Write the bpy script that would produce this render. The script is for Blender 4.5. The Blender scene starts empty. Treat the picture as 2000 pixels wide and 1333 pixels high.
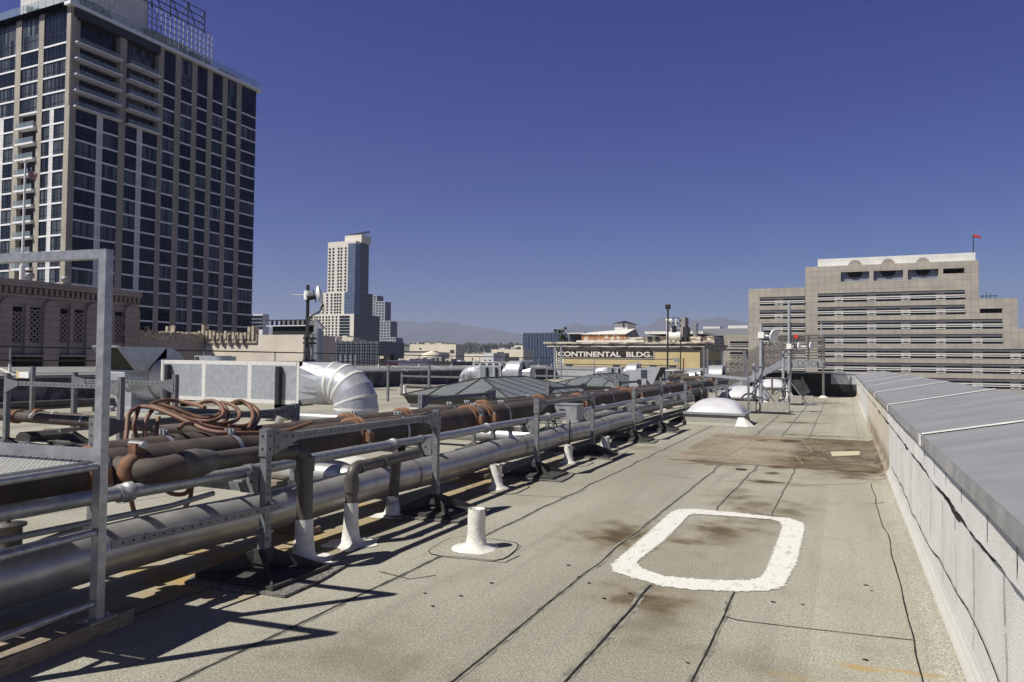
import bpy, math, random
from mathutils import Vector, Matrix, noise
R = math.radians
random.seed(7)
S = bpy.context.scene
COL = S.collection
# ---------------------------------------------------------------- camera
F, EYE = 1416.0, 1.6
def _n(v): return Vector(v).normalized()
_Y = _n((647, -45.5, -F)); _X = _n((3100, 2.5, F)); _X = (_X - _Y * _X.dot(_Y)).normalized(); _Z = _X.cross(_Y)
ROT = Matrix((_X, _Y, _Z))                      # camera -> world
cam = bpy.data.cameras.new('camera'); camo = bpy.data.objects.new('camera', cam); COL.objects.link(camo)
cam.sensor_width = 36; cam.lens = F / 2000 * 36; cam.clip_start = 0.05; cam.clip_end = 60000
camo.matrix_world = Matrix.Translation((0, 0, EYE)) @ ROT.to_4x4()
S.camera = camo
# ---------------------------------------------------------------- sky, sun, exposure
SUNV = Vector((0.50, 0.615, -1.0)).normalized()
ELEV = math.asin(-SUNV.z); AZ = math.atan2(-SUNV.x, -SUNV.y)
w = bpy.data.worlds.new("World"); S.world = w; w.use_nodes = True
nt = w.node_tree; nt.nodes.clear()
sky = nt.nodes.new('ShaderNodeTexSky'); sky.sky_type = 'NISHITA'; sky.sun_disc = False
sky.sun_elevation = ELEV; sky.sun_rotation = AZ
sky.altitude = 100; sky.air_density = 1.0; sky.dust_density = 0.6; sky.ozone_density = 5.0
sep = nt.nodes.new('ShaderNodeSeparateColor'); com = nt.nodes.new('ShaderNodeCombineColor'); nt.links.new(sky.outputs[0], sep.inputs[0])
for i, (g_, k_) in enumerate(((1.6, .235), (1.78, .160), (1.0, .90))):
    pw = nt.nodes.new('ShaderNodeMath'); pw.operation = 'POWER'; pw.inputs[1].default_value = g_; ml = nt.nodes.new('ShaderNodeMath'); ml.operation = 'MULTIPLY'; ml.inputs[1].default_value = k_
    nt.links.new(sep.outputs[i], pw.inputs[0]); mn = nt.nodes.new('ShaderNodeMath'); mn.operation = 'MINIMUM'; mn.inputs[1].default_value = (2.3, 3.4, 6.2)[i]; nt.links.new(pw.outputs[0], ml.inputs[0]); nt.links.new(ml.outputs[0], mn.inputs[0]); nt.links.new(mn.outputs[0], com.inputs[i])
tcw = nt.nodes.new('ShaderNodeTexCoord'); spw = nt.nodes.new('ShaderNodeSeparateXYZ'); nt.links.new(tcw.outputs['Generated'], spw.inputs[0])
zr = nt.nodes.new('ShaderNodeMapRange'); zr.interpolation_type = 'SMOOTHSTEP'      # dims the sky above the view so shadows get less fill
for i, v in enumerate((.45, .80, 1.0, .12)): zr.inputs[i + 1].default_value = v
nt.links.new(spw.outputs[2], zr.inputs[0])
zm_ = nt.nodes.new('ShaderNodeMixRGB'); zm_.blend_type = 'MULTIPLY'; zm_.inputs[0].default_value = 1; nt.links.new(com.outputs[0], zm_.inputs[1]); nt.links.new(zr.outputs[0], zm_.inputs[2])
bg = nt.nodes.new('ShaderNodeBackground'); bg.inputs[1].default_value = 0.055
wo = nt.nodes.new('ShaderNodeOutputWorld')
nt.links.new(zm_.outputs[0], bg.inputs[0]); nt.links.new(bg.outputs[0], wo.inputs[0])
sl = bpy.data.lights.new('sun', 'SUN'); sl.energy = 5.0; sl.angle = R(0.5); sl.color = (1.0, 0.955, 0.86)
so = bpy.data.objects.new('sun', sl); COL.objects.link(so); so.rotation_euler = SUNV.to_track_quat('-Z', 'Y').to_euler()
vs = S.view_settings; vs.view_transform = 'Standard'; vs.look = 'None'; vs.gamma = 1; vs.exposure = 0.35
S.cycles.max_bounces = 6; S.cycles.transparent_max_bounces = 8

# ---------------------------------------------------------------- pixel -> world helpers (used only to read positions off the survey photo)
def ray(px, py): return ROT @ Vector((px - 1000, -(py - 666.5), -F))
EY = Vector((0, 0, EYE))
def onZ(px, py, z=0): d = ray(px, py); return d * ((z - EYE) / d.z) + EY
def onY(px, py, y): d = ray(px, py); return d * (y / d.y) + EY
def onX(px, py, x): d = ray(px, py); return d * (x / d.x) + EY

# ---------------------------------------------------------------- materials
def mat(name, col, rough=0.7, metal=0.0, col2=None, scale=4.0, amt=1.0, bump=0.0, bscale=60.0, detail=4, stretch=None, spec=0.5, lo=.35, hi=.65, coord='Object'):
    m = bpy.data.materials.new(name); m.use_nodes = True
    t = m.node_tree; b = t.nodes['Principled BSDF']
    b.inputs['Base Color'].default_value = (*col, 1); b.inputs['Roughness'].default_value = rough
    b.inputs['Metallic'].default_value = metal; b.inputs['Specular IOR Level'].default_value = spec
    tc = t.nodes.new('ShaderNodeTexCoord'); src = tc.outputs[coord]
    if stretch:
        mp = t.nodes.new('ShaderNodeMapping'); mp.inputs['Scale'].default_value = stretch
        t.links.new(src, mp.inputs[0]); src2 = mp.outputs[0]
    else: src2 = src
    if col2:
        n = t.nodes.new('ShaderNodeTexNoise'); n.inputs['Scale'].default_value = scale; n.inputs['Detail'].default_value = detail
        t.links.new(src2, n.inputs['Vector'])
        r = t.nodes.new('ShaderNodeMapRange'); r.inputs[1].default_value = lo; r.inputs[2].default_value = hi; r.inputs[4].default_value = amt
        t.links.new(n.outputs[0], r.inputs[0])
        mx = t.nodes.new('ShaderNodeMixRGB'); mx.inputs[1].default_value = (*col, 1); mx.inputs[2].default_value = (*col2, 1)
        t.links.new(r.outputs[0], mx.inputs[0]); t.links.new(mx.outputs[0], b.inputs['Base Color'])
    if bump:
        n2 = t.nodes.new('ShaderNodeTexNoise'); n2.inputs['Scale'].default_value = bscale; n2.inputs['Detail'].default_value = 3
        t.links.new(src, n2.inputs['Vector'])
        bp = t.nodes.new('ShaderNodeBump'); bp.inputs['Strength'].default_value = bump; bp.inputs['Distance'].default_value = .02
        t.links.new(n2.outputs[0], bp.inputs['Height']); t.links.new(bp.outputs[0], b.inputs['Normal'])
    return m
def tiles(name, col, mortar, bw, bh, axis='x', rough=.8, off=.5, ms=.02, var=.92, col2=None):
    """masonry joints: brick texture in the wall plane (axis = the wall's horizontal axis)"""
    m = mat(name, col, rough); t = m.node_tree; b = t.nodes['Principled BSDF']
    g = t.nodes.new('ShaderNodeNewGeometry'); sp = t.nodes.new('ShaderNodeSeparateXYZ'); cb = t.nodes.new('ShaderNodeCombineXYZ')
    t.links.new(g.outputs['Position'], sp.inputs[0])
    if axis == 'xy':
        ad = t.nodes.new('ShaderNodeMath'); ad.operation = 'ADD'; t.links.new(sp.outputs[0], ad.inputs[0]); t.links.new(sp.outputs[1], ad.inputs[1]); t.links.new(ad.outputs[0], cb.inputs[0])
    else: t.links.new(sp.outputs[0 if axis == 'x' else 1], cb.inputs[0])
    t.links.new(sp.outputs[2], cb.inputs[1])
    br = t.nodes.new('ShaderNodeTexBrick'); br.offset = off; br.inputs['Scale'].default_value = 1
    br.inputs['Color1'].default_value = (*col, 1); br.inputs['Color2'].default_value = (*(col2 or [c * var for c in col]), 1); br.inputs['Mortar'].default_value = (*mortar, 1)
    br.inputs['Mortar Size'].default_value = ms; br.inputs['Brick Width'].default_value = bw; br.inputs['Row Height'].default_value = bh; br.inputs['Mortar Smooth'].default_value = .3
    t.links.new(cb.outputs[0], br.inputs['Vector'])
    n = t.nodes.new('ShaderNodeTexNoise'); n.inputs['Scale'].default_value = .35; n.inputs['Detail'].default_value = 6; t.links.new(g.outputs['Position'], n.inputs['Vector'])
    r = t.nodes.new('ShaderNodeMapRange'); r.inputs[1].default_value = .3; r.inputs[2].default_value = .7; r.inputs[3].default_value = .84; r.inputs[4].default_value = 1.08; t.links.new(n.outputs[0], r.inputs[0])
    mx = t.nodes.new('ShaderNodeMixRGB'); mx.blend_type = 'MULTIPLY'; mx.inputs[0].default_value = 1
    t.links.new(br.outputs[0], mx.inputs[1]); t.links.new(r.outputs[0], mx.inputs[2]); t.links.new(mx.outputs[0], b.inputs['Base Color'])
    return m
def glass(name, col, col2, rough=.08, axis='xy', bw=1.0, bh=3.1, spec=.6):
    m = tiles(name, col, col, bw, bh, axis, rough, 0.0, 0.0, col2=col2); b = m.node_tree.nodes['Principled BSDF']
    b.inputs['Specular IOR Level'].default_value = spec
    return m
M = {}
M['galv'] = mat('galvanised_steel', (.30, .31, .33), .42, .55, (.42, .43, .45), 22, bump=.05, bscale=200)
M['galv_matt'] = mat('galvanised_matt', (.34, .35, .37), .5, .3, (.24, .25, .27), 9)
M['zinc'] = mat('zinc_bracket', (.22, .225, .24), .5, .3, (.15, .155, .165), 14, detail=8)
M['alu'] = mat('aluminium_jacket', (.56, .555, .54), .40, .6, (.44, .435, .42), 5, bump=.25, bscale=6)
M['duct'] = mat('duct_sheet', (.46, .475, .51), .40, .35, (.37, .385, .42), 7, bump=.04, bscale=6)
M['duct_dark'] = mat('duct_shaded_paint', (.20, .22, .26), .5, .3, (.27, .29, .33), 3)  # darker duct copy with shade and grime in its colour; dark panels share it
M['sealant'] = mat('white_sealant', (.66, .65, .62), .6, 0, (.50, .49, .46), 9, .6, bump=.25, bscale=40)
M['whitepaint'] = mat('white_paint', (.70, .69, .65), .6, 0, (.50, .485, .44), 14, .7, bump=.3, bscale=50)
M['rust'] = mat('rusty_pipe', (.086, .065, .055), .75, 0, (.046, .036, .031), 5, detail=8, bump=.12, bscale=120)
M['rust_bright'] = mat('orange_coupling', (.22, .105, .055), .8, 0, (.12, .065, .04), 18, bump=.2, bscale=90)
M['darkpipe'] = mat('dark_pipe', (.060, .055, .050), .5, .1, (.10, .09, .082), 7, detail=8, bump=.08)
M['greypipe'] = mat('greyed_fitting', (.13, .125, .11), .6, .1, (.07, .065, .06), 9)
M['hose'] = mat('rubber_hose', (.20, .105, .066), .6, 0, (.14, .072, .046), 9)
M['rubber'] = mat('black_rubber', (.030, .030, .031), .7, 0, (.055, .053, .05), 12)
M['padmat'] = mat('granule_scrap', (.07, .068, .064), .95, 0, (.26, .25, .23), 40, bump=.8, bscale=90)
M['steel_dark'] = mat('dark_steel', (.035, .036, .042), .5, .3)
M['hole'] = mat('hole_black', (.006, .006, .006), .9)
M['black'] = mat('black_void', (.012, .012, .013), .8)
M['mesh'] = mat('insect_mesh', (.018, .018, .016), .8, 0, (.04, .04, .035), 60)
M['coping'] = mat('coping_metal', (.195, .20, .215), .6, 0, (.245, .25, .262), 1.6, detail=9, stretch=(.9, 1.8, 1), bump=.07, bscale=2.2, spec=.25)
M['coping_lip'] = mat('coping_lip', (.22, .222, .228), .6, .1, (.32, .318, .31), 5, detail=8)
M['coping_far'] = mat('coping_far_metal', (.24, .24, .235), .6, .1, (.28, .28, .275), 2)
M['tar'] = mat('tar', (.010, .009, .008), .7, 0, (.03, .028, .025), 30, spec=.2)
M['brownpatch'] = mat('ponding_patch', (.150, .122, .088), .75, 0, (.235, .20, .155), 1.1, detail=8, bump=.1, bscale=50, lo=.42, hi=.58, coord='Object')
M['domewhite'] = mat('acrylic_dome', (.54, .54, .575), .28, 0, (.48, .48, .515), 3)
M['curb'] = mat('curb_membrane', (.32, .31, .27), .9, 0, (.24, .235, .21), 30, bump=.3, bscale=150)
M['skyglass'] = mat('wired_glass_panel', (.14, .155, .152), .35, 0, (.175, .188, .185), 2, spec=.4)
M['skybar'] = mat('skylight_bar', (.06, .065, .062), .5, .2)
M['block'] = mat('concrete_block', (.36, .34, .30), .9, 0, (.28, .265, .24), 12, bump=.3)
M['wood'] = mat('weathered_wood', (.16, .13, .10), .9, 0, (.27, .23, .17), 5, stretch=(20, 1.5, 20), bump=.4, bscale=30)
M['plate'] = mat('tread_plate', (.50, .50, .47), .45, .3, (.42, .42, .40), 8)
M['platebump'] = mat('tread_lug', (.20, .20, .19), .5, .3)
M['shadewall'] = mat('shade_black', (.022, .022, .024), .8, 0, (.05, .05, .055), 2)
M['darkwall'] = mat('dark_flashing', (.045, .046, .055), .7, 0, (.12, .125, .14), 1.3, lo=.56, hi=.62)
M['silverpaint'] = mat('silver_roof_paint', (.40, .41, .44), .6, 0, (.30, .31, .33), 3)
M['brownstair'] = mat('taupe_rail_paint', (.15, .135, .125), .6, 0, (.11, .10, .09), 3)
M['leaf'] = mat('leaves', (.035, .065, .022), .7, 0, (.07, .11, .035), 3)
M['leaf_dark'] = mat('leaves_dark', (.030, .040, .026), .8, 0, (.055, .065, .04), 1)
M['bark'] = mat('bark', (.07, .055, .04), .9)
M['red'] = mat('red_paint', (.55, .03, .03), .6)
M['white'] = mat('white_enamel', (.78, .78, .75), .4)
M['cream'] = mat('cream_paint', (.66, .60, .48), .8, 0, (.58, .52, .41), .3)
M['rubberband'] = mat('strap_zinc', (.36, .37, .40), .45, .4)
M['conc_white'] = mat('white_panel', (.60, .60, .61), .7, 0, (.52, .52, .53), .2)

def roof_material(patch=False):
    m = bpy.data.materials.new('ponding_patch' if patch else 'granule_cap_sheet'); m.use_nodes = True; t = m.node_tree; b = t.nodes['Principled BSDF']
    b.inputs['Roughness'].default_value = .95; b.inputs['Specular IOR Level'].default_value = .15
    g = t.nodes.new('ShaderNodeNewGeometry'); P = g.outputs['Position']
    def noi(scale, detail=4, vec=P, rough=.5):
        n = t.nodes.new('ShaderNodeTexNoise'); n.inputs['Scale'].default_value = scale; n.inputs['Detail'].default_value = detail; n.inputs['Roughness'].default_value = rough
        t.links.new(vec, n.inputs['Vector']); return n.outputs[0]
    def rng(x, a, c, lo, hi):
        r = t.nodes.new('ShaderNodeMapRange'); r.interpolation_type = 'SMOOTHSTEP'
        for i, v in enumerate((a, c, lo, hi)): r.inputs[i + 1].default_value = v
        t.links.new(x, r.inputs[0]); return r.outputs[0]
    def mixc(f, c1, c2, mode='MIX'):
        n = t.nodes.new('ShaderNodeMixRGB'); n.blend_type = mode
        for i, v in enumerate((f, c1, c2)):
            if isinstance(v, (int, float)): n.inputs[i].default_value = v
            elif isinstance(v, tuple): n.inputs[i].default_value = (*v, 1)
            else: t.links.new(v, n.inputs[i])
        return n.outputs[0]
    mp = t.nodes.new('ShaderNodeMapping'); mp.inputs['Scale'].default_value = (1.6, .28, 1); t.links.new(P, mp.inputs[0])
    c = mixc(rng(noi(.55, 8, mp.outputs[0]), .36, .66, 0, 1), (.345, .333, .280), (.278, .266, .220))
    rl = t.nodes.new('ShaderNodeSeparateXYZ'); t.links.new(P, rl.inputs[0]); fl = t.nodes.new('ShaderNodeMath'); fl.operation = 'FLOOR'; ad0 = t.nodes.new('ShaderNodeMath'); ad0.operation = 'ADD'; ad0.inputs[1].default_value = .17
    t.links.new(rl.outputs[0], ad0.inputs[0]); t.links.new(ad0.outputs[0], fl.inputs[0]); wh = t.nodes.new('ShaderNodeTexWhiteNoise'); wh.noise_dimensions = '1D'; t.links.new(fl.outputs[0], wh.inputs['W'])
    c = mixc(1.0, c, rng(wh.outputs[0], 0, 1, .90, 1.06), 'MULTIPLY')
    mq = t.nodes.new('ShaderNodeMapping'); mq.inputs['Scale'].default_value = (7, .5, 1); t.links.new(P, mq.inputs[0])
    c = mixc(rng(noi(.8, 6, mq.outputs[0], .6), .5, .75, 0, .40), c, (.19, .18, .155))
    c = mixc(rng(noi(.35, 5, P, .5), .55, .7, 0, .35), c, (.39, .385, .34))
    c = mixc(rng(noi(1.7, 8, P, .6), .52, .74, 0, .5), c, (.225, .208, .168))
    c = mixc(rng(noi(6, 6, P, .6), .57, .75, 0, .35), c, (.20, .19, .17))
    if patch:
        c = mixc(rng(noi(.9, 8, P, .55), .38, .62, 0, 1), (.190, .160, .118), (.275, .240, .185))
        c = mixc(rng(rl.outputs[0], -.98, -.62, 0, .85), c, mixc(rng(noi(1.4, 7, P, .55), .42, .6, 0, 1), (.062, .050, .036), (.14, .118, .09)))
        w1 = t.nodes.new('ShaderNodeTexNoise'); w1.inputs['Scale'].default_value = .75; w1.inputs['Detail'].default_value = 5; t.links.new(P, w1.inputs['Vector'])
        for lv in (.43, .50, .56):      # tide lines left by drying puddles
            sb = t.nodes.new('ShaderNodeMath'); sb.operation = 'SUBTRACT'; sb.inputs[1].default_value = lv; t.links.new(w1.outputs[0], sb.inputs[0])
            ab = t.nodes.new('ShaderNodeMath'); ab.operation = 'ABSOLUTE'; t.links.new(sb.outputs[0], ab.inputs[0])
            c = mixc(rng(ab.outputs[0], .0, .010, .45, 0), c, (.36, .32, .245))
    # granules
    c = mixc(1.0, c, rng(noi(85, 2, P, .7), .3, .7, .62, 1.36), 'MULTIPLY')
    c = mixc(1.0, c, rng(noi(24, 3, P, .7), .3, .7, .92, 1.08), 'MULTIPLY')
    # grime stains of their own shape: (x, y, rx, ry, strength)
    st = []
    for px, py, rx, ry, s in [(1215, 1048, .36, .42, 1.0), (1212, 1046, .6, .8, .35), (1400, 1036, .26, .36, .75), (1340, 1062, .28, .14, .7), (1405, 1045, .5, .8, .3), (1262, 1165, .36, .28, .95), 
                              (1385, 905, .7, .5, .5), (1470, 985, .5, .45, .45), (1440, 965, .35, .6, .35), (1560, 826, .8, .45, .75), (1600, 852, 1.2, .3, .6), (1545, 862, .6, .4, 1.0), (1560, 900, .35, .5, .8), (1490, 861, .3, .18, .8), (1590, 868, .2, .12, .8), (1622, 882, .16, .12, .9), (1520, 912, .22, .25, .95), (1512, 925, .16, .14, .95), (1515, 943, .5, .18, .9), (1560, 914, .3, .1, .6), (1670, 925, .8, .9, .65), (1650, 868, .7, .7, .55), (1480, 1010, .4, .7, .3), (1270, 1215, .25, .6, .3),
                              (1560, 790, .9, .5, .5), (1610, 786, .8, .4, .6), (1590, 770, 1.2, .7, .45), (1530, 1000, .35, .7, .3), 
                              (700, 1290, .8, .4, .2), (1240, 875, .7, .4, .35), (1480, 1300, .5, .35, .15)]:
        p = onZ(px, py); st.append((p.x, p.y, rx, ry, s, (.050, .038, .024)))
    st.append((-4.2, 6.5, .42, 7.0, .75, (.30, .22, .105)))
    for px, py, rx, ry, s in [(1690, 1306, .16, .05, .9), (1765, 1312, .2, .035, .7), (1540, 1322, .14, .06, .25), (340, 1125, .9, .25, .75), (560, 1045, .8, .25, .75), (700, 985, .9, .25, .7), (860, 935, 1.2, .3, .7), (930, 920, .9, .3, .6), (450, 1085, .8, .25, .7)]:
        p = onZ(px, py); st.append((p.x, p.y, rx, ry, s, (.36, .24, .085)))
    wn = t.nodes.new('ShaderNodeTexNoise'); wn.inputs['Scale'].default_value = 3.5; wn.inputs['Detail'].default_value = 6; t.links.new(P, wn.inputs['Vector'])
    for x, y, rx, ry, s, sc in st:
        a = t.nodes.new('ShaderNodeVectorMath'); a.operation = 'SUBTRACT'; a.inputs[1].default_value = (x, y, 0); t.links.new(P, a.inputs[0])
        q = t.nodes.new('ShaderNodeVectorMath'); q.operation = 'MULTIPLY'; q.inputs[1].default_value = (1 / rx, 1 / ry, 0); t.links.new(a.outputs[0], q.inputs[0])
        l = t.nodes.new('ShaderNodeVectorMath'); l.operation = 'LENGTH'; t.links.new(q.outputs[0], l.inputs[0])
        ad = t.nodes.new('ShaderNodeMath'); ad.operation = 'MULTIPLY_ADD'; ad.inputs[1].default_value = 2.6; t.links.new(wn.outputs[0], ad.inputs[0]); t.links.new(l.outputs['Value'], ad.inputs[2])
        if sc[0] < .1:
            c = mixc(rng(ad.outputs[0], 1.25, 2.8, s * .9, 0), c, (.185, .140, .085)); c = mixc(rng(ad.outputs[0], 1.3, 2.15, s, 0), c, sc)
        else: c = mixc(rng(ad.outputs[0], 1.35, 2.5, s, 0), c, sc)
    t.links.new(c, b.inputs['Base Color'])
    bp = t.nodes.new('ShaderNodeBump'); bp.inputs['Strength'].default_value = .45; bp.inputs['Distance'].default_value = .006
    t.links.new(noi(110, 3), bp.inputs['Height'])
    bp2 = t.nodes.new('ShaderNodeBump'); bp2.inputs['Strength'].default_value = .5; bp2.inputs['Distance'].default_value = .03
    t.links.new(noi(1.2, 4, mp.outputs[0]), bp2.inputs['Height']); t.links.new(bp.outputs[0], bp2.inputs['Normal']); t.links.new(bp2.outputs[0], b.inputs['Normal'])
    return m
M['roof'] = roof_material(); M['brownpatch'] = roof_material(True)
def wall_material():
    m = mat('white_granule_wall', (.52, .515, .50), .95, spec=.15); t = m.node_tree; b = t.nodes['Principled BSDF']
    g = t.nodes.new('ShaderNodeNewGeometry'); P = g.outputs['Position']; sp = t.nodes.new('ShaderNodeSeparateXYZ'); t.links.new(P, sp.inputs[0])
    def noi(scale, d=5, st=None):
        n = t.nodes.new('ShaderNodeTexNoise'); n.inputs['Scale'].default_value = scale; n.inputs['Detail'].default_value = d
        if st:
            mp = t.nodes.new('ShaderNodeMapping'); mp.inputs['Scale'].default_value = st; t.links.new(P, mp.inputs[0]); t.links.new(mp.outputs[0], n.inputs['Vector'])
        else: t.links.new(P, n.inputs['Vector'])
        return n.outputs[0]
    def rng(x, a, c, lo, hi):
        r = t.nodes.new('ShaderNodeMapRange'); r.interpolation_type = 'SMOOTHSTEP'
        for i, v in enumerate((a, c, lo, hi)): r.inputs[i + 1].default_value = v
        t.links.new(x, r.inputs[0]); return r.outputs[0]
    def mx(f, a, c, mode='MIX'):
        n = t.nodes.new('ShaderNodeMixRGB'); n.blend_type = mode
        for i, v in enumerate((f, a, c)):
            if isinstance(v, (int, float)): n.inputs[i].default_value = v
            elif isinstance(v, tuple): n.inputs[i].default_value = (*v, 1)
            else: t.links.new(v, n.inputs[i])
        return n.outputs[0]
    def mul(a, c):
        n = t.nodes.new('ShaderNodeMath'); n.operation = 'MULTIPLY'; t.links.new(a, n.inputs[0]); t.links.new(c, n.inputs[1]); return n.outputs[0]
    c = mx(rng(noi(2, 7), .4, .7, 0, .6), (.74, .74, .72), (.56, .555, .53))
    c = mx(rng(noi(70, 3), .3, .7, 0, .45), c, (.44, .43, .41))
    c = mx(rng(sp.outputs[2], .02, .20, .85, 0), c, (.38, .37, .33))
    # rust coloured run-off band of the ponding area
    band = mul(rng(sp.outputs[1], 11.6, 12.0, 0, 1), rng(sp.outputs[1], 19.5, 24, 1, 0))
    low = rng(noi(3, 5, (1, 3, .5)), .35, .6, .4, .95)
    c = mx(mul(band, low), c, (.60, .53, .40))
    c = mx(mul(mul(band, rng(sp.outputs[2], .12, .42, 1, 0)), rng(noi(7, 4, (1, 3, .4)), .35, .6, .3, 1)), c, (.17, .13, .085))
    far = rng(sp.outputs[1], 30, 38, 0, 1)
    c = mx(mul(far, rng(sp.outputs[2], .1, .5, .8, 0)), c, (.40, .33, .18))
    t.links.new(c, b.inputs['Base Color'])
    bp = t.nodes.new('ShaderNodeBump'); bp.inputs['Strength'].default_value = .5; bp.inputs['Distance'].default_value = .008; t.links.new(noi(90, 3), bp.inputs['Height']); t.links.new(bp.outputs[0], b.inputs['Normal'])
    return m
M['pwall'] = wall_material()

# ---------------------------------------------------------------- mesh builder
class MB:
    def __init__(s): s.v = []; s.f = []; s.m = []; s.s = []
    def add(s, vs, fs, m=0, sm=False):
        o = len(s.v); s.v += [tuple(p) for p in vs]
        for f in fs: s.f.append([i + o for i in f]); s.m.append(m); s.s.append(sm)
        return s
    def box(s, x0, x1, y0, y1, z0, z1, m=0):
        return s.add([(x, y, z) for z in (z0, z1) for y in (y0, y1) for x in (x0, x1)], [(0, 2, 3, 1), (4, 5, 7, 6), (0, 1, 5, 4), (2, 6, 7, 3), (0, 4, 6, 2), (1, 3, 7, 5)], m)
    def poly(s, pts, m=0): return s.add(pts, [list(range(len(pts)))], m)
    def prism(s, pts, d, m=0):
        n = len(pts); d = Vector(d); a = [Vector(p) for p in pts]; b = [p + d for p in a]
        return s.add(a + b, [list(range(n))[::-1], list(range(n, 2 * n))] + [(i, (i + 1) % n, n + (i + 1) % n, n + i) for i in range(n)], m)
    def beam(s, p, q, w, h, m=0, up=(0, 0, 1)):
        p = Vector(p); q = Vector(q); d = (q - p).normalized(); u = Vector(up)
        if abs(d.dot(u)) > .98: u = Vector((1, 0, 0))
        r = d.cross(u).normalized() * (w / 2); u = r.cross(d).normalized() * (h / 2)
        return s.add([p - r - u, p + r - u, p + r + u, p - r + u, q - r - u, q + r - u, q + r + u, q - r + u], [(3, 2, 1, 0), (4, 5, 6, 7), (0, 1, 5, 4), (1, 2, 6, 5), (2, 3, 7, 6), (3, 0, 4, 7)], m)
    def tube(s, pts, r, n=12, m=0, cap=True, m2=None):
        pts = [Vector(p) for p in pts]; k = len(pts); rs = r if isinstance(r, (list, tuple)) else [r] * k
        vs = []; nrm = None
        for i, p in enumerate(pts):
            d = (pts[min(i + 1, k - 1)] - pts[max(i - 1, 0)]).normalized()
            if nrm is None:
                a = Vector((0, 0, 1)) if abs(d.z) < .9 else Vector((1, 0, 0)); nrm = (a - d * a.dot(d)).normalized()
            else: nrm = (nrm - d * nrm.dot(d)).normalized()
            bn = d.cross(nrm)
            for j in range(n):
                t = 2 * math.pi * j / n; vs.append(p + (nrm * math.cos(t) + bn * math.sin(t)) * rs[i])
        fs = [(i * n + j, i * n + (j + 1) % n, (i + 1) * n + (j + 1) % n, (i + 1) * n + j) for i in range(k - 1) for j in range(n)]
        s.add(vs, fs, m, True)
        if cap: s.add(vs[:n], [list(range(n))[::-1]], m if m2 is None else m2); s.add(vs[-n:], [list(range(n))], m if m2 is None else m2)
        return s
    def lathe(s, c, prof, n=24, m=0, a0=0, a1=2 * math.pi):
        c = Vector(c); vs = []; k = len(prof)
        for i in range(n):
            t = a0 + (a1 - a0) * i / n
            for r, z in prof: vs.append(c + Vector((r * math.cos(t), r * math.sin(t), z)))
        return s.add(vs, [(i * k + j, ((i + 1) % n) * k + j, ((i + 1) % n) * k + j + 1, i * k + j + 1) for i in range(n) for j in range(k - 1)], m, True)
    def disc(s, c, nrm, r, n=8, m=0):
        c = Vector(c); nrm = Vector(nrm).normalized(); a = Vector((0, 0, 1)) if abs(nrm.z) < .9 else Vector((1, 0, 0))
        u = nrm.cross(a).normalized(); v = nrm.cross(u)
        return s.poly([c + (u * math.cos(2 * math.pi * j / n) + v * math.sin(2 * math.pi * j / n)) * r for j in range(n)], m)
    def build(s, name, mats, parent=None, kind=None):
        me = bpy.data.meshes.new(name); off = OFF.get(parent.name, Vector()) if parent else Vector()
        me.from_pydata([tuple(Vector(p) - off) for p in s.v], [], s.f)
        for mm in (mats if isinstance(mats, (list, tuple)) else [mats]): me.materials.append(M[mm] if isinstance(mm, str) else mm)
        me.polygons.foreach_set('material_index', s.m); me.polygons.foreach_set('use_smooth', s.s); me.update()
        o = bpy.data.objects.new(name, me); COL.objects.link(o)
        if parent: o.parent = parent
        OFF[o.name] = off
        if kind: o['kind'] = kind
        return o
OFF = {}
def thing(name, label, cat, loc=(0, 0, 0), group=None):
    o = bpy.data.objects.new(name, None); COL.objects.link(o); o.location = loc; o.empty_display_size = .3
    o['label'] = label; o['category'] = cat
    if group: o['group'] = group
    OFF[o.name] = Vector(loc); return o
def tag(o, label, cat, group=None):
    o['label'] = label; o['category'] = cat
    if group: o['group'] = group
    return o
def copy_tree(root, loc, label=None, rz=0, scale=None):
    r = root.copy(); COL.objects.link(r); r.location = loc; r.rotation_euler = (0, 0, rz)
    if scale: r.scale = scale
    if label: r['label'] = label
    for ch in list(root.children):
        c = ch.copy(); COL.objects.link(c); c.parent = r
        for g in list(ch.children): d = g.copy(); COL.objects.link(d); d.parent = c
    return r
def arc(c, r, a0, a1, n, u, v):
    c = Vector(c); u = Vector(u); v = Vector(v)
    return [c + u * (r * math.cos(a0 + (a1 - a0) * i / n)) + v * (r * math.sin(a0 + (a1 - a0) * i / n)) for i in range(n + 1)]
def elbow_path(pts, r, n=6):
    """polyline with rounded corners of radius r"""
    pts = [Vector(p) for p in pts]; out = [pts[0]]
    for i in range(1, len(pts) - 1):
        a = (pts[i - 1] - pts[i]).normalized(); b = (pts[i + 1] - pts[i]).normalized()
        p0 = pts[i] + a * r; p1 = pts[i] + b * r
        for k in range(n + 1):
            t = k / n; out.append(p0 * (1 - t) ** 2 + pts[i] * 2 * t * (1 - t) + p1 * t * t)
    out.append(pts[-1]); return out
class Parts:
    """windows of one building: the 100 largest become parts, the rest one part"""
    def __init__(s, root, name, mats): s.r = root; s.n = name; s.m = mats; s.l = []
    def add(s, mb, size): s.l.append((size, mb))
    def done(s, cap=100):
        s.l.sort(key=lambda a: -a[0])
        for _, mb in s.l[:cap]: mb.build(s.n, s.m, s.r)
        if len(s.l) > cap:
            a = MB()
            for _, mb in s.l[cap:]:
                o = len(a.v); a.v += mb.v; a.f += [[i + o for i in f] for f in mb.f]; a.m += mb.m; a.s += mb.s
            a.build(s.n, s.m, s.r, 'stuff')
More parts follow.
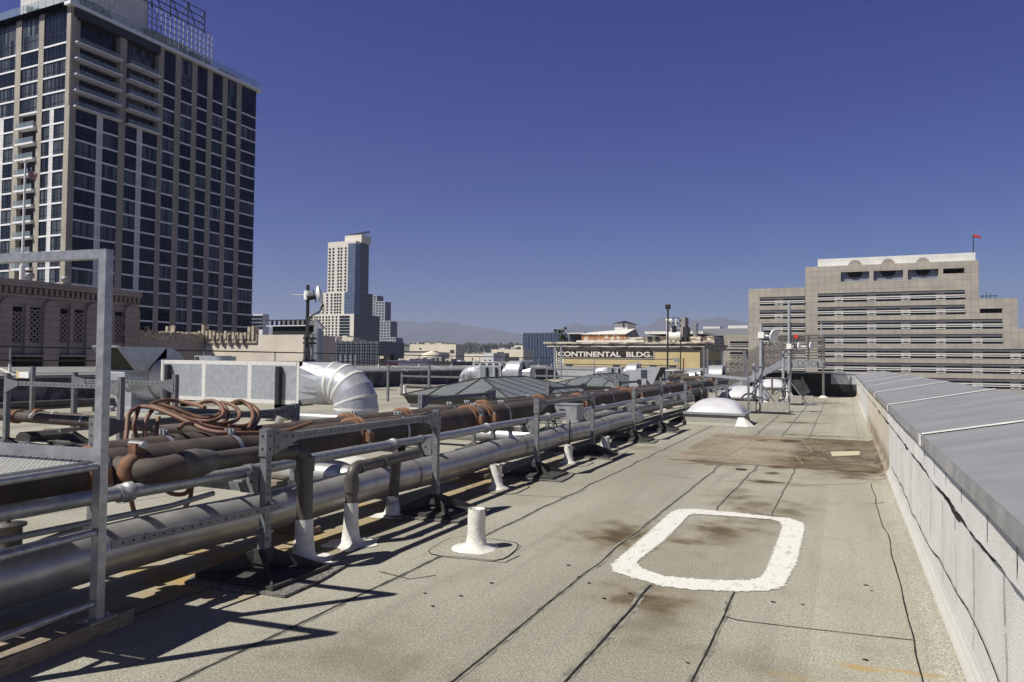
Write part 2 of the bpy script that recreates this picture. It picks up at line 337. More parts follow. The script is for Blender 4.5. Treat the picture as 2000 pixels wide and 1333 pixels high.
class Face:
    """vertical facade plane: u along the wall, d outwards"""
    def __init__(s, o, u, n): s.o = Vector(o); s.u = Vector(u); s.n = Vector(n)
    def p(s, u, z, d=0): q = s.o + s.u * u + s.n * d; return Vector((q.x, q.y, z))
    def box(s, mb, u0, u1, z0, z1, d0, d1, m=0):
        a = s.p(u0, 0, d0); b = s.p(u1, 0, d1)
        return mb.box(min(a.x, b.x), max(a.x, b.x), min(a.y, b.y), max(a.y, b.y), z0, z1, m)
    def quad(s, mb, u0, u1, z0, z1, d, m=0):
        q = [s.p(u0, z0, d), s.p(u1, z0, d), s.p(u1, z1, d), s.p(u0, z1, d)]
        nn = (q[1] - q[0]).cross(q[2] - q[0])
        return mb.poly(q if nn.dot(s.n) > 0 else q[::-1], m)

# ================================================================ SETTING: ground, hills
M['ground'] = mat('city_ground', (.10, .10, .095), .95, 0, (.16, .15, .13), .01, detail=8)
M['hillm'] = mat('mountain_slopes', (.04, .042, .04), 1, 0, (.085, .08, .07), .0015, detail=8)
M['hilln'] = mat('near_hill_slopes', (.13, .12, .08), 1, 0, (.06, .07, .04), .02, detail=8)
g = MB(); g.poly([(-30000, -3000, -50), (30000, -3000, -50), (30000, 40000, -50), (-30000, 40000, -50)]); g.build('ground', 'ground', kind='structure')
def ridge_mesh(name, prof, dist, depth, m, seed, rough):
    """terrain: height profile given along the view, real relief in depth"""
    mb = MB(); nx, ny = 220, 14; vs = []
    for i in range(nx + 1):
        px = prof[0][0] + (prof[-1][0] - prof[0][0]) * i / nx
        for (xa, ya), (xb, yb) in zip(prof, prof[1:]):
            if xa <= px <= xb: py = ya + (yb - ya) * (px - xa) / (xb - xa); break
        d = ray(px, py); hd = math.hypot(d.x, d.y); top = d.z * dist / hd + EYE; ux, uy = d.x / hd, d.y / hd
        for j in range(ny + 1):
            t = j / ny; rr = dist + (t - .5) * depth
            hgt = math.sin(math.pi * t) ** .8
            n1 = noise.fractal(Vector((ux * rr / rough + seed, uy * rr / rough, 0)), 1.0, 2.0, 5)
            z = -52 + (top + 52) * hgt * (1 + .22 * n1 * (1 if abs(t - .5) > .05 else .25))
            vs.append((ux * rr, uy * rr, z))
    mb.add(vs, [(i * (ny + 1) + j, (i + 1) * (ny + 1) + j, (i + 1) * (ny + 1) + j + 1, i * (ny + 1) + j + 1) for i in range(nx) for j in range(ny)], 0, True)
    return mb.build(name, m, kind='structure')
ridge_mesh('mountains', [(300, 660), (560, 640), (700, 630), (770, 627), (800, 630), (860, 632), (900, 637), (940, 640), (980, 646), (1020, 654), (1070, 650), (1100, 641), (1130, 633), (1160, 638), (1200, 634), (1240, 641), (1270, 636), (1290, 627), (1330, 631), (1365, 625), (1400, 622), (1440, 626), (1500, 640), (1700, 640), (2200, 660)], 14000, 5000, 'hillm', 3.0, 1300)
ridge_mesh('hills', [(700, 690), (790, 684), (830, 673), (860, 671), (900, 673), (930, 672), (960, 675), (1000, 678), (1040, 681), (1100, 690)], 2600, 700, 'hilln', 8.0, 260)
wd = MB()                       # tree cover of the far hill: reads as one mass
for i in range(520):
    px = random.uniform(790, 1035); lo = 676 + 12 * random.random(); q = onY(px, lo, random.uniform(2150, 2350)); r = random.uniform(5, 12)
    for k in range(7):
        c = q + Vector((random.gauss(0, r * .5), random.gauss(0, r * .5), random.uniform(-r * .3, r * .8)))
        rr = r * random.uniform(.35, .6); a = random.uniform(0, 3)
        wd.add([c + Vector((math.cos(a) * rr, math.sin(a) * rr, 0)), c + Vector((-math.sin(a) * rr, math.cos(a) * rr, rr * .2)), c + Vector((-math.cos(a) * rr, -math.sin(a) * rr, 0)), c + Vector((math.sin(a) * rr, -math.cos(a) * rr, -rr * .2)), c + Vector((0, 0, rr)), c - Vector((0, 0, rr))],
               [(0, 1, 4), (1, 2, 4), (2, 3, 4), (3, 0, 4), (1, 0, 5), (2, 1, 5), (3, 2, 5), (0, 3, 5)])
tag(wd.build('wood', 'leaf_dark', kind='stuff'), 'dark wooded hillside of far trees below the mountains', 'trees')

# ================================================================ SETTING: roof deck
XL, XR, YE, YF = -24.0, 0.6, 39.3, 62.0
rd = MB()
rd.poly([(XL - .3, -9, 0), (XR - .14, -9, 0), (XR - .14, YE, 0), (-5.6, YE, 0), (-5.6, YF, 0), (XL - .3, YF, 0)], 0)
rd.box(XL - 1.2, XR + 1.0, -9, YE + 1, -50, -.35, 2); rd.box(XL - 1.2, -5.0, YE + 1.002, YF + 1, -50, -.36, 2)
def ribbon(mb, pts, wd, m, z=.004, jit=.35, step=.06, axis=None, seed=0):
    """thin jagged band along a polyline lying on the roof (axis None) or on the plane x = axis"""
    pts = [Vector(p) for p in pts]; dense = []
    for a, b in zip(pts, pts[1:]):
        n = max(1, int((b - a).length / step))
        for i in range(n): dense.append(a.lerp(b, i / n))
    dense.append(pts[-1]); vs = []; rs = random.Random(seed + int(pts[0].x * 100) + int(pts[0].y * 10))
    for i, p in enumerate(dense):
        d = (dense[min(i + 1, len(dense) - 1)] - dense[max(i - 1, 0)]).normalized()
        s = Vector((-d.y, d.x, 0)) if axis is None else Vector((0, -d.z, d.y))
        wob = noise.noise(Vector((p.x * 1.7 + seed, p.y * 1.7, p.z * 1.7 + 3))) * .035 * jit * 2
        a = wd * (.55 + rs.random() * jit) * (1 + .6 * noise.noise(p * 3)); b = wd * (.55 + rs.random() * jit)
        if axis is None: q = Vector((p.x, p.y, z)) + s * wob
        else: q = Vector((axis - z, p.y, p.z)) + s * wob
        vs += [q - s * a / 2, q + s * b / 2]
    n = len(dense)
    fs = [(2 * i, 2 * i + 1, 2 * i + 3, 2 * i + 2)[::-1 if axis is None else 1] for i in range(n - 1)]
    mb.add(vs, fs, m)
def zs(*pp): return [onZ(x, y) for x, y in pp]
# lap seams running away from the camera, and cross laps
X_A = onZ(1100, 1155).x; X_B = onZ(1271, 1142).x; X_C = onZ(1436, 1156).x
seams = [([(X_A + .02, 1.5, 0), (X_A, 5, 0), (X_A + .03, 12, 0), (X_A - .05, 27, 0)], .014), ([(X_B, 1.0, 0), (X_B + .01, onZ(1271, 1143).y, 0)], .022), ([(X_B, onZ(1393, 999).y, 0), (X_B + .04, 12, 0), (X_B, 30, 0)], .012),
         ([(X_C, 1.0, 0), (X_C, onZ(1436, 1157).y, 0)], .014), ([(X_C, onZ(1506, 1010).y, 0), (X_C + .03, 13, 0), (X_C - .03, 36, 0)], .009)]
X0 = onZ(800, 1115).x
seams += [([(X0, 0.5, 0), (X0 + .02, 6, 0), (X0 - .03, 20, 0)], .016), ([(X0 - 1.0, 0.5, 0), (X0 - .98, 12, 0)], .010)]
for p, wd_ in seams: ribbon(rd, p, wd_ * 2.6, 7, z=.002, jit=.9, step=.045, seed=1); ribbon(rd, p, wd_, 1, seed=1)
wl = zs((1765, 950), (1748, 1020), (1790, 1180), (1800, 1270), (1815, 1345))
E2 = [onZ(x, y) for x, y in ((1700, 945), (1712, 985), (1735, 1055), (1760, 1150), (1766, 1180), (1780, 1240), (1800, 1333), (1812, 1400))]
ribbon(rd, E2, .012, 1, seed=5); ribbon(rd, [(E2[0].x - .02, 12, 0), (E2[0].x - .03, 22, 0), (E2[0].x, 37, 0)], .006, 1, seed=6)
for a in (zs((1418, 1206), (1440, 1212), (1600, 1232), (1783, 1251)), zs((1285, 927), (1360, 937)), zs((1690, 983), (1712, 985), (1735, 980)), zs((1590, 823), (1662, 824)), zs((1690, 945), (1545, 950), (1400, 940)),
          zs((740, 1118), (800, 1132), (850, 1124)), zs((1010, 968), (1110, 972)), zs((850, 1078), (905, 1092), (985, 1100), (1016, 1086)), zs((880, 1055), (930, 1052), (1010, 1068)), zs((905, 985), (960, 1000)),
          zs((230, 985), (420, 955)), zs((0, 1020), (200, 988)), zs((1150, 890), (1330, 893))):
    ribbon(rd, a, .012, 1, seed=9)
for (x, y) in ((1691, 1144), (1702, 1155), (1343, 1296), (1568, 1182), (1180, 1170), (1230, 1160), (1110, 1105), (1150, 1140), (1510, 1177), (1445, 973), (1690, 1290), (1130, 1128), (960, 1140), (900, 1165), (830, 1160), (845, 1185)):
    c = onZ(x, y); r = random.uniform(.006, .013); rd.poly([(c.x + r * math.cos(t) * 1.6, c.y + r * math.sin(t), .005) for t in (0, .9, 2, 3, 4.2, 5.3)], 1)
# patches around vents are built with them; ponding patch (sheet of stained membrane, 4 mm above)
pp = [onZ(x, y) for x, y in ((1385, 938), (1470, 944), (1560, 950), (1700, 950))]
ppt = [onZ(x, y) for x, y in ((1672, 856), (1600, 857), (1495, 855))]
yb, yt = 12.0, 16.9
def patch_strip():
    vs = []; nx, ny = 26, 30
    for j in range(ny + 1):
        t = j / ny; y = yb + (yt - yb) * t; xl = -2.62 + .02 * math.sin(t * 9) + .02 * noise.noise(Vector((0, y * 2, 0)))
        for i in range(nx + 1):
            x = xl + (.434 - xl) * i / nx
            yy = y + (.05 * noise.noise(Vector((x * 1.3, y * .01, 5))) if j in (0, ny) else 0)
            vs.append((x, yy, .006))
    rd.add(vs, [(j * (nx + 1) + i, j * (nx + 1) + i + 1, (j + 1) * (nx + 1) + i + 1, (j + 1) * (nx + 1) + i) for j in range(ny) for i in range(nx)], 3)
patch_strip()
for a in (((-2.45, 12.3, 0), (-2.3, 14, 0), (-2.25, 16.5, 0)), ((-1.9, 12.2, 0), (-1.75, 14, 0), (-1.7, 16.4, 0)), ((-.6, 12.4, 0), (-.75, 13.5, 0), (-.5, 14.2, 0), (-.7, 15.6, 0)), ((-2.4, 12.35, 0), (-1.4, 12.25, 0), (-.5, 12.6, 0)), ((-1.9, 16.5, 0), (-.6, 16.3, 0))):
    ribbon(rd, a, .018, 4, z=.010, jit=.6, seed=3)
dc = onZ(1447, 918); rd.poly([(dc.x + .085 * math.cos(t), dc.y + .085 * math.sin(t), .0125) for t in [k * math.pi / 8 for k in range(16)]], 5)
c = [onZ(1622, 884), onZ(1680, 883), onZ(1678, 891), onZ(1625, 893)]; rd.poly([(p.x, p.y, .014) for p in c][::-1], 6)
M['bleed'] = mat('seam_bleed', (.24, .23, .19), .95, 0, (.09, .085, .07), 9, .75, detail=10, lo=.42, hi=.62, coord='Object')
M['silt'] = mat('silt_line', (.30, .26, .18), .9); M['damp'] = mat('damp_black', (.045, .036, .026), .7, 0, (.14, .115, .08), 6, lo=.5, hi=.7); M['sand'] = mat('dry_silt', (.46, .41, .29), .9)
rd.build('roof_deck', ['roof', 'tar', 'block', 'brownpatch', 'silt', 'damp', 'sand', 'bleed'], kind='structure')

# white painted rounded rectangle (brushed coating over a roof patch)
outer = [(1194, 1104), (1200, 1118), (1247, 1132), (1296, 1146), (1345, 1152), (1436, 1156), (1500, 1154.5), (1530, 1146), (1541, 1125), (1555, 1100), (1571, 1034), (1569, 1023), (1541, 1013), (1506, 1010), (1432, 1002), (1359, 995), (1327, 995.5), (1310, 1002), (1264, 1044), (1222, 1080)]
inner = [(1243, 1100), (1254, 1113), (1296, 1127), (1345, 1132), (1415, 1136), (1467, 1135.5), (1488, 1128), (1499, 1111), (1516, 1065), (1529, 1030), (1523, 1020), (1506, 1016), (1432, 1010), (1355, 1005), (1345, 1008), (1324, 1030), (1296, 1058), (1257, 1088)]
def loop(pts, n, jit, seed):
    ws = [onZ(x, y) for x, y in pts]; c = sum(ws, Vector()) / len(ws); out = []
    for k in range(n):
        t = 2 * math.pi * k / n; dr = Vector((math.cos(t), math.sin(t), 0)); best = None
        for a, b in zip(ws, ws[1:] + ws[:1]):
            e = b - a; den = dr.x * e.y - dr.y * e.x
            if abs(den) < 1e-9: continue
            s = ((a.x - c.x) * e.y - (a.y - c.y) * e.x) / den; q = ((a.x - c.x) * dr.y - (a.y - c.y) * dr.x) / den
            if s > 0 and -1e-6 <= q <= 1 + 1e-6: best = s if best is None else max(best, s)
        best = best or .5
        out.append(c + dr * (best + jit * (noise.noise(Vector((t * 26, seed, 0))) + .6 * noise.noise(Vector((t * 70, seed, 1))))))
    return out
n = 420; lo_ = loop(outer, n, .030, 1); li = loop(inner, n, .030, 2)
ci = sum(li, Vector()) / n; co = sum(lo_, Vector()) / n
pr = MB(); vs = []
angs = [2 * math.pi * k / n for k in range(n)]
for k in range(n): vs += [(lo_[k].x, lo_[k].y, .0045), (li[k].x, li[k].y, .0075)]
pr.add(vs, [(2 * k, 2 * ((k + 1) % n), 2 * ((k + 1) % n) + 1, 2 * k + 1) for k in range(n)])
M['brushed'] = mat('brushed_white_coating', (.66, .655, .61), .7, 0, (.40, .385, .32), 9, .85, bump=.6, bscale=70, lo=.55, hi=.72, detail=10, stretch=(2.2, .7, 1))
lo2 = loop(outer, n, .04, 5); li2 = loop(inner, n, .04, 6); vs = []
for k in range(n):
    o_ = (lo2[k] - co).normalized(); vs += [(lo2[k].x + o_.x * .010, lo2[k].y + o_.y * .010, .0042), (li2[k].x - o_.x * .012, li2[k].y - o_.y * .012, .0043)]
pr.add(vs, [(2 * k, 2 * ((k + 1) % n), 2 * ((k + 1) % n) + 1, 2 * k + 1) for k in range(n)], 1)
M['thincoat'] = mat('thin_white_coat', (.50, .49, .44), .85, 0, (.36, .345, .295), 16, 1, detail=9, lo=.42, hi=.6)
tag(pr.build('painted_outline', ['brushed', 'thincoat']), 'white brushed rounded rectangle painted round a roof patch in the foreground', 'painted marking')

# ================================================================ parapets
def wprof(mb, prof, y0, y1, m, n=1, flip=False):
    for k in range(n):
        a = y0 + (y1 - y0) * k / n; b = y0 + (y1 - y0) * (k + 1) / n
        for (xa, za), (xb, zb) in zip(prof, prof[1:]):
            q = [(xa, a, za), (xb, a, zb), (xb, b, zb), (xa, b, za)]; mb.poly(q[::-1] if flip else q, m)
t = thing('parapet_wall', 'white granule coated parapet on the right with sloping grey metal coping', 'parapet wall', (XR, 15, 0))
mb = MB(); cant = [(XR - .165, .004)] + [(XR - .16 + .16 * math.sin(a), .15 - .146 * math.cos(a)) for a in [i * math.pi / 12 for i in range(1, 7)]]
pr_ = cant[3:] + [(XR, .84)]
wprof(mb, pr_, -9, YE, 0, 24); mb.poly([(XR, -9, 0), (XR + .75, -9, 0), (XR + .75, -9, 1.0), (XR, -9, 1.0)])
mb.build('wall', 'pwall', t)
for f in t.children[0].data.polygons: f.use_smooth = True
mb = MB(); wprof(mb, cant[:4], -9, 12.0, 0, 12); wprof(mb, cant[:4], 16.9, YE, 0, 12); wprof(mb, cant[:4], 12.0, 16.9, 1, 4); mb.build('cant_strip', ['roof', 'brownpatch'], t.children[0])
mb = MB()                       # upper flashing sheet lapped over the wall sheet
vs = []; N = 400
for k in range(N + 1):
    y = -9 + (YE + 9) * k / N; e = .80 + .025 * noise.noise(Vector((0, y * 1.1, 0))) + .012 * noise.noise(Vector((0, y * 5, 4)))
    vs += [(XR - .022, y, 1.06), (XR - .030 - .012 * abs(noise.noise(Vector((1, y * 1.6, 2)))), y, e), (XR + .001, y, e - .006)]
mb.add(vs, [(3 * k, 3 * k + 1, 3 * k + 4, 3 * k + 3)[::-1] for k in range(N)] + [(3 * k + 1, 3 * k + 2, 3 * k + 5, 3 * k + 4)[::-1] for k in range(N)])
ribbon(mb, [(0, -4, .772), (0, YE, .772)], .045, 1, axis=XR - .001, z=.004, jit=.8, step=.07, seed=4)  # dark band of tar colour, painting in the shadow below the lap
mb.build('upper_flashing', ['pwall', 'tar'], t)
mb = MB()
for i, y in enumerate([2.3, 3.0, 3.55, 4.35, 4.95, 5.6, 6.3, 7.1, 8.0, 9.1, 10.2] + [20.5 + .8 * k for k in range(18)]):
    z0 = random.choice((.16, .3, .22)); z1 = z0
    while z1 < .72:
        z2 = min(.77, z1 + random.uniform(.12, .4)); ribbon(mb, [(0, y, z1), (0, y + random.uniform(-.012, .012), z2)], random.uniform(.006, .012) if y < 12 else .02, 0, axis=XR, z=.005, jit=.9, step=.04, seed=i); z1 = z2 + random.uniform(.01, .08)
    ribbon(mb, [(0, y + .18, .83), (0, y + .18, 1.03)], .012, 0, axis=XR - .026, z=.004, jit=.8, step=.04, seed=i)
cr = [onX(x, y, XR) for x, y in ((1742, 925), (1765, 958), (1790, 1020), (1830, 1085), (1855, 1120), (1880, 1170), (1910, 1220), (1960, 1333))]
ribbon(mb, [(0, p.y, max(.21, p.z)) for p in cr], .014, 0, axis=XR, z=.006, jit=.7, step=.05, seed=2)
mb.build('cracks', 'tar', t.children[0])
def coping(t, xi, zi, xo, zo, y0, y1, seams, mcop, sgn, lip=.075, seamw=.06):
    """sheet metal coping: inner edge (xi, zi) rising to the outer edge (xo, zo); sgn = +1 when outside is +x"""
    mb = MB(); n = max(1, len(seams) + 1); ys = [y0] + list(seams) + [y1]
    for a, b in zip(ys, ys[1:]):
        q = [(xi, a, zi), (xo, a, zo), (xo, b, zo), (xi, b, zi)]; mb.poly(q if sgn > 0 else q[::-1])
        q = [(xo, a, zo), (xo + sgn * .02, a, zo - .35), (xo + sgn * .02, b, zo - .35), (xo, b, zo)]; mb.poly(q if sgn > 0 else q[::-1])
    mb.poly([(xi, y0, zi), (xi, y0, 0), (xo, y0, 0), (xo, y0, zo)]); mb.poly([(xi, y1, zi), (xo, y1, zo), (xo, y1, -.2), (xi, y1, -.2)])
    cp = mb.build('coping', mcop, t)
    mb = MB(); k = int((y1 - y0) / 1.15)
    for i in range(k):
        a = y0 + (y1 - y0) * i / k; b = y0 + (y1 - y0) * (i + 1) / k - .004; o = .004 * math.sin(i * 2.1)
        q = [(xi - sgn * .012 - o, a, zi - lip), (xi - sgn * .003, a, zi + .002), (xi - sgn * .003, b, zi + .002), (xi - sgn * .012 + o, b, zi - lip)]; mb.poly(q if sgn > 0 else q[::-1])
        q = [(xi + sgn * .02, a, zi - lip), (xi - sgn * .012 - o, a, zi - lip), (xi - sgn * .012 + o, b, zi - lip), (xi + sgn * .02, b, zi - lip)]; mb.poly(q if sgn > 0 else q[::-1])
    mb.build('drip_edge', 'coping_lip', cp)
    for y in seams:
        mb = MB(); hw = seamw / 2; vs = []; m_ = 30
        for i in range(m_ + 1):
            q = i / m_; x = xi - sgn * .006 + (xo - xi) * q; z = zi + (zo - zi) * q + .007; e = .35 * hw * noise.noise(Vector((x * 9, y, 0))); e2 = .35 * hw * noise.noise(Vector((x * 9, y, 7)))
            vs += [(x, y - hw + e, z), (x, y + e2 * .3, z + .006), (x, y + hw + e2, z)]
        fs = [(3 * i, 3 * i + 1, 3 * i + 4, 3 * i + 3) for i in range(m_)] + [(3 * i + 1, 3 * i + 2, 3 * i + 5, 3 * i + 4) for i in range(m_)]
        mb.add(vs, fs if sgn < 0 else [f[::-1] for f in fs], 0, True)
        mb.box(min(xi - sgn * .012, xi - sgn * .02), max(xi - sgn * .012, xi - sgn * .02), y - hw, y + hw, zi - lip * 1.1, zi + .004)
        mb.build('seam_sealant', 'sealant', cp)
ZI, XO, ZO = 1.065, 1.75, 1.305
coping(t, XR - .05, ZI, XO, ZO, -9, YE + .6, [-2.8, 1.85, 6.4, 10.9, 15.4, 19.9, 24.4, 28.9, 33.4, 37.9], 'coping', 1, seamw=.105)
mb = MB()
for y in (3.9, 8.7, 13.2, 17.6, 22.1, 26.6, 31.1, 35.6):
    k = (ZO - ZI) / (XO - XR + .05)
    for j in range(9):
        x = XR + .1 + j * .11 + random.uniform(-.05, .05); l = random.uniform(.08, .28); z = ZI + k * (x - XR + .05) + .004; z2 = z + k * l
        mb.poly([(x, y + .06 * j, z), (x + l, y + .05 * j, z2), (x + l, y + .05 * j + .013, z2), (x, y + .06 * j + .009, z)])
mb.build('dried_sealant_smear', 'sealant', t)

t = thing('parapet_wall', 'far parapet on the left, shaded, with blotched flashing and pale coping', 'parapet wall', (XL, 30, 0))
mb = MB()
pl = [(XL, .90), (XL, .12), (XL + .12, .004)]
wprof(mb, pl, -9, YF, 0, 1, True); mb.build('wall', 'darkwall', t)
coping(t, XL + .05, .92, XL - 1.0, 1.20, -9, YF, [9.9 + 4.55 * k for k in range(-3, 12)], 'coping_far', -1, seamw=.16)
t = thing('parapet_wall', 'low parapet closing the far end of the roof', 'parapet wall', (-14, YF, 0))
mb = MB(); mb.box(XL + .002, -5.2, YF, YF + .4, 0, .93); mb.build('wall', 'silverpaint', t)
mb = MB(); mb.add([(XL, YF - .05, .93), (-5.2, YF - .05, .93), (-5.2, YF + .9, 1.15), (XL, YF + .9, 1.15), (XL, YF - .05, .86), (-5.2, YF - .05, .86)], [(0, 1, 2, 3), (4, 5, 1, 0)]); mb.build('coping', 'coping_far', t)
# end wall under the steel stair; its black colour paints in the shade there
t = thing('parapet_wall', 'end wall under and beside the steel stair, its shade painted black', 'parapet wall', (-2.5, YE, 0))
mb = MB(); mb.box(-5.6, XR - .002, YE, YE + .5, 0, 1.12, 0); mb.box(-5.598, -5.2, YE + .502, YF - .002, 0, 1.12, 0); mb.build('wall', 'shadewall', t)
mb = MB(); mb.box(-.55, XR - .004, YE - .012, YE + .3, .62, 1.13, 0); mb.box(-5.0, XR + .5, YE - .05, YE + .9, 1.125, 1.19, 0); mb.build('coping', 'silverpaint', t)

# ================================================================ railings on the left parapet
t = thing('guard_rail', 'dark two bar pipe guard rail along the coping of the far left parapet', 'railing', (XL - .5, 30, 1.1))
mb = MB(); xr_ = XL - .45; zt, zb_ = 1.86, 1.42
mb.tube([(xr_, -4, zt), (xr_, YF, zt)], .028, 8); mb.build('top_rail', 'steel_dark', t)
mb = MB(); mb.tube([(xr_, -4, zb_), (xr_, YF, zb_)], .026, 8); mb.build('mid_rail', 'steel_dark', t)
yy = 6.5
for px in (20, 225, 399, 537, 665, 740, 819, 882, 937, 982, 1020, 1052, 1078):
    y = onX(px, 700, xr_).y; mb = MB(); mb.tube([(xr_, y, 1.1), (xr_, y, zt)], .03, 8); mb.tube([(xr_, y, 1.05), (xr_, y, 1.3)], .045, 8, 1); mb.build('post', ['galv_matt', 'sealant'], t)

# ================================================================ BUILDINGS
M['t_tan'] = tiles('tan_ribbed_brick', (.42, .38, .32), (.22, .19, .16), 2.4, .45, 'xy', ms=.05)
M['t_white'] = tiles('white_cladding', (.70, .70, .70), (.42, .42, .44), 3.0, .78, 'xy', off=0, ms=.035)
M['t_slab'] = mat('white_slab_edge', (.78, .78, .80), .7)
M['t_glass'] = glass('tower_glass', (.004, .006, .014), (.016, .022, .038), .08, bw=.95, bh=3.13, spec=.32)
M['t_glass2'] = glass('curtained_glass', (.006, .008, .016), (.12, .14, .15), .10, bw=.62, bh=3.13, spec=.4)
M['t_mull'] = mat('dark_mullion', (.012, .012, .014), .5)
M['clearglass'] = bpy.data.materials.new('clear_rail_glass'); M['clearglass'].use_nodes = True
_b = M['clearglass'].node_tree.nodes['Principled BSDF']; _b.inputs['Base Color'].default_value = (.30, .38, .42, 1); _b.inputs['Roughness'].default_value = .05; _b.inputs['Alpha'].default_value = .30
M['balglass'] = mat('balcony_glass', (.20, .24, .26), .12, 0)
M['plaster'] = mat('cream_soffit', (.62, .58, .48), .8)
DX = -136.0
C = onX(132, 300, DX); CY = C.y
def ux(px, py=190): return onY(px, py, CY).x - DX
def uy(px, py=190): return onX(px, py, DX).y - CY
FR = Face((DX, CY, 0), (0, 1, 0), (1, 0, 0)); FL = Face((DX, CY, 0), (1, 0, 0), (0, -1, 0))
TW = thing('apartment_tower', 'tall dark glass apartment tower with tan piers and white slab edges', 'tower', (DX, CY, -50))
zf = [12.3 + 3.135 * k for k in range(-5, 17)]; ZTOP = 69.6; z5 = zf[-1] - 3.135 * 4.0
LEN = uy(499, 300); UL = ux(-60)
mb = MB(); FR.box(mb, .7, LEN - .02, -50, ZTOP - .6, -25, -1.2); mb.build('core', 'black', TW)
# ---- piers
def pier(face, u0, u1, z0, z1, m='t_tan', d=.10, name='pier'):
    b = MB(); face.box(b, u0, u1, z0, z1, -1.2, d); b.build(name, m, TW)
Z = 3.808
rp = [(885, 935), (1175, 1213), (1300, 1343), (1425, 1463), (1540, 1578), (1655, 1690), (1760, 1795)]
rpu = [(uy(a / Z), uy(b / Z)) for a, b in rp]
for a, b in rpu: pier(FR, a, b, -50, ZTOP - .3)
a0 = uy(550 / Z); a1 = uy(607 / Z)
pier(FR, .0, a0 * .45, -50, ZTOP - .3)
lp = [(485, 522), (280, 318), (110, 150), (-190, -130)]
lpu = [(ux(a / Z), ux(b / Z)) for a, b in lp]
for a, b in lpu[1:]: pier(FL, a, b, -50, ZTOP - .3)
pier(FL, lpu[0][0], -.02, z5, ZTOP - .3); pier(FL, lpu[0][0], lpu[0][1], -50, z5 - .02)
# ---- slab edges: one part per floor
for i, z in enumerate(zf):
    b = MB(); up = z > z5 - .5
    FR.box(b, 0.9, LEN + .15, z - .17, z + .17, -1.2, .07); FL.box(b, UL, -.03, z - .17, z + .17, -1.2, .07)
    b.build('slab_edge', 't_slab', TW)
b = MB(); FR.box(b, -.9, LEN + .9, ZTOP - .3, ZTOP + .35, -24, .9); FL.box(b, UL, -.9 , ZTOP - .3, ZTOP + .35, -.5, .9); b.build('roof_slab', 't_slab', TW)
b = MB(); FR.box(b, .6, rpu[1][0], ZTOP - 2.0, ZTOP - .302, -1.0, .55); b.build('fascia', 'steel_dark', TW)
# ---- windows
WT = Parts(TW, 'window', ['t_glass', 't_mull', 't_glass2'])
def win(face, u0, u1, z0, z1, d=-.10, n=2, seed=0):
    b = MB(); rr = random.random(); gm = 2 if rr < (.55 if face is FL else .30) else 0
    face.quad(b, u0, u1, z0, z1, d, gm)
    for k in range(n + 1):
        u = u0 + (u1 - u0) * k / n; face.box(b, max(u0, u - .05), min(u1, u + .05), z0, z1, d, d + .06, 1)
    zm = z0 + (z1 - z0) * .30; face.box(b, u0, u1, zm - .05, zm + .05, d, d + .055, 1); face.box(b, u0, u1, z1 - .12, z1, d, d + .055, 1)
    WT.add(b, (u1 - u0) * (z1 - z0) / (abs(u0) + 60 + (z0 > 55) * 20))
edges = [(rpu[k][1], rpu[k + 1][0]) for k in range(1, 6)] + [(rpu[6][1], LEN - .1)]
fl = list(zip(zf, zf[1:])) 
for z0, z1 in fl:
    for j, (a, b) in enumerate(edges):
        if z0 > zf[-4] + 1: continue
        win(FR, a, b, z0 + .17, z1 - .17, n=(4 if j == 5 else 2))
for a, b in edges: win(FR, a, b, zf[-3] + .17, zf[-2] - .17, n=2); win(FR, a, b, zf[-2] + .17, zf[-1] - .17, n=2); win(FR, a, b, zf[-1] + .17, ZTOP - .35, n=2)
wpA = (uy(725 / Z), uy(770 / Z)); wpB = (uy(1025 / Z), uy(1065 / Z))
pier(FR, wpA[0], wpA[1], -50, z5, 't_white', .03); pier(FR, wpB[0], wpB[1], -50, z5, 't_white', .03)
for z0, z1 in fl:
    if z0 < z5 - .5:
        win(FR, a0 * .5, wpA[0], z0 + .17, z1 - .17, n=4); win(FR, wpA[1], rpu[0][0], z0 + .17, z1 - .17, n=2)
        win(FR, rpu[0][1], wpB[0], z0 + .17, z1 - .17, n=2); win(FR, wpB[1], rpu[1][0], z0 + .17, z1 - .17, n=2)
    else:
        for (a, b) in ((a1, rpu[0][0] - .6), (rpu[0][1] + .3, rpu[1][0] - .6)): win(FR, a, b, z0 + .17, z1 - .17, d=-1.15, n=8)
for (a, b) in ((a1, rpu[0][0] - .6), (rpu[0][1] + .3, rpu[1][0] - .6)): win(FR, a, b, zf[-1] + .17, ZTOP - 2.0, d=-1.15, n=8)
pier(FR, a0, a1, z5, ZTOP - 2, 't_tan', -.9)
for i, z in enumerate(zf):
    if z >= z5 - .6:
        for (a, b) in ((a0 * .6, rpu[0][0]), (rpu[0][1], rpu[1][0])):
            bb = MB(); FR.box(bb, a, b, z - .12, z + .13, .101, 1.1); bal = bb.build('balcony', ['t_slab', 'balglass'], TW); bb = MB(); FR.box(bb, a + .1, b - .1, z + .18, z + 1.05, .98, 1.02); bb.build('glass_rail', 'clearglass', bal)
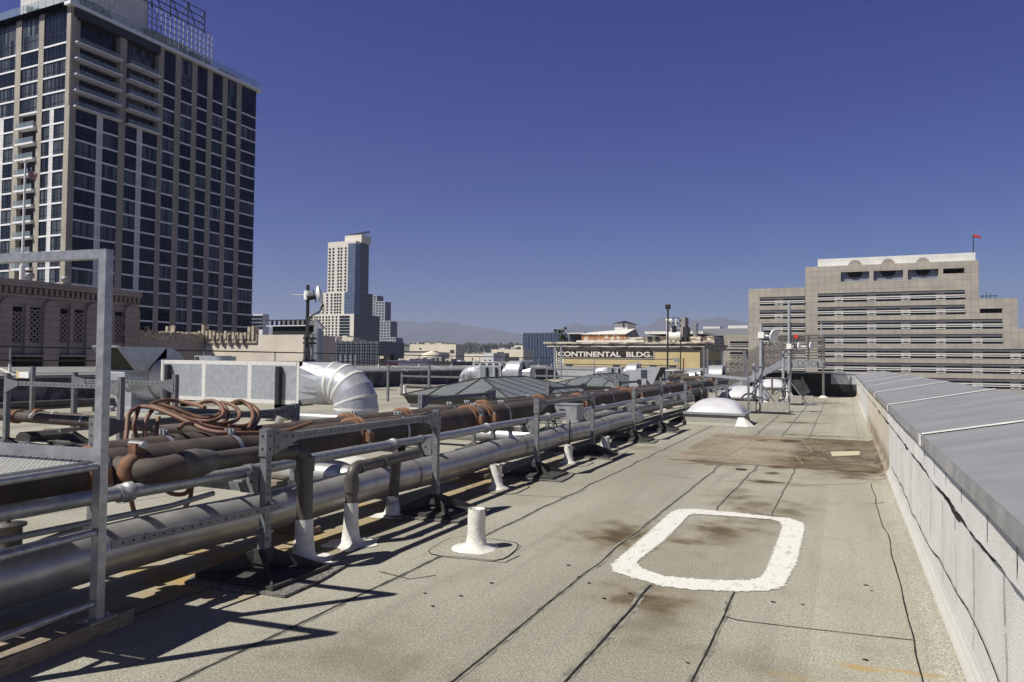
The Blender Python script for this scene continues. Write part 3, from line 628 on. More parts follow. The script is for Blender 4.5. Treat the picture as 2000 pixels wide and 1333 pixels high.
# left face
lw = (ux(375 / Z), ux(405 / Z)); lw2 = (ux(-10), ux(35 / Z))
pier(FL, lw[0], lw[1], -50, z5, 't_white', .03); pier(FL, lw2[0], lw2[1], -50, z5, 't_white', .03)
for z0, z1 in fl + [(zf[-1], ZTOP - .3)]:
    if z0 > z5 - .5:
        win(FL, lpu[1][1], lpu[0][0], z0 + .17, z1 - .17, n=6); win(FL, lpu[2][1], lpu[1][0], z0 + .17, z1 - .17, n=4); win(FL, lpu[3][1], lpu[2][0], z0 + .17, z1 - .17, n=8)
    else:
        win(FL, lw[1], lpu[0][0], z0 + .17, z1 - .17, n=2); win(FL, lpu[1][1], lw[0], z0 + .17, z1 - .17, n=2)
        win(FL, lw2[1], lpu[2][0], z0 + .17, z1 - .17, n=2); win(FL, lpu[3][1], lw2[0], z0 + .17, z1 - .17, n=4)
        bb = MB(); a, b = lpu[2][1], lpu[1][0]; m_ = (a + b) / 2
        FL.quad(bb, a, b, z0 + .1, z1, -1.15, 2); FL.quad(bb, m_, b, z0 + .1, z1 - .4, -1.1, 3)
        FL.box(bb, a - .2, b, z0 - .18, z0 + .18, .101, .75); FL.box(bb, a - .15, b - .1, z0 + 1.15, z0 + 1.2, .64, .70, 4)
        bal = bb.build('balcony', ['t_slab', 'balglass', 'plaster', 't_glass', 'galv_matt'], TW); bb = MB(); FL.box(bb, a - .15, b - .1, z0 + .2, z0 + 1.15, .65, .69); FL.box(bb, a - .17, a - .13, z0 + .2, z0 + 1.15, .15, .645); bb.build('glass_rail', 'clearglass', bal)
WT.done()
# glass rail, penthouse, trellis and sign frame on the roof
b = MB()
FR.box(b, -.4, LEN + .6, ZTOP + .35, ZTOP + 2.2, .55, .6)
FL.box(b, UL, -.4, ZTOP + .35, ZTOP + 2.2, .55, .6)
b.build('glass_rail', 'clearglass', TW)
b = MB()
for k in range(30): u = LEN * k / 29; FR.box(b, u, u + .04, ZTOP + .3, ZTOP + 2.2, .6, .64)
for k in range(14): u = UL * k / 14; FL.box(b, u - .06, u, ZTOP + .3, ZTOP + 2.2, .6, .64)
b.build('rail_posts', 'galv_matt', TW)
M['pent'] = tiles('penthouse_panels', (.66, .66, .64), (.36, .36, .36), 1.2, .9, 'xy', off=0, ms=.05)
PX = DX - 7.0; py0 = onX(104, 10, PX).y; py0 = onX(196, 30, PX).y; pz = 81.5
b = MB(); ya = onX(197, 30, PX).y; yb2 = onX(288, 30, PX).y; b.box(PX - 14, PX, CY + 3, yb2, ZTOP, pz + 2.5); b.build('penthouse', 'pent', TW)
b = MB(); ye = onX(414, 100, PX).y
for k in range(9):
    z = ZTOP + .3 + (pz - ZTOP) * k / 8.0
    b.box(PX - .1, PX + .1, yb2, ye, z - .07, z + .07)
for k in range(16):
    y = yb2 + (ye - yb2) * k / 15; b.box(PX - .12, PX + .12, y - .06, y + .06, ZTOP, pz)
b.box(PX - 9, PX - 8.7, yb2, ye, ZTOP, pz - 1, 1); b.build('trellis', ['galv_matt', 'greypipe'], TW)
b = MB(); y1_, y2_ = onX(258, 10, PX).y, onX(399, 60, PX).y
for z in (pz + .2, pz + 1.8, pz + 3.4, pz + 5.0): b.beam((PX, y1_, z), (PX, y2_, z), .18, .18)
for k in range(5):
    ya = y1_ + (y2_ - y1_) * k / 4; b.beam((PX, ya, pz - .5), (PX, ya, pz + 5.2), .22, .22)
    if k < 4:
        yb3 = y1_ + (y2_ - y1_) * (k + 1) / 4; ym = (ya + yb3) / 2
        b.beam((PX, ya, pz + 5), (PX, ym, pz), .16, .16); b.beam((PX, ym, pz), (PX, yb3, pz + 5), .16, .16)
b.build('sign_frame', 'steel_dark', TW)
def bush(name, c, r, h, n, leaf, label, cat, m='leaf', group=None):
    t = thing(name, label, cat, c, group); st = MB(); c = Vector(c)
    st.tube([c, c + Vector((0, 0, h * .6))], [r * .09, r * .05], 6); st.build('trunk', 'bark', t)
    cr = MB(); rs = random.Random(int(abs(c.x) * 10) + n)
    cl = [(c + Vector((rs.gauss(0, r * .4), rs.gauss(0, r * .4), h * (hh_ := rs.uniform(.12, .85)))), r * (1.15 - hh_) * rs.uniform(.4, .65)) for _ in range(9)]
    for i in range(n):
        q, rr = cl[i % 9]; d = Vector((rs.gauss(0, 1), rs.gauss(0, 1), rs.gauss(0, 1))).normalized() * rr * rs.uniform(.5, 1.1)
        p = q + d; a = Vector((rs.gauss(0, 1), rs.gauss(0, 1), rs.gauss(0, 1))).normalized() * leaf; e = a.cross(Vector((rs.gauss(0, 1), rs.gauss(0, 1), 1))).normalized() * leaf * .6
        cr.poly([p - a, p + e, p + a, p - e])
    cr.build('crown', m, t); return t
for i, (px, x, r, h, lab) in enumerate([(168, -138.5, 2.2, 4.5, 'palm like bush at the left corner of the tower roof terrace'), (190, -138.5, 1.8, 4.5, 'taller bush right of the corner on the tower roof terrace'), (290, -138.5, 2.0, 4, 'dark bush on the tower terrace at the near end of the trellis'),
                              (310, -138.5, 2.4, 4, 'dark bush on the tower terrace under the trellis'), (365, -138.5, 2.2, 3.6, 'green bush on the tower terrace below the sign frame'), (385, -138.5, 2.2, 3.8, 'green bush on the tower terrace near the trellis end'), (440, -138.5, 1.8, 2.6, 'small shrub on the tower terrace right of the trellis')]):
    q = onX(px, 60, x); bush('roof_bush', (x, q.y, ZTOP + .36), r, h, 260, .35, lab, 'bush', 'leaf_dark', 'planting on the tower roof')
q = onY(68, 20, CY + 2.5); bush('roof_bush', (q.x, q.y, ZTOP + .36), 2.0, 3.6, 260, .35, 'bush behind the glass rail on the sunlit side of the tower roof', 'bush', 'leaf_dark', 'planting on the tower roof')

# ---- masonry hall with pierced grilles (shaded side towards us)
M['deco'] = tiles('deco_block', (.33, .285, .25), (.18, .15, .13), 1.05, .42, 'y', ms=.018)
DXX = -45.0; y0 = 14; y1 = onX(268, 600, DXX).y; zt = 6.05
DB = thing('masonry_hall', 'tan block building with pierced round grilles and dentil cornice in shade', 'building', (DXX, 25, -50)); FD = Face((DXX, 0, 0), (0, 1, 0), (1, 0, 0))
b = MB(); FD.box(b, y0, y1, -50, zt, -18, 0); b.build('wall', 'deco', DB)
b = MB(); FD.box(b, y0, y1 + .1, zt - .35, zt + .05, -.5, .35); FD.box(b, y0, y1 + .05, zt - .95, zt - .8, -.1, .12)
y = y0
while y < y1: FD.box(b, y, y + .16, zt - .75, zt - .4, 0, .22); y += .34
b.build('cornice', 'deco', DB)
def grille(u0, u1, z0, z1):
    b = MB(); FD.quad(b, u0, u1, z0, z1, .012, 0); r = (u1 - u0) / 4
    n = int((z1 - z0) / (2 * r))
    for i in range(2):
        for j in range(n):
            c = FD.p(u0 + r * (1 + 2 * i), z0 + r * (1 + 2 * j), .03); m = 14; vs = []
            for k in range(m):
                t_ = 2 * math.pi * k / m
                for rr in (r * .98, r * .5): vs.append(c + Vector((0, math.cos(t_) * rr, math.sin(t_) * rr)))
            b.add(vs, [(2 * k, 2 * ((k + 1) % m), 2 * ((k + 1) % m) + 1, 2 * k + 1) for k in range(m)], 1)
    b.build('grille', ['hole', 'deco'], DB)
Z2 = 3.808
for (pa, pb) in ((80, 160), (212, 296), (427, 498), (543, 614), (735, 790), (845, 905)):
    ua = onX(pa / Z2, 640, DXX).y; ub = onX(pb / Z2, 640, DXX).y; z1 = onX(pa / Z2, 350 + (945 + (pa - 80) * .055) * .2626, DXX).z; z0_ = onX(pa / Z2, 350 + 1215 * .2626, DXX).z
    grille(ua, ub, z0_, z1); b = MB(); FD.box(b, ua - .05, ub + .05, z0_ - .18, z0_ - .02, 0, .1); b.build('sill', 'deco', DB)
b = MB()
for pa, pb in ((-20, 70), (310, 425), (628, 740), (912, 1022)):
    ua = onX(pa / Z2, 640, DXX).y; ub = onX(pb / Z2, 640, DXX).y; z1 = onX(pa / Z2, 350 + (880 + pa * .05) * .2626, DXX).z
    um = (ua + ub) / 2; hw = (ub - ua) / 2; out = [(um - hw, -50), (um - hw, z1 - .6)] + [(um - hw * math.cos(a), z1 - .6 + .55 * math.sin(a)) for a in [i * math.pi / 10 for i in range(1, 10)]] + [(um + hw, z1 - .6), (um + hw, -50)]
    b.prism([FD.p(u, z, .003) for u, z in out], (.25, 0, 0))
for pa, pb in ((175, 205), (508, 535), (815, 838)):
    ua = onX(pa / Z2, 640, DXX).y; ub = onX(pb / Z2, 640, DXX).y; FD.box(b, ua, ub, -50, onX(pa / Z2, 595, DXX).z, .002, .18)
b.build('pilasters', 'deco', DB)
for pa, pb in ((120, 370), (568, 785), (1095, 1160)):
    ua = onX(pa / 4.9375, 700, DXX).y; ub = onX(pb / 4.9375, 700, DXX).y; b = MB(); FD.box(b, ua, ub, -2.5, onX(pa / 4.9375, 697, DXX).z, .0, .26, 0); FD.box(b, ua - .2, ub + .2, onX(pa / 4.9375, 697, DXX).z, onX(pa / 4.9375, 693.5, DXX).z, 0, .42, 1); b.build('window', ['hole', 'deco'], DB)
# flagpole and caps on its roof
q = onX(43, 545, -47); t = thing('flagpole', 'white flagpole with a limp striped flag on the masonry hall roof', 'flagpole', (q.x, q.y, zt))
b = MB(); b.tube([(q.x, q.y, zt - .2), (q.x, q.y, zt + 1.2)], .16, 8); b.tube([(q.x, q.y, zt + 1.2), (q.x, q.y, onX(46, 318, -47).z)], [.085, .06], 8); b.lathe((q.x, q.y, onX(46, 318, -47).z), [(0, 0), (.14, .1), (0, .25)], 8); b.build('pole', 'white', t)
M['flag_r'] = mat('flag_red', (.36, .07, .07), .9); M['flag_w'] = mat('flag_white', (.55, .50, .48), .9); M['flag_b'] = mat('flag_blue', (.05, .06, .16), .9)
b = MB(); ft = onX(48, 322, -47).z; nx, nz = 10, 10; vs = []
for i in range(nx + 1):
    for j in range(nz + 1):
        u = i / nx; v = j / nz; vs.append((q.x + .1 * math.sin(u * 8 + v * 2) + .05, q.y + .08 + u * .62 * (1 - .15 * v), ft - .05 - v * .55 - u * .42 - .05 * math.sin(u * 6)))
for i in range(nx):
    for j in range(nz): b.add([vs[i * (nz + 1) + j], vs[(i + 1) * (nz + 1) + j], vs[(i + 1) * (nz + 1) + j + 1], vs[i * (nz + 1) + j + 1]], [(0, 1, 2, 3)], 2 if (i < 4 and j < 5) else j % 2, True)
b.build('flag', ['flag_r', 'flag_w', 'flag_b'], t)
for px, lab in ((58, 'drum shaped roof ventilator beside the flagpole'), (128, 'drum shaped roof ventilator on the hall cornice right of the flagpole')):
    q = onX(px, 545, -46.2); t = thing('roof_ventilator', lab, 'ventilator', (q.x, q.y, zt), 'ventilators on the masonry hall'); b = MB(); b.lathe((q.x, q.y, zt), [(.14, 0), (.14, .35), (.26, .38), (.26, .6), (.22, .66), (0, .68)], 14); b.build('body', 'galv_matt', t)

# ---- beige ornate building
def bigbox(x0, x1, y0, y1, z1, m, label, name='building', z0=-50, group=None, cat='building'):
    t = thing(name, label, cat, ((x0 + x1) / 2, y0, z0), group); b = MB(); b.box(x0, x1, y0, y1, z0, z1); b.build('wall', m, t); return t
M['greywall'] = mat('grey_plaster', (.30, .28, .28), .85, 0, (.25, .235, .235), .5); M['beige'] = mat('beige_plaster', (.62, .56, .47), .85, 0, (.52, .47, .40), .8, detail=8); M['stone_orn'] = mat('carved_stone', (.50, .45, .36), .9, 0, (.25, .21, .16), 4, bump=.8, bscale=8)
yA = y1 + .01; yB = onX(403, 660, DXX).y
BX = onY(593, 660, yB).x; zb2 = onY(593, 654, yB).z
t = thing('ornate_building', 'beige rendered building with carved parapet frieze and tall metal flue', 'building', (DXX, yB, -50))
b = MB(); b.box(DXX - 15, DXX, yA, yB - .002, -50, onX(300, 656, DXX).z); b.build('side_wall', 'greywall', t)
b = MB(); b.box(DXX - 10, BX, yB, yB + 3.6, -50, zb2); b.build('wall', 'beige', t)
b = MB(); xe = onY(503, 660, yB).x; zc0 = onY(450, 671, yB).z; zc1 = onY(450, 645, yB).z
for i in range(26):
    x = DXX - 5 + (xe - DXX + 5) * i / 26; b.box(x, x + .22, yB - .22, yB + .3, zb2 - .3, zc1 - .25 + .25 * random.random() + (.45 if i in (2, 12, 24, 25) else 0))
nO = 6
for i in range(nO):
    x = DXX + .1 + (xe - DXX - .8) * i / nO; b.box(x, x + .42, yB - .16, yB - .01, zc0, zc1 - .3)
    for j in range(6):
        c = Vector((x + .21 + random.uniform(-.05, .05), yB - .2, zc0 + .1 + j * (zc1 - zc0 - .4) / 6)); b.lathe(c, [(0, -.09), (.13, 0), (0, .09)], 8)
    b.prism([(x + .1, yB - .16, zc0), (x + .32, yB - .16, zc0), (x + .21, yB - .16, zc0 - .22)], (0, .15, 0))
b.box(DXX - 5, xe, yB - .1, yB - .012, zc0 + .02, zc1 - .3)
b.build('carved_frieze', 'stone_orn', t)
b = MB(); ya_ = 30
for i in range(60):
    y = yA + (yB - yA) * i / 60; b.box(DXX - .3, DXX + .1, y, y + .09, onX(300, 656, DXX).z - .3, onX(300, 650, DXX).z + .18 * random.random() + (.4 if i in (8, 30) else 0))
b.build('carved_coping', 'stone_orn', t)
q = onX(621, 650, BX + .6); b = MB(); c = (BX + .6, q.y, 0); b.tube([(c[0], c[1], -10), (c[0], c[1], q.z)], .42, 16); b.tube([(c[0], c[1], q.z), (c[0], c[1], q.z + .3)], [.3, .3], 12); b.prism([(c[0] - .4, c[1], q.z + .3), (c[0] + .45, c[1], q.z + .3), (c[0] - .3, c[1], q.z + 1.0)], (0, .35, 0)); b.build('flue', 'galv', t)
q = onX(640, 650, BX + 1.6)
# box shaped grille walled penthouse behind it
M['louv'] = mat('grey_louvre', (.16, .16, .16), .7)
t = thing('low_building', 'low dark roofed block with grey louvred screen behind the beige building', 'building', (-85, 90, -50)); p0 = onY(533, 620, 95); p1 = onY(606, 620, 95)
b = MB(); b.box(p0.x, p1.x, 95, 98, -50, onY(560, 636, 95).z, 0); b.box(p0.x - 1.0, p1.x, 94.5, 95.002, onY(560, 637.3, 94.5).z, onY(560, 636, 94.5).z, 1); b.box(p0.x - 1.0, p1.x, 94.2, 94.498, onY(560, 627, 94.5).z, onY(560, 625, 94.5).z, 2)
for k in range(8): x = p0.x + (p1.x - p0.x) * k / 8; b.box(x, x + .15, 94.6, 94.998, onY(560, 636, 95).z, onY(560, 626, 95).z, 2)
b.box(p0.x, p1.x, 97, 97.2, onY(560, 636, 95).z + .01, onY(560, 626, 95).z, 3); b.build('wall', ['black', 't_slab', 'steel_dark', 'louv'], t)
p0 = onY(490, 640, 260); p1 = onY(513, 640, 260); t = bigbox(p0.x, p1.x, 260, 264, onY(500, 614, 260).z, 'conc_white', 'small white stepped building just right of the dark tower base'); b = MB()
for k in range(4): b.box(p0.x, p1.x + .05, 259.8, 259.99, onY(500, 620 + 7 * k, 260).z - .5, onY(500, 617 + 7 * k, 260).z); 
b.build('window', 't_glass', t)

# ---- distant stepped hotel-like tower
M['h_wall'] = mat('pale_precast', (.64, .60, .53), .8); M['h_shade'] = mat('grey_precast', (.34, .33, .34), .8, 0, (.30, .29, .30), .2)
M['blueglass'] = tiles('blue_curtain_wall', (.10, .125, .19), (.20, .23, .28), 3.2, 3.4, 'xy', .15, 0, .14, col2=(.07, .10, .19))
HY = 600.0; hx = lambda px, py=600: onY(px, py, HY).x; hz = lambda py, px=670: onY(px, py, HY).z
t = thing('distant_tower', 'slender pale residential tower with blue glass corner, crane on top', 'tower', (hx(680), HY, -50)); FH = Face((0, HY, 0), (1, 0, 0), (0, -1, 0))
xk = hx(693); sideY = lambda px, x: onX(px, 600, x).y
def tier(a, bpx, px2, ztop, zbot, xk, dy, name='wall'):
    b = MB(); yb_ = sideY(px2, xk); b.box(hx(a), xk, HY + dy, yb_, zbot, ztop, 0); b.build(name, 'h_wall', t); return yb_
ys1 = tier(638.5, 0, 718, hz(472), -50, xk, 0)
tier(626, 0, 727, hz(571), -50, xk + .02, .6); tier(601, 0, 742, hz(614), -50, xk + .04, -1.2)
b = MB(); b.box(hx(664), hx(697), HY + 6, HY + 22, hz(474), hz(459)); b.build('plant_room', 'h_wall', t)
b = MB(); FH.quad(b, hx(678.5), xk, hz(614), hz(477), .5, 0); FH.quad(b, hx(673), xk, hz(614), hz(571), .8, 0); b.build('glass_bay', 'blueglass', t)
FS = Face((xk, HY, 0), (0, 1, 0), (1, 0, 0))
b = MB(); y2a, y2b, y2c = ys1 - HY, sideY(727, xk) - HY, sideY(741, xk) - HY
FS.quad(b, 0, y2a * .35, hz(614), hz(478), .5, 0)
b.build('glass_bay', 'blueglass', t)
M['h_side'] = tiles('side_face_shade', (.10, .10, .115), (.055, .06, .08), 5.2, 3.2, 'y', .5, 0, .9, col2=(.13, .13, .14))
b = MB(); FS.quad(b, y2a * .351, y2a + .1, hz(571), hz(472), .45); FS.quad(b, y2a * .351, y2b + .1, hz(614), hz(571.2), .47); FS.quad(b, -1.2, y2c + .1, -50, hz(614.3), .6); b.build('side_shade_panel', 'h_side', t)  # dark panels over the tower side, the face's shade put into their colour
HW = Parts(t, 'window', ['t_glass', 'galv_matt'])
def hwin(a, c, py, hh): bb = MB(); FH.quad(bb, hx(a), hx(c), hz(py + hh), hz(py), .35 if py < 614 else 1.5); HW.add(bb, 1 if py < 571 else .8 if py < 614 else 2)
for r_ in range(14):
    for a in (640.8, 647.8, 657.8, 663.5, 671.8): hwin(a, a + 3.3, 483.6 + r_ * 6.22, 3.5)
for r_ in range(7):
    for a in (629, 637.2, 645.8, 652.5, 657.5, 663) if r_ > 2 else (637.2, 645.8, 652.5, 657.5, 663): hwin(a, a + 3.3, 573.5 + r_ * 5.9, 3.5)
for r_ in range(9):
    py = 617.5 + r_ * 5.8
    for a in (615.5, 620.2, 625.4, 631.5, 638, 643.5, 650.5, 657.5): hwin(a, a + 3.0, py, 3.4)
    hwin(665, 685, py, 4.2); hwin(601, 613, py, 4.2)
for r_ in range(33):
    py = 482 + r_ * 5.6; z1 = hz(py); z0_ = hz(py + 3.6); lim = y2a if py < 571 else y2b if py < 614 else y2c
    for k in range(9):
        u = lim * (.45 + .55 * k / 9) if py < 571 else lim * (k + .3) / 9
        bb = MB(); FS.quad(bb, u, u + lim * .03, z0_, z1, .3, 0 if k % 2 else 1); HW.add(bb, .2)
HW.done()
b = MB(); cz = hz(458); b.beam((hx(668), HY + 10, cz), (hx(707), HY + 10, cz + 2.5), 1.6, 1.8); b.beam((hx(676), HY + 10, hz(460)), (hx(676), HY + 10, cz), 1.5, 1.5); b.build('crane', 'steel_dark', t)
# ---- stepped white grid blocks
t = thing('stepped_block', 'stepped dark block with white window grid right of the pale tower', 'building', (hx(760), 640, -50))
M['gridwhite'] = mat('white_grid', (.40, .42, .46), .7); M['darkclad'] = mat('dark_cladding', (.09, .10, .13), .5, 0, (.13, .14, .17), .3)
def grid(a, c, c2, ptop, Y0, cols, pbot=740):
    x0, x1 = onY(a, 640, Y0).x, onY(c, 640, Y0).x; z1 = onY(a, ptop, Y0).z; yb_ = onX(c2, 640, x1).y
    b = MB(); b.box(x0, x1, Y0, yb_, -50, z1); b.build('wall', 'darkclad', t)
    b = MB(); 
    for k in range(cols + 1): x = x0 + (x1 - x0) * k / cols; b.box(x - .35, x + .35, Y0 - .5, Y0 - .01, -50, z1 + .5)
    z = z1
    while z > -20: b.box(x0 - .3, x1 + .3, Y0 - .4, Y0 - .015, z - .4, z + .4); z -= 3.2
    b.build('window_grid', 'gridwhite', t)
grid(733, 751, 763, 590, 700, 3); grid(738, 762, 776, 628, 690, 4); grid(748, 773, 787, 660, 680, 5)
grid(722, 735, 748, 578, 715, 2)
# dark screened block in front of it
p0, p1 = onY(652, 680, 210), onY(740, 680, 210)
t = thing('dark_building', 'black scaffold screened building in front of the pale tower', 'building', (p0.x, 210, -50)); b = MB(); b.box(p0.x, p1.x, 210, 226, -50, onY(690, 667, 210).z); b.build('wall', 'darkclad', t); b = MB(); b.box(onY(658, 700, 209.9).x, onY(697, 700, 209.9).x, 209.7, 209.98, -50, onY(690, 693, 210).z); b.build('lower_panel', 'duct_dark', t)
b = MB()
for k in range(10): x = p0.x + (p1.x - p0.x) * k / 9; b.box(x - .1, x + .1, 209.3, 209.6, -20, onY(690, 666, 210).z)
for k in range(11): z = onY(690, 668, 210).z - k * 1.1; b.box(p0.x, p1.x, 209.4, 209.5, z - .05, z + .05)
b.build('scaffold', 'steel_dark', t)
p0, p1 = onY(634, 680, 230), onY(656, 680, 230); t = bigbox(p0.x, p1.x, 230, 250, onY(645, 661, 230).z, 'conc_white', 'pale concrete block with small plant boxes left of the black screened building')
b = MB()
for a, c, py in ((640, 652, 657), (668, 678, 656), (653, 658, 660), (678, 690, 659)): q0, q1 = onY(a, 660, 232), onY(c, 660, 232); b.box(q0.x, q1.x, 232, 236, onY(645, 667, 230).z, onY(a, py, 232).z)
b.build('plant_boxes', 'beige', t)

# ---- mid distance buildings between the towers
M['city_dark'] = mat('dark_windows', (.04, .045, .05), .4)
def midblock(a, c, c2, ptop, Y0, m, label, wins=(), wm='city_dark'):
    x0, x1 = onY(a, 690, Y0).x, onY(c, 690, Y0).x; z1 = onY((a + c) / 2, ptop, Y0).z; yb_ = onX(c2, 690, x1).y if c2 else Y0 + 15
    t = bigbox(x0, x1, Y0, yb_, z1, m, label)
    for (wa, wc, pa, pb) in wins:
        b = MB(); b.box(onY(wa, 690, Y0).x, onY(wc, 690, Y0).x, Y0 - .25, Y0 - .01, onY(wa, pb, Y0).z, onY(wa, pa, Y0).z); b.build('window', wm, t)
    return t
midblock(800, 890, 907, 673, 330, 'cream', 'long cream flat roofed warehouse under the wooded hill', [(819, 823, 680, 682), (879, 887, 684, 685), (879, 887, 686.4, 687.4), (879, 887, 688.6, 689.6)])
midblock(787, 856, 878, 688, 270, 'beige', 'lower beige block in front of the cream warehouse', [(788, 856, 686, 687.6)])
midblock(902, 960, None, 692, 420, 'cream', 'cream low building below the wooded hill', [(922, 923.5, 699, 706)])
midblock(960, 1022, None, 683, 380, 'cream', 'cream building with dark entrance left of the blue glass block', [(971, 984, 688, 712), (986, 994, 690, 712), (994, 1014, 699, 706), (960, 967, 691, 714)])
midblock(944, 964, None, 690, 360, 'conc_white', 'small white block beside the dark entrance building', [(946, 950, 703, 704), (955, 959, 703, 704)])
midblock(884, 1030, None, 707, 300, 'conc_white', 'long low white building with a row of dark windows', [(888 + 13 * k, 896 + 13 * k, 710, 712.5) for k in range(9)])
midblock(1004, 1021, None, 675, 900, 'cream', 'small tan building on the slope left of the blue glass block', [(1010, 1017, 678, 683)])
t = midblock(1022, 1093, None, 651, 430, 'blueglass', 'blue glass office block with vertical fins behind the painted sign building'); b = MB()
x0, x1 = onY(1022, 690, 430).x, onY(1110, 690, 430).x
for k in range(30): x = x0 + (x1 - x0) * k / 29; b.box(x - .09, x + .09, 429.4, 429.9, -50, onY(1050, 650 - (k % 2), 430).z)
M['fin'] = mat('blue_grey_fin', (.20, .24, .34), .5); b.build('fins', 'fin', t)
midblock(740, 762, 770, 694, 190, 'black', 'dark brown roofed block behind the left railing', [(743, 750, 696, 701)], 'cream')
t = midblock(755, 777, None, 704, 160, 'white', 'small white shed with a faded red band', []); b = MB(); b.box(onY(755, 700, 160).x - .02, onY(777, 700, 160).x + .02, 159.8, 159.98, -30, onY(766, 710, 160).z); M['fadedred'] = mat('faded_red', (.50, .14, .10), .8); b.build('red_band', 'fadedred', t)
midblock(778, 800, None, 701, 200, 'beige', 'tan box building right of the red banded shed', [(782, 792, 703, 709)])
midblock(806, 886, None, 706, 230, 'city_dark', 'dark low roof crowded with plant behind the railing')
q0 = onY(812, 694, 262); q1 = onY(846, 694, 262); t = thing('water_tank', 'wide round cream rooftop drum on the beige block', 'tank', ((q0.x + q1.x) / 2, 268, onY(830, 700, 268).z)); b = MB(); b.lathe(((q0.x + q1.x) / 2, 268, onY(830, 700, 268).z), [((q1.x - q0.x) / 2, 0), ((q1.x - q0.x) / 2, 1.8), (0, 3.2)], 24); b.build('body', 'cream', t)
rs = random.Random(4)
labs = ['white', 'cream', 'grey', 'beige', 'pale', 'tan', 'light grey', 'dusty white']
for (a_, c_, py, Y0, lab) in ((806, 818, 669, 333, 'leftmost plant box on top of the long cream warehouse'), (830, 838, 670.5, 333, 'middle plant box on top of the long cream warehouse'), (850, 862, 671, 334, 'rightmost plant box on top of the long cream warehouse'), (905, 912, 689, 424, 'left box on the cream low building below the wooded hill'), (925, 934, 690, 424, 'middle box on the cream low building below the wooded hill'), (940, 948, 687.5, 424, 'tallest box, on the right end of the cream low building'), (975, 985, 680.5, 384, 'left box on the roof of the building with a dark entrance'), (998, 1004, 679, 384, 'right box on the roof of the building with a dark entrance'), (892, 899, 704, 302, 'small box on the left end of the long low white building'), (915, 928, 705, 302, 'wider box on the long low white building'),
                          (812, 826, 698, 233, 'pale box at the left of the plant crowded dark roof'), (834, 842, 700, 233, 'second box from the left on the plant crowded dark roof'), (850, 862, 697, 233, 'third box from the left on the plant crowded dark roof'), (870, 880, 701, 233, 'rightmost box on the plant crowded dark roof')):
    q0 = onY(a_, py, Y0); q1 = onY(c_, py, Y0)
    t_ = thing('roof_plant', lab, 'roof plant', (q0.x, Y0, q0.z - 4), 'plant boxes on the far roofs')
    b = MB(); b.box(q0.x, q1.x, Y0, Y0 + 5, q0.z - 5, q0.z, 0); b.box(q0.x + .2 * (q1.x - q0.x), q0.x + .6 * (q1.x - q0.x), Y0 - .1, Y0, q0.z - 1.6, q0.z - .4, 1); b.build('body', [rs.choice(('conc_white', 'greywall', 'beige', 'galv_matt')), 'city_dark'], t_)
lc = MB()
for i in range(420):
    Y0 = rs.uniform(700, 1900); px = rs.uniform(740, 1130); q = onY(px, 705, Y0); s_ = rs.uniform(8, 26); h_ = rs.uniform(8, 22)
    k = rs.choice((0, 0, 1, 2)); lc.box(q.x - s_ / 2, q.x + s_ / 2, Y0, Y0 + s_, -50, -50 + h_ + (10 if Y0 > 1300 else 0), k)
tag(lc.build('far_town', ['conc_white', 'cream', 'greywall'], kind='stuff'), 'far low rooftops of the city spread below the wooded hill', 'city')

# ---- building with the painted sign
M['yellow'] = mat('yellow_render', (.56, .45, .235), .85, 0, (.47, .375, .19), .6, detail=8); M['corn'] = mat('stained_cornice', (.62, .57, .47), .85, 0, (.17, .13, .09), 1.2, detail=8, stretch=(.6, .6, 3), lo=.45, hi=.6)
M['signblk'] = mat('sign_black', (.022, .018, .014), .85, 0, (.17, .12, .07), 1.6, .5, detail=8, lo=.55, hi=.75); M['signwht'] = mat('sign_white', (.72, .68, .60), .85, 0, (.42, .35, .26), 3, .6, detail=8, lo=.58, hi=.72)
BY = 100.0; bx = lambda px, py=690, y=BY: onY(px, py, y).x; bz = lambda py, px=1200, y=BY: onY(px, py, y).z
t = thing('sign_building', 'yellow rendered old building with heavy cornice and painted black wall sign', 'building', (bx(1200), BY, -50))
xl_, xr2 = bx(1082), bx(1367); yk = onX(1409, 690, xr2).y
b = MB(); b.box(xl_, xr2, BY, yk, -50, bz(679)); b.build('wall', 'yellow', t)
b = MB(); e = .0
zc = bz(668.5); zc3 = bz(683)
for (o, za, zb3) in ((.62, zc - .25, zc), (.5, zc - .42, zc - .255), (.42, zc - .72, zc - .425), (.22, zc - .9, zc - .725), (.10, zc - 1.02, zc - .905)):
    b.box(xl_ - o * 2.4, xr2 + o * 1.6, BY - o, yk + o, za, zb3)
b.build('cornice', 'corn', t)
sx0, sx1 = bx(1087), bx(1278); sz0, sz1 = bz(701), bz(684)
b = MB(); b.box(sx0, sx1, BY - .05, BY - .01, sz0, sz1, 0); W_ = .09
for (a0_, a1_, c0, c1) in ((sx0, sx1, sz0, sz0 + W_), (sx0, sx1, sz1 - W_, sz1), (sx0, sx0 + W_, sz0 + W_, sz1 - W_), (sx1 - W_, sx1, sz0 + W_, sz1 - W_)): b.box(a0_, a1_, BY - .07, BY - .052, c0, c1, 1)
sgn_ = b.build('sign_board', ['signblk', 'signwht'], t)
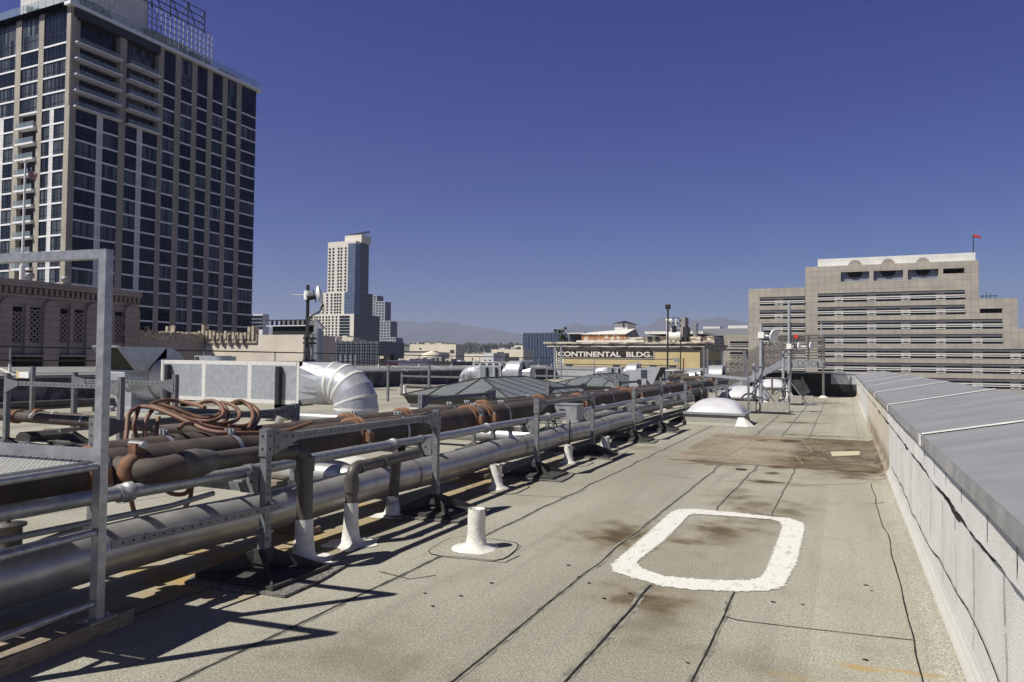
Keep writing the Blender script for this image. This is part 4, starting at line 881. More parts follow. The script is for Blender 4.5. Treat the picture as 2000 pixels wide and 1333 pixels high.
def text(s_, width, height, org, mname, parent, name='lettering', offset=.012):
    cu = bpy.data.curves.new('txt', 'FONT'); cu.body = s_; cu.size = 1; cu.offset = offset; cu.extrude = .01
    o = bpy.data.objects.new('txt', cu); COL.objects.link(o); dg = bpy.context.evaluated_depsgraph_get(); me = bpy.data.meshes.new_from_object(o.evaluated_get(dg))
    COL.objects.unlink(o); bpy.data.objects.remove(o)
    xs = [v.co.x for v in me.vertices]; ys_ = [v.co.y for v in me.vertices]; x0, x1, y0_, y1_ = min(xs), max(xs), min(ys_), max(ys_)
    b = MB(); b.add([(org[0] + (v.co.x - x0) / (x1 - x0) * width, org[1] - v.co.z * 2, org[2] + (v.co.y - y0_) / (y1_ - y0_) * height) for v in me.vertices], [list(p.vertices) for p in me.polygons]); bpy.data.meshes.remove(me)
    return b.build(name, mname, parent)
text('CONTINENTAL  BLDG.', sx1 - sx0 - .55, (sz1 - sz0) * .60, (sx0 + .26, BY - .085, sz0 + (sz1 - sz0) * .2), 'signwht', sgn_, offset=.028)
b = MB(); b.box(bx(1085), bx(1101), BY - .03, BY - .01, bz(716), bz(701.5), 1); b.box(bx(1088), bx(1097), BY - .05, BY - .031, bz(714), bz(703), 0); b.build('sign_board', ['signblk', 'signwht'], t)
b = MB(); b.box(bx(1090), bx(1095), BY - .08, BY - .052, bz(712), bz(704.5)); b.box(bx(1091.6), bx(1093.4), BY - .10, BY - .081, bz(711), bz(706), 1); b.build('lettering', ['signwht', 'signblk'], t)
FSB = Face((xr2, BY, 0), (0, 1, 0), (1, 0, 0)); L_ = yk - BY
for a0_, a1_ in ((.12, .42), (.68, .97)): b = MB(); FSB.box(b, L_ * a0_, L_ * a1_, -50, zc - 2.4, 0, .05, 0); b.build('dark_bay', 'deco', t)
for px in (1113, 1205, 1277, 1315): b = MB(); b.box(bx(px - 8), bx(px + 6), BY - .02, BY + .01, bz(722), bz(712)); b.build('window', 'city_dark', t)
# plant and rooms on its roof
zr = zc + .02
b = MB(); b.box(bx(1112, 660, 108), bx(1136, 660, 108), 108, 114, zr, bz(653, 1120, 108)); b.box(bx(1108, 660, 107), bx(1140, 660, 107), 107, 115, bz(653, 1120, 108), bz(651, 1120, 108), 1); b.build('roof_shed', ['steel_dark', 'conc_white'], t)
b = MB(); xa, xb = bx(1136, 660, 103), bx(1258, 660, 103)
M['peelbrick'] = mat('peeling_brick', (.36, .17, .08), .9, 0, (.62, .55, .45), 1.4, detail=8, lo=.5, hi=.62); M['whiteroof'] = mat('white_roof_coat', (.66, .65, .62), .8, 0, (.40, .36, .30), .8, detail=8, lo=.5, hi=.8)
xm = bx(1222, 660, 103); b.box(xa, xm, 103, 103.4, zr, bz(653, 1180, 103), 0); b.box(xm + .001, xb, 103, 103.4, zr, bz(659, 1240, 103), 1)
b.add([(xa - .2, 102.8, bz(653.5, 1160, 103)), (bx(1222, 660, 103), 102.8, bz(653.5, 1222, 103)), (bx(1241, 650, 112), 112, bz(642, 1241, 112)), (bx(1150, 650, 112), 112, bz(650, 1150, 112))], [(0, 1, 2, 3)], 2)
b.add([(bx(1222, 660, 103), 103.2, bz(653.5, 1222, 103)), (bx(1222, 660, 103) + 2.8, 103.5, zr), (bx(1241, 650, 112) + 1.2, 112, zr), (bx(1241, 650, 112), 112, bz(642, 1241, 112))], [(0, 1, 2, 3)], 3)
b.box(xa - .3, bx(1258, 660, 102), 101.5, 102, zr, bz(665.5, 1200, 101.5), 2); b.build('peeling_penthouse', ['peelbrick', 'corn', 'whiteroof', 'greywall'], t)
b = MB(); xa, xb = bx(1200, 640, 112), bx(1225, 640, 112); z0_, z1_ = bz(644, 1210, 112), bz(632, 1210, 112); b.box(xa, xb, 112.2, 117, zr, z1_, 0)
b.add([(xa - .3, 111.8, z1_), (xb + .4, 111.8, z1_), (xb + .4, 117.4, z1_), (xa - .3, 117.4, z1_), ((xa + xb) / 2, 114.5, bz(626.5, 1213, 114))], [(0, 1, 4), (1, 2, 4), (2, 3, 4), (3, 0, 4)], 1); b.box(bx(1216, 640, 112), bx(1219, 640, 112), 112.1, 112.19, bz(640, 1210, 112), bz(633, 1210, 112), 2)
b.build('lantern_room', ['whiteroof', 'steel_dark', 'city_dark'], t)
b = MB(); b.box(bx(1260, 660, 110), bx(1395, 660, 110), 110, 120, zr, bz(657, 1300, 110), 0); b.box(bx(1258, 660, 109), bx(1372, 660, 109), 109.4, 120, bz(653, 1300, 110), bz(648, 1300, 110), 1)
for px in (1266, 1280, 1354): b.box(bx(px, 660, 110), bx(px + 8, 660, 110), 109.9, 109.99, zr, bz(659, px, 110), 2)
b.build('rear_penthouse', ['corn', 'whiteroof', 'city_dark'], t)
b = MB(); xa, xb = bx(1311, 640, 104), bx(1338, 640, 104); zt1 = bz(620, 1325, 104)
b.box(bx(1327, 640, 104), xb, 104, 106.5, zr, zt1, 0); b.box(bx(1334, 640, 103.6), bx(1342, 640, 103.6), 103.5, 106, zr, bz(639, 1335, 104), 1)
for px in (1303, 1311, 1320): b.beam((bx(px, 640, 103.8), 103.8, zr), (bx(px, 640, 103.8), 103.8, bz(622, px, 104)), .18, .18, 2)
for py in (622, 632, 646): b.beam((bx(1303, 640, 103.8), 103.8, bz(py, 1310, 104)), (bx(1327, 640, 103.8), 103.8, bz(py, 1310, 104)), .15, .15, 1)
b.tube([(bx(1303, 640, 103.3), 103.3, bz(657, 1315, 103)), (bx(1330, 640, 103.3), 103.3, bz(657, 1315, 103))], .55, 12, 2); b.tube([(bx(1301, 640, 103.3), 103.3, bz(626, 1315, 103)), (bx(1312, 640, 103.3), 103.3, bz(626, 1315, 103))], .2, 10, 3)
b.tube([(bx(1316, 640, 103.5), 103.5, bz(652, 1315, 103)), (bx(1316, 640, 103.5), 103.5, bz(636, 1315, 103))], .3, 10, 1)
b.build('cooling_unit', ['greywall', 'steel_dark', 'whiteroof', 'white'], t)
b = MB(); q = onY(1358, 650, 105); b.tube([(q.x, 105, zr), (q.x, 105, bz(632, 1358, 105))], .38, 14, 0); b.box(bx(1345, 660, 104), bx(1368, 660, 104), 104, 106, zr, bz(658, 1350, 104), 1); b.build('flue', ['galv', 'corn'], t)
q = onY(1097, 660, 103); bush('roof_tree', (q.x, 103, zr), 1.0, 2.6, 420, .16, 'small green conifer on the left end of the sign building roof', 'tree', 'leaf')
# pole lamp (in front of it, beyond our roof edge)
q = onZ(1304, 690, 1.6); t = thing('pole_camera', 'tall thin black pole topped by a square floodlight box', 'pole light', (onY(1305, 715, 57).x, 57, 0)); x = onY(1304, 690, 57).x
b = MB(); b.tube([(x, 57, 0), (x, 57, onY(1304, 605, 57).z)], .07, 8); b.build('pole', 'steel_dark', t); b = MB(); z = onY(1304, 598, 57).z; b.box(x - .17, x + .17, 56.8, 57.2, z - .25, z + .1, 0); b.box(x - .12, x + .12, 56.85, 57.15, z + .1, z + .17, 1); b.build('lamp_box', ['black', 'galv_matt'], t)

# ---- office building on the right
M['o_tile'] = tiles('tan_granite_panel', (.385, .35, .30), (.22, .198, .17), 1.5, 1.5, 'xy', off=0, ms=.045)
M['o_white'] = tiles('white_metal_panel', (.70, .69, .66), (.45, .45, .44), 7, 1.2, 'xy', off=0, ms=.03)
M['o_louv'] = mat('pale_sunshade', (.58, .56, .53), .6); M['o_glass'] = glass('office_glass', (.014, .015, .018), (.05, .052, .055), .12, bw=1.5, bh=9)
OY = 190.0; ox = lambda px, py=640, y=OY: onY(px, py, y).x; oz = lambda py, px=1700, y=OY: onY(px, py, y).z
t = thing('office_building', 'broad tan stone office building with long ribbon windows and stepped roofline', 'building', (ox(1700), OY, -50))
FO = Face((0, OY, 0), (1, 0, 0), (0, -1, 0)); fz = []
rows = [(494, 524), (522, 553), (549, 582), (576, 610), (603, 638)]
# floor levels from the ribbon tops at px 1597 .. heights in px
Zq = 3.5714
rt = [onY(1440 + 565 / Zq, 440 + y / Zq, OY).z for y in (478, 573, 665, 760, 860, 965)]
FHT = (rt[0] - rt[4]) / 4
tops = [rt[0] - FHT * k for k in range(10)]; hwn = FHT * .66
x_a, x_b, x_c, x_d, x_e = ox(1462), ox(1573, 600), ox(1912, 560), ox(1988), ox(2300)
ztA = oz(565, 1462); ztB = oz(529, 1573); ztC = oz(583, 1950); 
topsL = [onY(1440 + 158 / Zq, 440 + (503 + 92 * k) / Zq, OY).z for k in range(4)]
def slabrow(x0, x1, z0, z1, d0=0, m='o_tile'):
    b = MB(); FO.box(b, x0, x1, z0, z1, -22, d0); return b
b = MB(); FO.box(b, x_a, x_e, -50, oz(700, 1700), -22, -1.2); FO.box(b, x_a, x_b, -50, ztA - .4, -22, -1.2); FO.box(b, x_b + .01, x_c, -50, oz(560, 1700), -22, -1.21); FO.box(b, x_c + .01, x_d, -50, oz(600, 1700), -22, -1.2); b.build('core', 'black', t)
# wing L
wl0, wl1 = ox(1484), ox(1572.5)
b = MB(); FO.box(b, x_a, wl0, -50, ztA, -22, 0); FO.box(b, wl0 + .01, wl1, topsL[0], ztA, -22, -.002); FHL = (topsL[0] - topsL[3]) / 3
topsL = [topsL[0] - FHL * k for k in range(12)]
for k in range(11): FO.box(b, wl0 + .01, wl1, topsL[k + 1], topsL[k] - FHL * .66, -1.2, -.002)
b.build('wall', 'o_tile', t)
# main
m0, m1, m2 = ox(1597), ox(1885), ox(1958)
b = MB(); FO.box(b, x_b, m0, -50, oz(529, 1573), -22, .004)
FO.box(b, m0 + .01, x_c, tops[0], ztB - 4.4, -22, 0)
# attic wall with four openings
za, zb4 = oz(551, 1642), oz(533, 1642); attic = [(1642, 1698), (1706, 1764), (1773, 1833), (1842, 1884)]
zz0, zz1 = oz(549, 1700), oz(530, 1700); zz2 = oz(517, 1700)
FO.box(b, m0 + .01, x_c, ztB - 4.4, zz0, -22, -.002); FO.box(b, m0 + .01, x_c, zz1, zz2, -22, -.002)
prev = m0 + .01
for i, (pa, pb) in enumerate(attic): FO.box(b, prev, ox(pa, 540), zz0 + .001, zz1 - .001, -22, -.004); prev = ox(pb, 540)
FO.box(b, prev, x_c, zz0 + .001, zz1 - .001, -22, -.004)
FO.box(b, ox(attic[3][0], 540), ox(attic[3][1], 540), zz0, zz0 + 1.1, -21, -.006); FO.box(b, x_b + .01, m0 + .02, -50 + .01, zz2 + .0, -21.9, 0)
FO.box(b, m1, x_c, tops[2] + .01, tops[0] - .01, -22, -.006); 
for k in range(9):
    xr_ = m1 if k < 1 else (m2 if k < 3 else x_e); FO.box(b, m0 + .01, (m1 if k < 1 else m2 if k < 3 else x_e), tops[k + 1], tops[k] - hwn, -1.2, -.008 - .0005 * k)
FO.box(b, x_c + .01, x_d, tops[2], ztC, -22, -.001) if False else None
zo0, zo1 = oz(612, 1930), oz(603, 1930)
FO.box(b, x_c + .01, x_d, zo1, ztC, -22, -.001); FO.box(b, x_c + .01, ox(1914), zo0, zo1, -22, -.003); FO.box(b, m2, x_d, tops[3] + .0, zo1 - .01, -22, -.003); FO.box(b, x_c + .01, m2 - .01, tops[2], zo0, -22, -.003)
FO.box(b, m2 + .001, x_d, tops[4] + .01, tops[3] - .01, -22, -.004)
FO.box(b, x_d + .01, x_e, tops[4], oz(642, 1990), -22, -.005)
b.build('wall', 'o_tile', t)
b = MB(); FO.box(b, ox(1597, 510), ox(1906, 510), zz2 - .5, oz(500, 1740), -14, -.6); b.build('roof_screen', 'o_white', t)
for pc in (1670, 1735, 1803):
    b = MB()
    c = FO.p(ox(pc, 525), zz2 - .7, -.55); r = ox(pc + 15, 525) - ox(pc, 525)
    b.poly([c + Vector((r * math.cos(a), 0, r * 1.25 * math.sin(a))) for a in [i * math.pi / 16 for i in range(17)]][::-1], 0)
    b.build('half_round_panel', 'deco', t); b = MB()
    b.poly([c + Vector((r * math.cos(a), .2, zz1 - c.z - r * .95 * math.sin(a))) for a in [i * math.pi / 16 for i in range(17)]], 1)
    b.build('recessed_half_round', ['deco', 'black'], t)
b = MB()
for pa, pb in attic[:3]: FO.quad(b, ox(pa, 540), ox(pb, 540), zz0, zz1, -1.0)
b.build('attic_recess', 'duct_dark', t)
def ribwin(x0, x1, zt_, h, cols):
    n = len(cols) - 1
    for i in range(n):
        b = MB(); u0, u1 = cols[i], cols[i + 1]; FO.quad(b, u0, u1, zt_ - h, zt_, -1.15, 0)
        k = max(2, int((u1 - u0) / 1.6))
        for j in range(1, k): u = u0 + (u1 - u0) * j / k; FO.box(b, u - .05, u + .05, zt_ - h, zt_, -1.15, -1.05, 1)
        b.build('window', ['o_glass', 't_mull'], t)
    b = MB()
    for (zz, hh, dd) in ((zt_ - h * .10, .10, -.1), (zt_ - h * .20, .10, -.05), (zt_ - h * .46, .26, .12), (zt_ - h * .68, .20, .22)): FO.box(b, x0, x1, zz - hh, zz, dd - .35, dd, 0 if hh > .15 else 1)
    b.build('sunshade', ['o_louv', 'galv_matt'], t)
    b = MB()
    for u in cols[1:-1]:
        w_ = .95; FO.box(b, u - w_, u + w_, zt_ - h * .95, zt_ - h * .25, -1.1, -.5, 0); FO.box(b, u - w_, u + w_, zt_ - h * .98, zt_ - h * .58, -1.1, .06, 1); FO.box(b, u - w_ * .4, u + w_ * .5, zt_ - h * .90, zt_ - h * .66, .06, .08, 2)
    if len(cols) > 2: b.build('bracket', ['o_tile', 'o_louv', 'hole'], t)
bc = [ox(1440 + q_ / Zq) for q_ in (708, 937, 1175, 1420, 1675, 1940, 2215)]
for k in range(9):
    lim = m1 if k < 2 else m2 if k < 4 else x_e
    cols = [m0] + [u for u in bc if u < lim - 2] + [lim]; ribwin(m0, lim, tops[k], hwn, cols)
for k in range(11): ribwin(wl0, wl1, topsL[k], FHL * .66, [wl0, ox(1521), wl1])
t.children
q = onY(1901, 492, OY + 3); tp = thing('windsock_pole', 'thin pole with a drooping red windsock on the office roof', 'windsock', (q.x, OY + 3, oz(500, 1900)))
b = MB(); b.tube([(q.x, OY + 3, oz(502, 1900)), (q.x, OY + 3, onY(1901, 458, OY + 3).z)], .1, 6); b.build('pole', 'steel_dark', tp)
zt_ = onY(1901, 459, OY + 3).z; b = MB(); b.tube([(q.x, OY + 3, zt_ - .3), (q.x + .9, OY + 3, zt_ - .4), (q.x + 1.5, OY + 3, zt_ - .9)], [.33, .28, .16], 10); b.build('windsock', 'red', tp)
t2 = thing('roof_antenna', 'small cluster of antennas on the right shoulder of the office building', 'antenna', (ox(1935), OY + 3, ztC)); b = MB()
for px, hh in ((1922, 1.0), (1930, 1.6), (1938, 1.4), (1948, .9)): x = ox(px, 585); b.beam((x, OY + 2, ztC - .1), (x, OY + 2, ztC + hh), .1, .1)
b.beam((ox(1918), OY + 2, ztC + .7), (ox(1952), OY + 2, ztC + .7), .15, .15); b.build('frame', 'steel_dark', t2)
# low grey wing between it and the sign building
OW = 150.0; t = thing('low_office', 'lower tan office wing with ribbed grey attic left of the broad office building', 'building', (onY(1430, 680, 230).x, 230, -50)); wy = 230
x0, x1, x2 = onY(1375, 680, wy).x, onY(1470, 680, wy).x, onY(1413, 680, 215).x
b = MB(); b.box(x0, x1, wy, wy + 10, -50, onY(1420, 642, wy).z, 0); b.box(onY(1372, 645, wy).x, onY(1405, 645, wy).x, wy + 1, wy + 8, onY(1400, 642, wy).z, onY(1400, 638, wy).z, 1); b.box(onY(1421, 640, wy).x, onY(1460, 640, wy).x, wy + 1, wy + 8, onY(1440, 642, wy).z, onY(1440, 636, wy).z, 1); b.build('attic', ['darkclad', 'o_white'], t)
b = MB()
for k in range(48): x = x0 + (x1 - x0) * k / 47; b.box(x - .15, x + .15, wy - .4, wy - .01, onY(1420, 656, wy).z, onY(1420, 642, wy).z)
for py in (649, 653): b.box(x0, x1, wy - .2, wy - .012, onY(1420, py + 1, wy).z, onY(1420, py, wy).z)
b.build('ribs', 'galv_matt', t)
FW = Face((0, 215, 0), (1, 0, 0), (0, -1, 0)); x3 = onY(1475, 680, 215).x; b = MB(); zt_ = onY(1440, 654.5, 215).z; xw = onY(1426, 680, 215).x
FW.box(b, x2, xw, -50, zt_, -12, 0); lev = [onY(1440, p_, 215).z for p_ in (667, 688, 709, 730)]
FW.box(b, xw, x3, lev[0], zt_, -12, -.002)
for k in range(3): FW.box(b, xw, x3, lev[k + 1], lev[k] - 1.6, -1.2, -.002)
b.build('wall', 'o_tile', t)
for k in range(3):
    b = MB(); FW.box(b, xw, x3, lev[k] - 1.7, lev[k], -2, -1.0, 0); FW.box(b, xw, x3, lev[k] - .85, lev[k] - .7, -.6, .1, 1); FW.box(b, xw, x3, lev[k] - 1.3, lev[k] - 1.15, -.6, .1, 1); b.build('window', ['o_glass', 'o_louv'], t)

# ================================================================ ROOF EQUIPMENT
def hexn(mb, c, ax, r, l, m=0):     # short hex / bolt
    c = Vector(c); ax = Vector(ax).normalized(); mb.tube([c - ax * l / 2, c + ax * l / 2], r, 6, m)
# ---- pipe rack: two posts each side, bars along the pipes, cross members under them
RX0, RX1, RL = -3.87, -5.75, 2.46
def strut_post(mb, x, y, z0, z1, w=.056, face=1):
    mb.box(x - w / 2, x + w / 2, y - w / 2, y + w / 2, z0, z1, 0)
    z = z0 + .09
    while z < z1 - .05:
        mb.disc((x + face * (w / 2 + .0015), y, z), (face, 0, 0), .0080, 8, 1); z += .058
def rack(Y0):
    t = thing('pipe_rack', '', 'pipe rack', (RX0, Y0, 0), 'slotted steel pipe racks'); H_ = 1.075
    for (x, y) in ((RX0, Y0), (RX0, Y0 + RL), (RX1, Y0), (RX1, Y0 + RL)):
        f = 1
        b = MB(); strut_post(b, x, y, .16, H_ - .02, face=1); b.box(x - .036, x + .036, y - .036, y + .036, H_ - .20, H_, 0)
        for zz in (H_ - .05, H_ - .145): b.disc((x + .038, y, zz), (1, 0, 0), .010, 8, 1); b.disc((x, y - .038, zz), (0, -1, 0), .010, 8, 1)
        b.box(x - .034, x + .034, y - .034, y + .034, .14, .34, 0); hexn(b, (x + .04, y, .27), (1, 0, 0), .012, .014, 0); hexn(b, (x, y - .056, .36), (0, 1, 0), .012, .08, 0)
        pst = b.build('post', ['zinc', 'hole'], t)
        b = MB(); a = .36; c = .30     # ribbed rubber foot
        b.box(x - a, x + a, y - c, y + c, .022, .05, 0)
        b.add([(x - a * .86, y - c * .82, .05), (x + a * .86, y - c * .82, .05), (x + a * .86, y + c * .82, .05), (x - a * .86, y + c * .82, .05), (x - .07, y - .07, .075), (x + .07, y - .07, .075), (x + .07, y + .07, .075), (x - .07, y + .07, .075)], [(0, 1, 5, 4), (1, 2, 6, 5), (2, 3, 7, 6), (3, 0, 4, 7), (4, 5, 6, 7)], 0)
        for sx in (-1, 1):
            for sy in (-1, 1):
                p0 = Vector((x + sx * .04, y + sy * .04, .20)); p1 = Vector((x + sx * a * .95, y + sy * c * .95, .055)); sd = Vector((-(p1 - p0).y, (p1 - p0).x, 0)).normalized() * .008
                b.add([p0 + sd, p0 - sd, p1 - sd, p1 + sd, (p0.x + sd.x, p0.y + sd.y, .05), (p0.x - sd.x, p0.y - sd.y, .05)], [(0, 1, 2, 3), (0, 3, 4), (1, 5, 2), (3, 2, 5, 4)], 0)
        b.box(x - .055, x + .055, y - .055, y + .055, .10, .20, 0)
        b.build('rubber_foot', 'rubber', pst)
        b = MB(); rs = random.Random(int(x * 10 + y * 7)); n = 26; a, c = .46, .37; v0 = []
        for k in range(n):
            q = 2 * math.pi * k / n; rr = 1 / max(abs(math.cos(q)) / a, abs(math.sin(q)) / c) * (1 + rs.uniform(-.05, .05)); v0.append((x + .02 + rr * math.cos(q + .12), y + rr * math.sin(q + .12)))
        b.add([(p[0], p[1], .004) for p in v0] + [(p[0], p[1], .021) for p in v0], [list(range(n, 2 * n))] + [(k, (k + 1) % n, n + (k + 1) % n, n + k) for k in range(n)]); b.build('pad', 'padmat', pst)
    for x in (RX0, RX1):
        b = MB(); b.box(x - .03, x + .03, Y0 + .045, Y0 + RL - .045, H_ - .105, H_ - .045, 0)
        y = Y0 + .14
        while y < Y0 + RL - .12: b.disc((x + .0315, y, H_ - .075), (1, 0, 0), .007, 8, 1); b.disc((x, y, H_ - .0435), (0, 0, 1), .010, 8, 1); y += .051
        for (ya, sg) in ((Y0 + .044, 1), (Y0 + RL - .044, -1)):
            for dx in (-.038, .032):
                b.prism([(x + dx, ya, H_ - .005), (x + dx, ya + sg * .10, H_ - .02), (x + dx, ya + sg * .26, H_ - .045), (x + dx, ya + sg * .26, H_ - .105), (x + dx, ya + sg * .12, H_ - .15), (x + dx, ya, H_ - .19)], (.006, 0, 0), 0)
            for (dy, dz) in ((.04, -.04), (.04, -.14), (.13, -.07), (.2, -.075)): hexn(b, (x + .042, ya + sg * dy, H_ + dz), (1, 0, 0), .011, .012, 0)
        b.build('side_bar', ['zinc', 'hole'], t)
    for y in (Y0, Y0 + RL):
        b = MB(); b.box(RX1 + .045, RX0 - .045, y - .03, y + .03, .605, .665, 0)
        for (xa, sg) in ((RX0 - .036, -1), (RX1 + .036, 1)):
            b.prism([(xa, y - .037, .60), (xa + sg * .17, y - .037, .60), (xa + sg * .17, y - .037, .67), (xa, y - .037, .80)], (0, .006, 0), 0); b.prism([(xa, y + .031, .60), (xa + sg * .17, y + .031, .60), (xa + sg * .17, y + .031, .67), (xa, y + .031, .80)], (0, .006, 0), 0)
            b.disc((xa + sg * .07, y - .0385, .685), (0, -1, 0), .012, 8, 1)
        b.build('cross_member', ['zinc', 'hole'], t)
    return t
rk = rack(4.13); rk['label'] = 'nearest slotted steel pipe rack, carrying the pipes beside the hose coil'
for k, (Y0, lab) in enumerate([(9.33, 'second slotted steel pipe rack from the camera, with the grey junction box'), (14.45, 'third slotted steel pipe rack from the camera'), (19.75, 'fourth slotted steel pipe rack, beside the nearest white dome skylight'), (25.0, 'farthest slotted steel pipe rack, before the antenna masts')]):
    copy_tree(rk, (RX0, Y0, 0), lab)
# ---- the two big brown pipes
PZ1, PR1, PX1 = .832, .150, -4.46
PZ2, PR2, PX2 = .822, .140, -5.02
def coupling(parent, x, y, z, r, ax='y'):
    b = MB(); A = Vector((0, 1, 0)) if ax == 'y' else Vector((1, 0, 0)); c = Vector((x, y, z))
    b.tube([c - A * .055, c - A * .045, c - A * .045, c + A * .045, c + A * .045, c + A * .055], [r + .012, r + .036, r + .024, r + .024, r + .036, r + .012], 24, 0)
    sd = Vector((1, 0, 0)) if ax == 'y' else Vector((0, 1, 0))
    for s in (-1, 1):
        q = c + sd * s * (r + .05); b.box(q.x - .035, q.x + .035, q.y - .04, q.y + .04, z - .045, z + .045, 0)
    cp = b.build('coupling', ['rust_bright', 'galv'], parent)
    for s in (-1, 1):
        q = c + sd * s * (r + .05); b = MB(); hexn(b, q, (0, 0, 1), .022, .15, 0); b.build('bolt', 'galv', cp)
def strap(parent, x, y, z, r, ax='y', low=.665):
    b = MB(); n = 18; w2 = .022; vs = []
    for i in range(n + 1):
        a = -math.pi * .02 + math.pi * 1.04 * i / n
        for s in (-1, 1):
            p = (r + .006) * math.cos(a); q = z + (r + .006) * math.sin(a); vs.append((x + p, y + s * w2, q) if ax == 'y' else (x + s * w2, y + p, q))
    b.add(vs, [(2 * i, 2 * i + 1, 2 * i + 3, 2 * i + 2)[::(-1 if ax == 'y' else 1)] for i in range(n)], 0, True)
    for s in (-1, 1):
        xx = x + s * (r + .006)
        if ax == 'y': b.box(xx - .004, xx + .004, y - w2, y + w2, low, z, 0)
    if ax == 'y': b.box(x - .03, x - .012, y - w2, y + w2, z + r + .004, z + r + .05, 0); b.box(x + .012, x + .03, y - w2, y + w2, z + r + .004, z + r + .05, 0); hexn(b, (x, y, z + r + .032), (1, 0, 0), .012, .09, 0)
    b.build('strap', 'rubberband', parent)
def longpipe(label, x, z, r, y0, y1, m, cps, sts, wav=.0):
    t = thing('steel_pipe', label, 'pipe', (x, (y0 + y1) / 2, 0), 'pipes running along the racks'); b = MB(); n = int((y1 - y0) / .5)
    b.tube([(x + wav * math.sin(k * .5), y0 + (y1 - y0) * k / n, z + .4 * wav * math.sin(k * .83)) for k in range(n + 1)], r, 28); b.build('pipe', m, t)
    for y in cps: coupling(t, x, y, z, r)
    for y in sts: strap(t, x, y, z, r)
    return t
cy = [4.13 + i for i in (0,)]
longpipe('nearer of the two thick brown pipes on the racks, with orange couplings', PX1, PZ1, PR1, -1.5, 31, 'rust', [3.12, 5.95, 8.38, 8.78, 12.6, 15.9, 16.6, 22.5, 27], [3.2, 4.35, 6.75, 8.55, 9.4, 11.7, 14.5, 16.85, 19.8, 22.2, 25.05, 27.5])
longpipe('farther of the two thick brown pipes on the racks', PX2, PZ2, PR2, -1.5, 31, 'rust', [6.6, 7.7, 9.9, 12.1, 17.3, 23, 28], [3.1, 4.2, 6.72, 8.9, 9.42, 11.72, 14.52, 16.87, 19.82, 22.22, 25.07])
# galvanised conduit
t = thing('steel_conduit', 'thin galvanised conduit clipped to the front of the racks', 'conduit', (-4.1, 10, 0), 'pipes running along the racks'); cx, cz, cr_ = -4.10, .745, .046
b = MB(); b.tube([(cx, -1.5 + k * .5, cz + .006 * math.sin(k)) for k in range(26)], cr_, 16); b.tube([(cx, 11.46 + k * .5, cz + .006 * math.sin(k)) for k in range(35)], cr_, 16); b.build('tube', 'galv', t)
for y in (3.15, 6.1, 8.2, 10.3, 13.1, 16.0, 18.9, 22): b = MB(); b.tube([(cx, y - .05, cz), (cx, y, cz), (cx, y, cz), (cx, y + .05, cz)], [cr_ + .012, cr_ + .012, cr_ + .018, cr_ + .018], 8); b.build('union', 'galv_matt', t)
for y in (4.2, 6.66, 9.42, 11.8): b = MB(); b.box(cx - .06, cx + .06, y - .02, y + .02, .666, .70); b.tube([(cx, y - .02, cz), (cx, y + .02, cz)], cr_ + .006, 12); b.build('clamp', 'zinc', t)
t = thing('steel_conduit', 'slim conduit hung low under the near rack', 'conduit', (-4.3, 3, 0)); b = MB(); b.tube([(-4.22, -1, .60), (-4.22, 3.6, .57), (-4.25, 4.0, .59)], .020, 10); b.build('tube', 'galv_matt', t)
# perforated angle low along the near rack (px 210-535, y 965-1030)
t = thing('slotted_angle', 'slotted steel strip running low from the ladder to the nearest rack post', 'steel strip', (-3.9, 3.4, 0)); b = MB(); p0 = Vector((-3.87, 2.9, .50)); p1 = Vector((-3.80, 4.26, .50)); b.beam(p0, p1, .008, .05, 0)
for k in range(1, 20): c = p0.lerp(p1, k / 20); b.disc(c + Vector((.006, 0, 0)), (1, 0, 0), .007, 8, 1)
b.build('strip', ['zinc', 'hole'], t)

# ---- aluminium ducts lying on the roof
t = thing('roof_duct', 'long dented aluminium jacketed duct lying on the roof under the racks', 'duct', (-4.68, 8, 0)); b = MB(); pts = []
for k in range(160):
    y = -1.5 + 19.3 * k / 159; pts.append((-4.68 + .02 * math.sin(y * .9), y, .235 + .012 * math.sin(y * 2.1)))
b.tube(pts, [.178 + .004 * noise.noise(Vector((k * .21, 0, 0))) for k in range(160)], 28); b.build('jacket', 'alu', t)
for y in (.6, 4.9, 7.35, 10.5, 12.6, 15.0, 17.7): b = MB(); b.tube([(-4.68 + .02 * math.sin(y * .9), y - .02, .235 + .012 * math.sin(y * 2.1)), (-4.68 + .02 * math.sin(y * .9), y + .02, .235 + .012 * math.sin(y * 2.1))], .187, 28, cap=False); b.build('band', 'galv', t)
for y in (1.9, 5.3, 8.8, 12.2, 15.6): b = MB(); b.box(-5.0, -4.36, y - .07, y + .07, .004, .062); b.build('sleeper', 'wood', t)
t = thing('roof_duct', 'farther aluminium duct continuing along the racks past the junction box', 'duct', (-4.95, 22, 0)); b = MB(); b.tube([(-5.1 + .02 * math.sin(k), 14.2 + k * .8, .30) for k in range(20)], .15, 20); b.build('jacket', 'alu', t)
for i, (y, x0_, x1_, z, lab) in enumerate([(7.0, -6.9, -4.86, .22, 'short bright aluminium duct branching left behind the nearest racks'), (11.9, -8.2, -4.86, .24, 'bright aluminium duct branching left behind the second rack'), (17.2, -8.0, -5.2, .28, 'bright aluminium duct branching left behind the third rack')]):
    t = thing('branch_duct', lab, 'duct', (x0_, y, 0), 'branch ducts'); b = MB(); b.tube(elbow_path([(x0_, y + 1.2, z), (x0_, y, z), (x1_, y, z)], .3), .125, 20); b.build('jacket', 'alu', t)
    for x in (x0_ + .9, x1_ - .5): b = MB(); b.tube([(x - .02, y, z), (x + .02, y, z)], .131, 20, cap=False); b.build('band', 'galv', t)
    b = MB(); b.box(x0_ + .5, x0_ + .7, y - .2, y + .2, .004, z - .11); b.build('sleeper', 'wood', t)
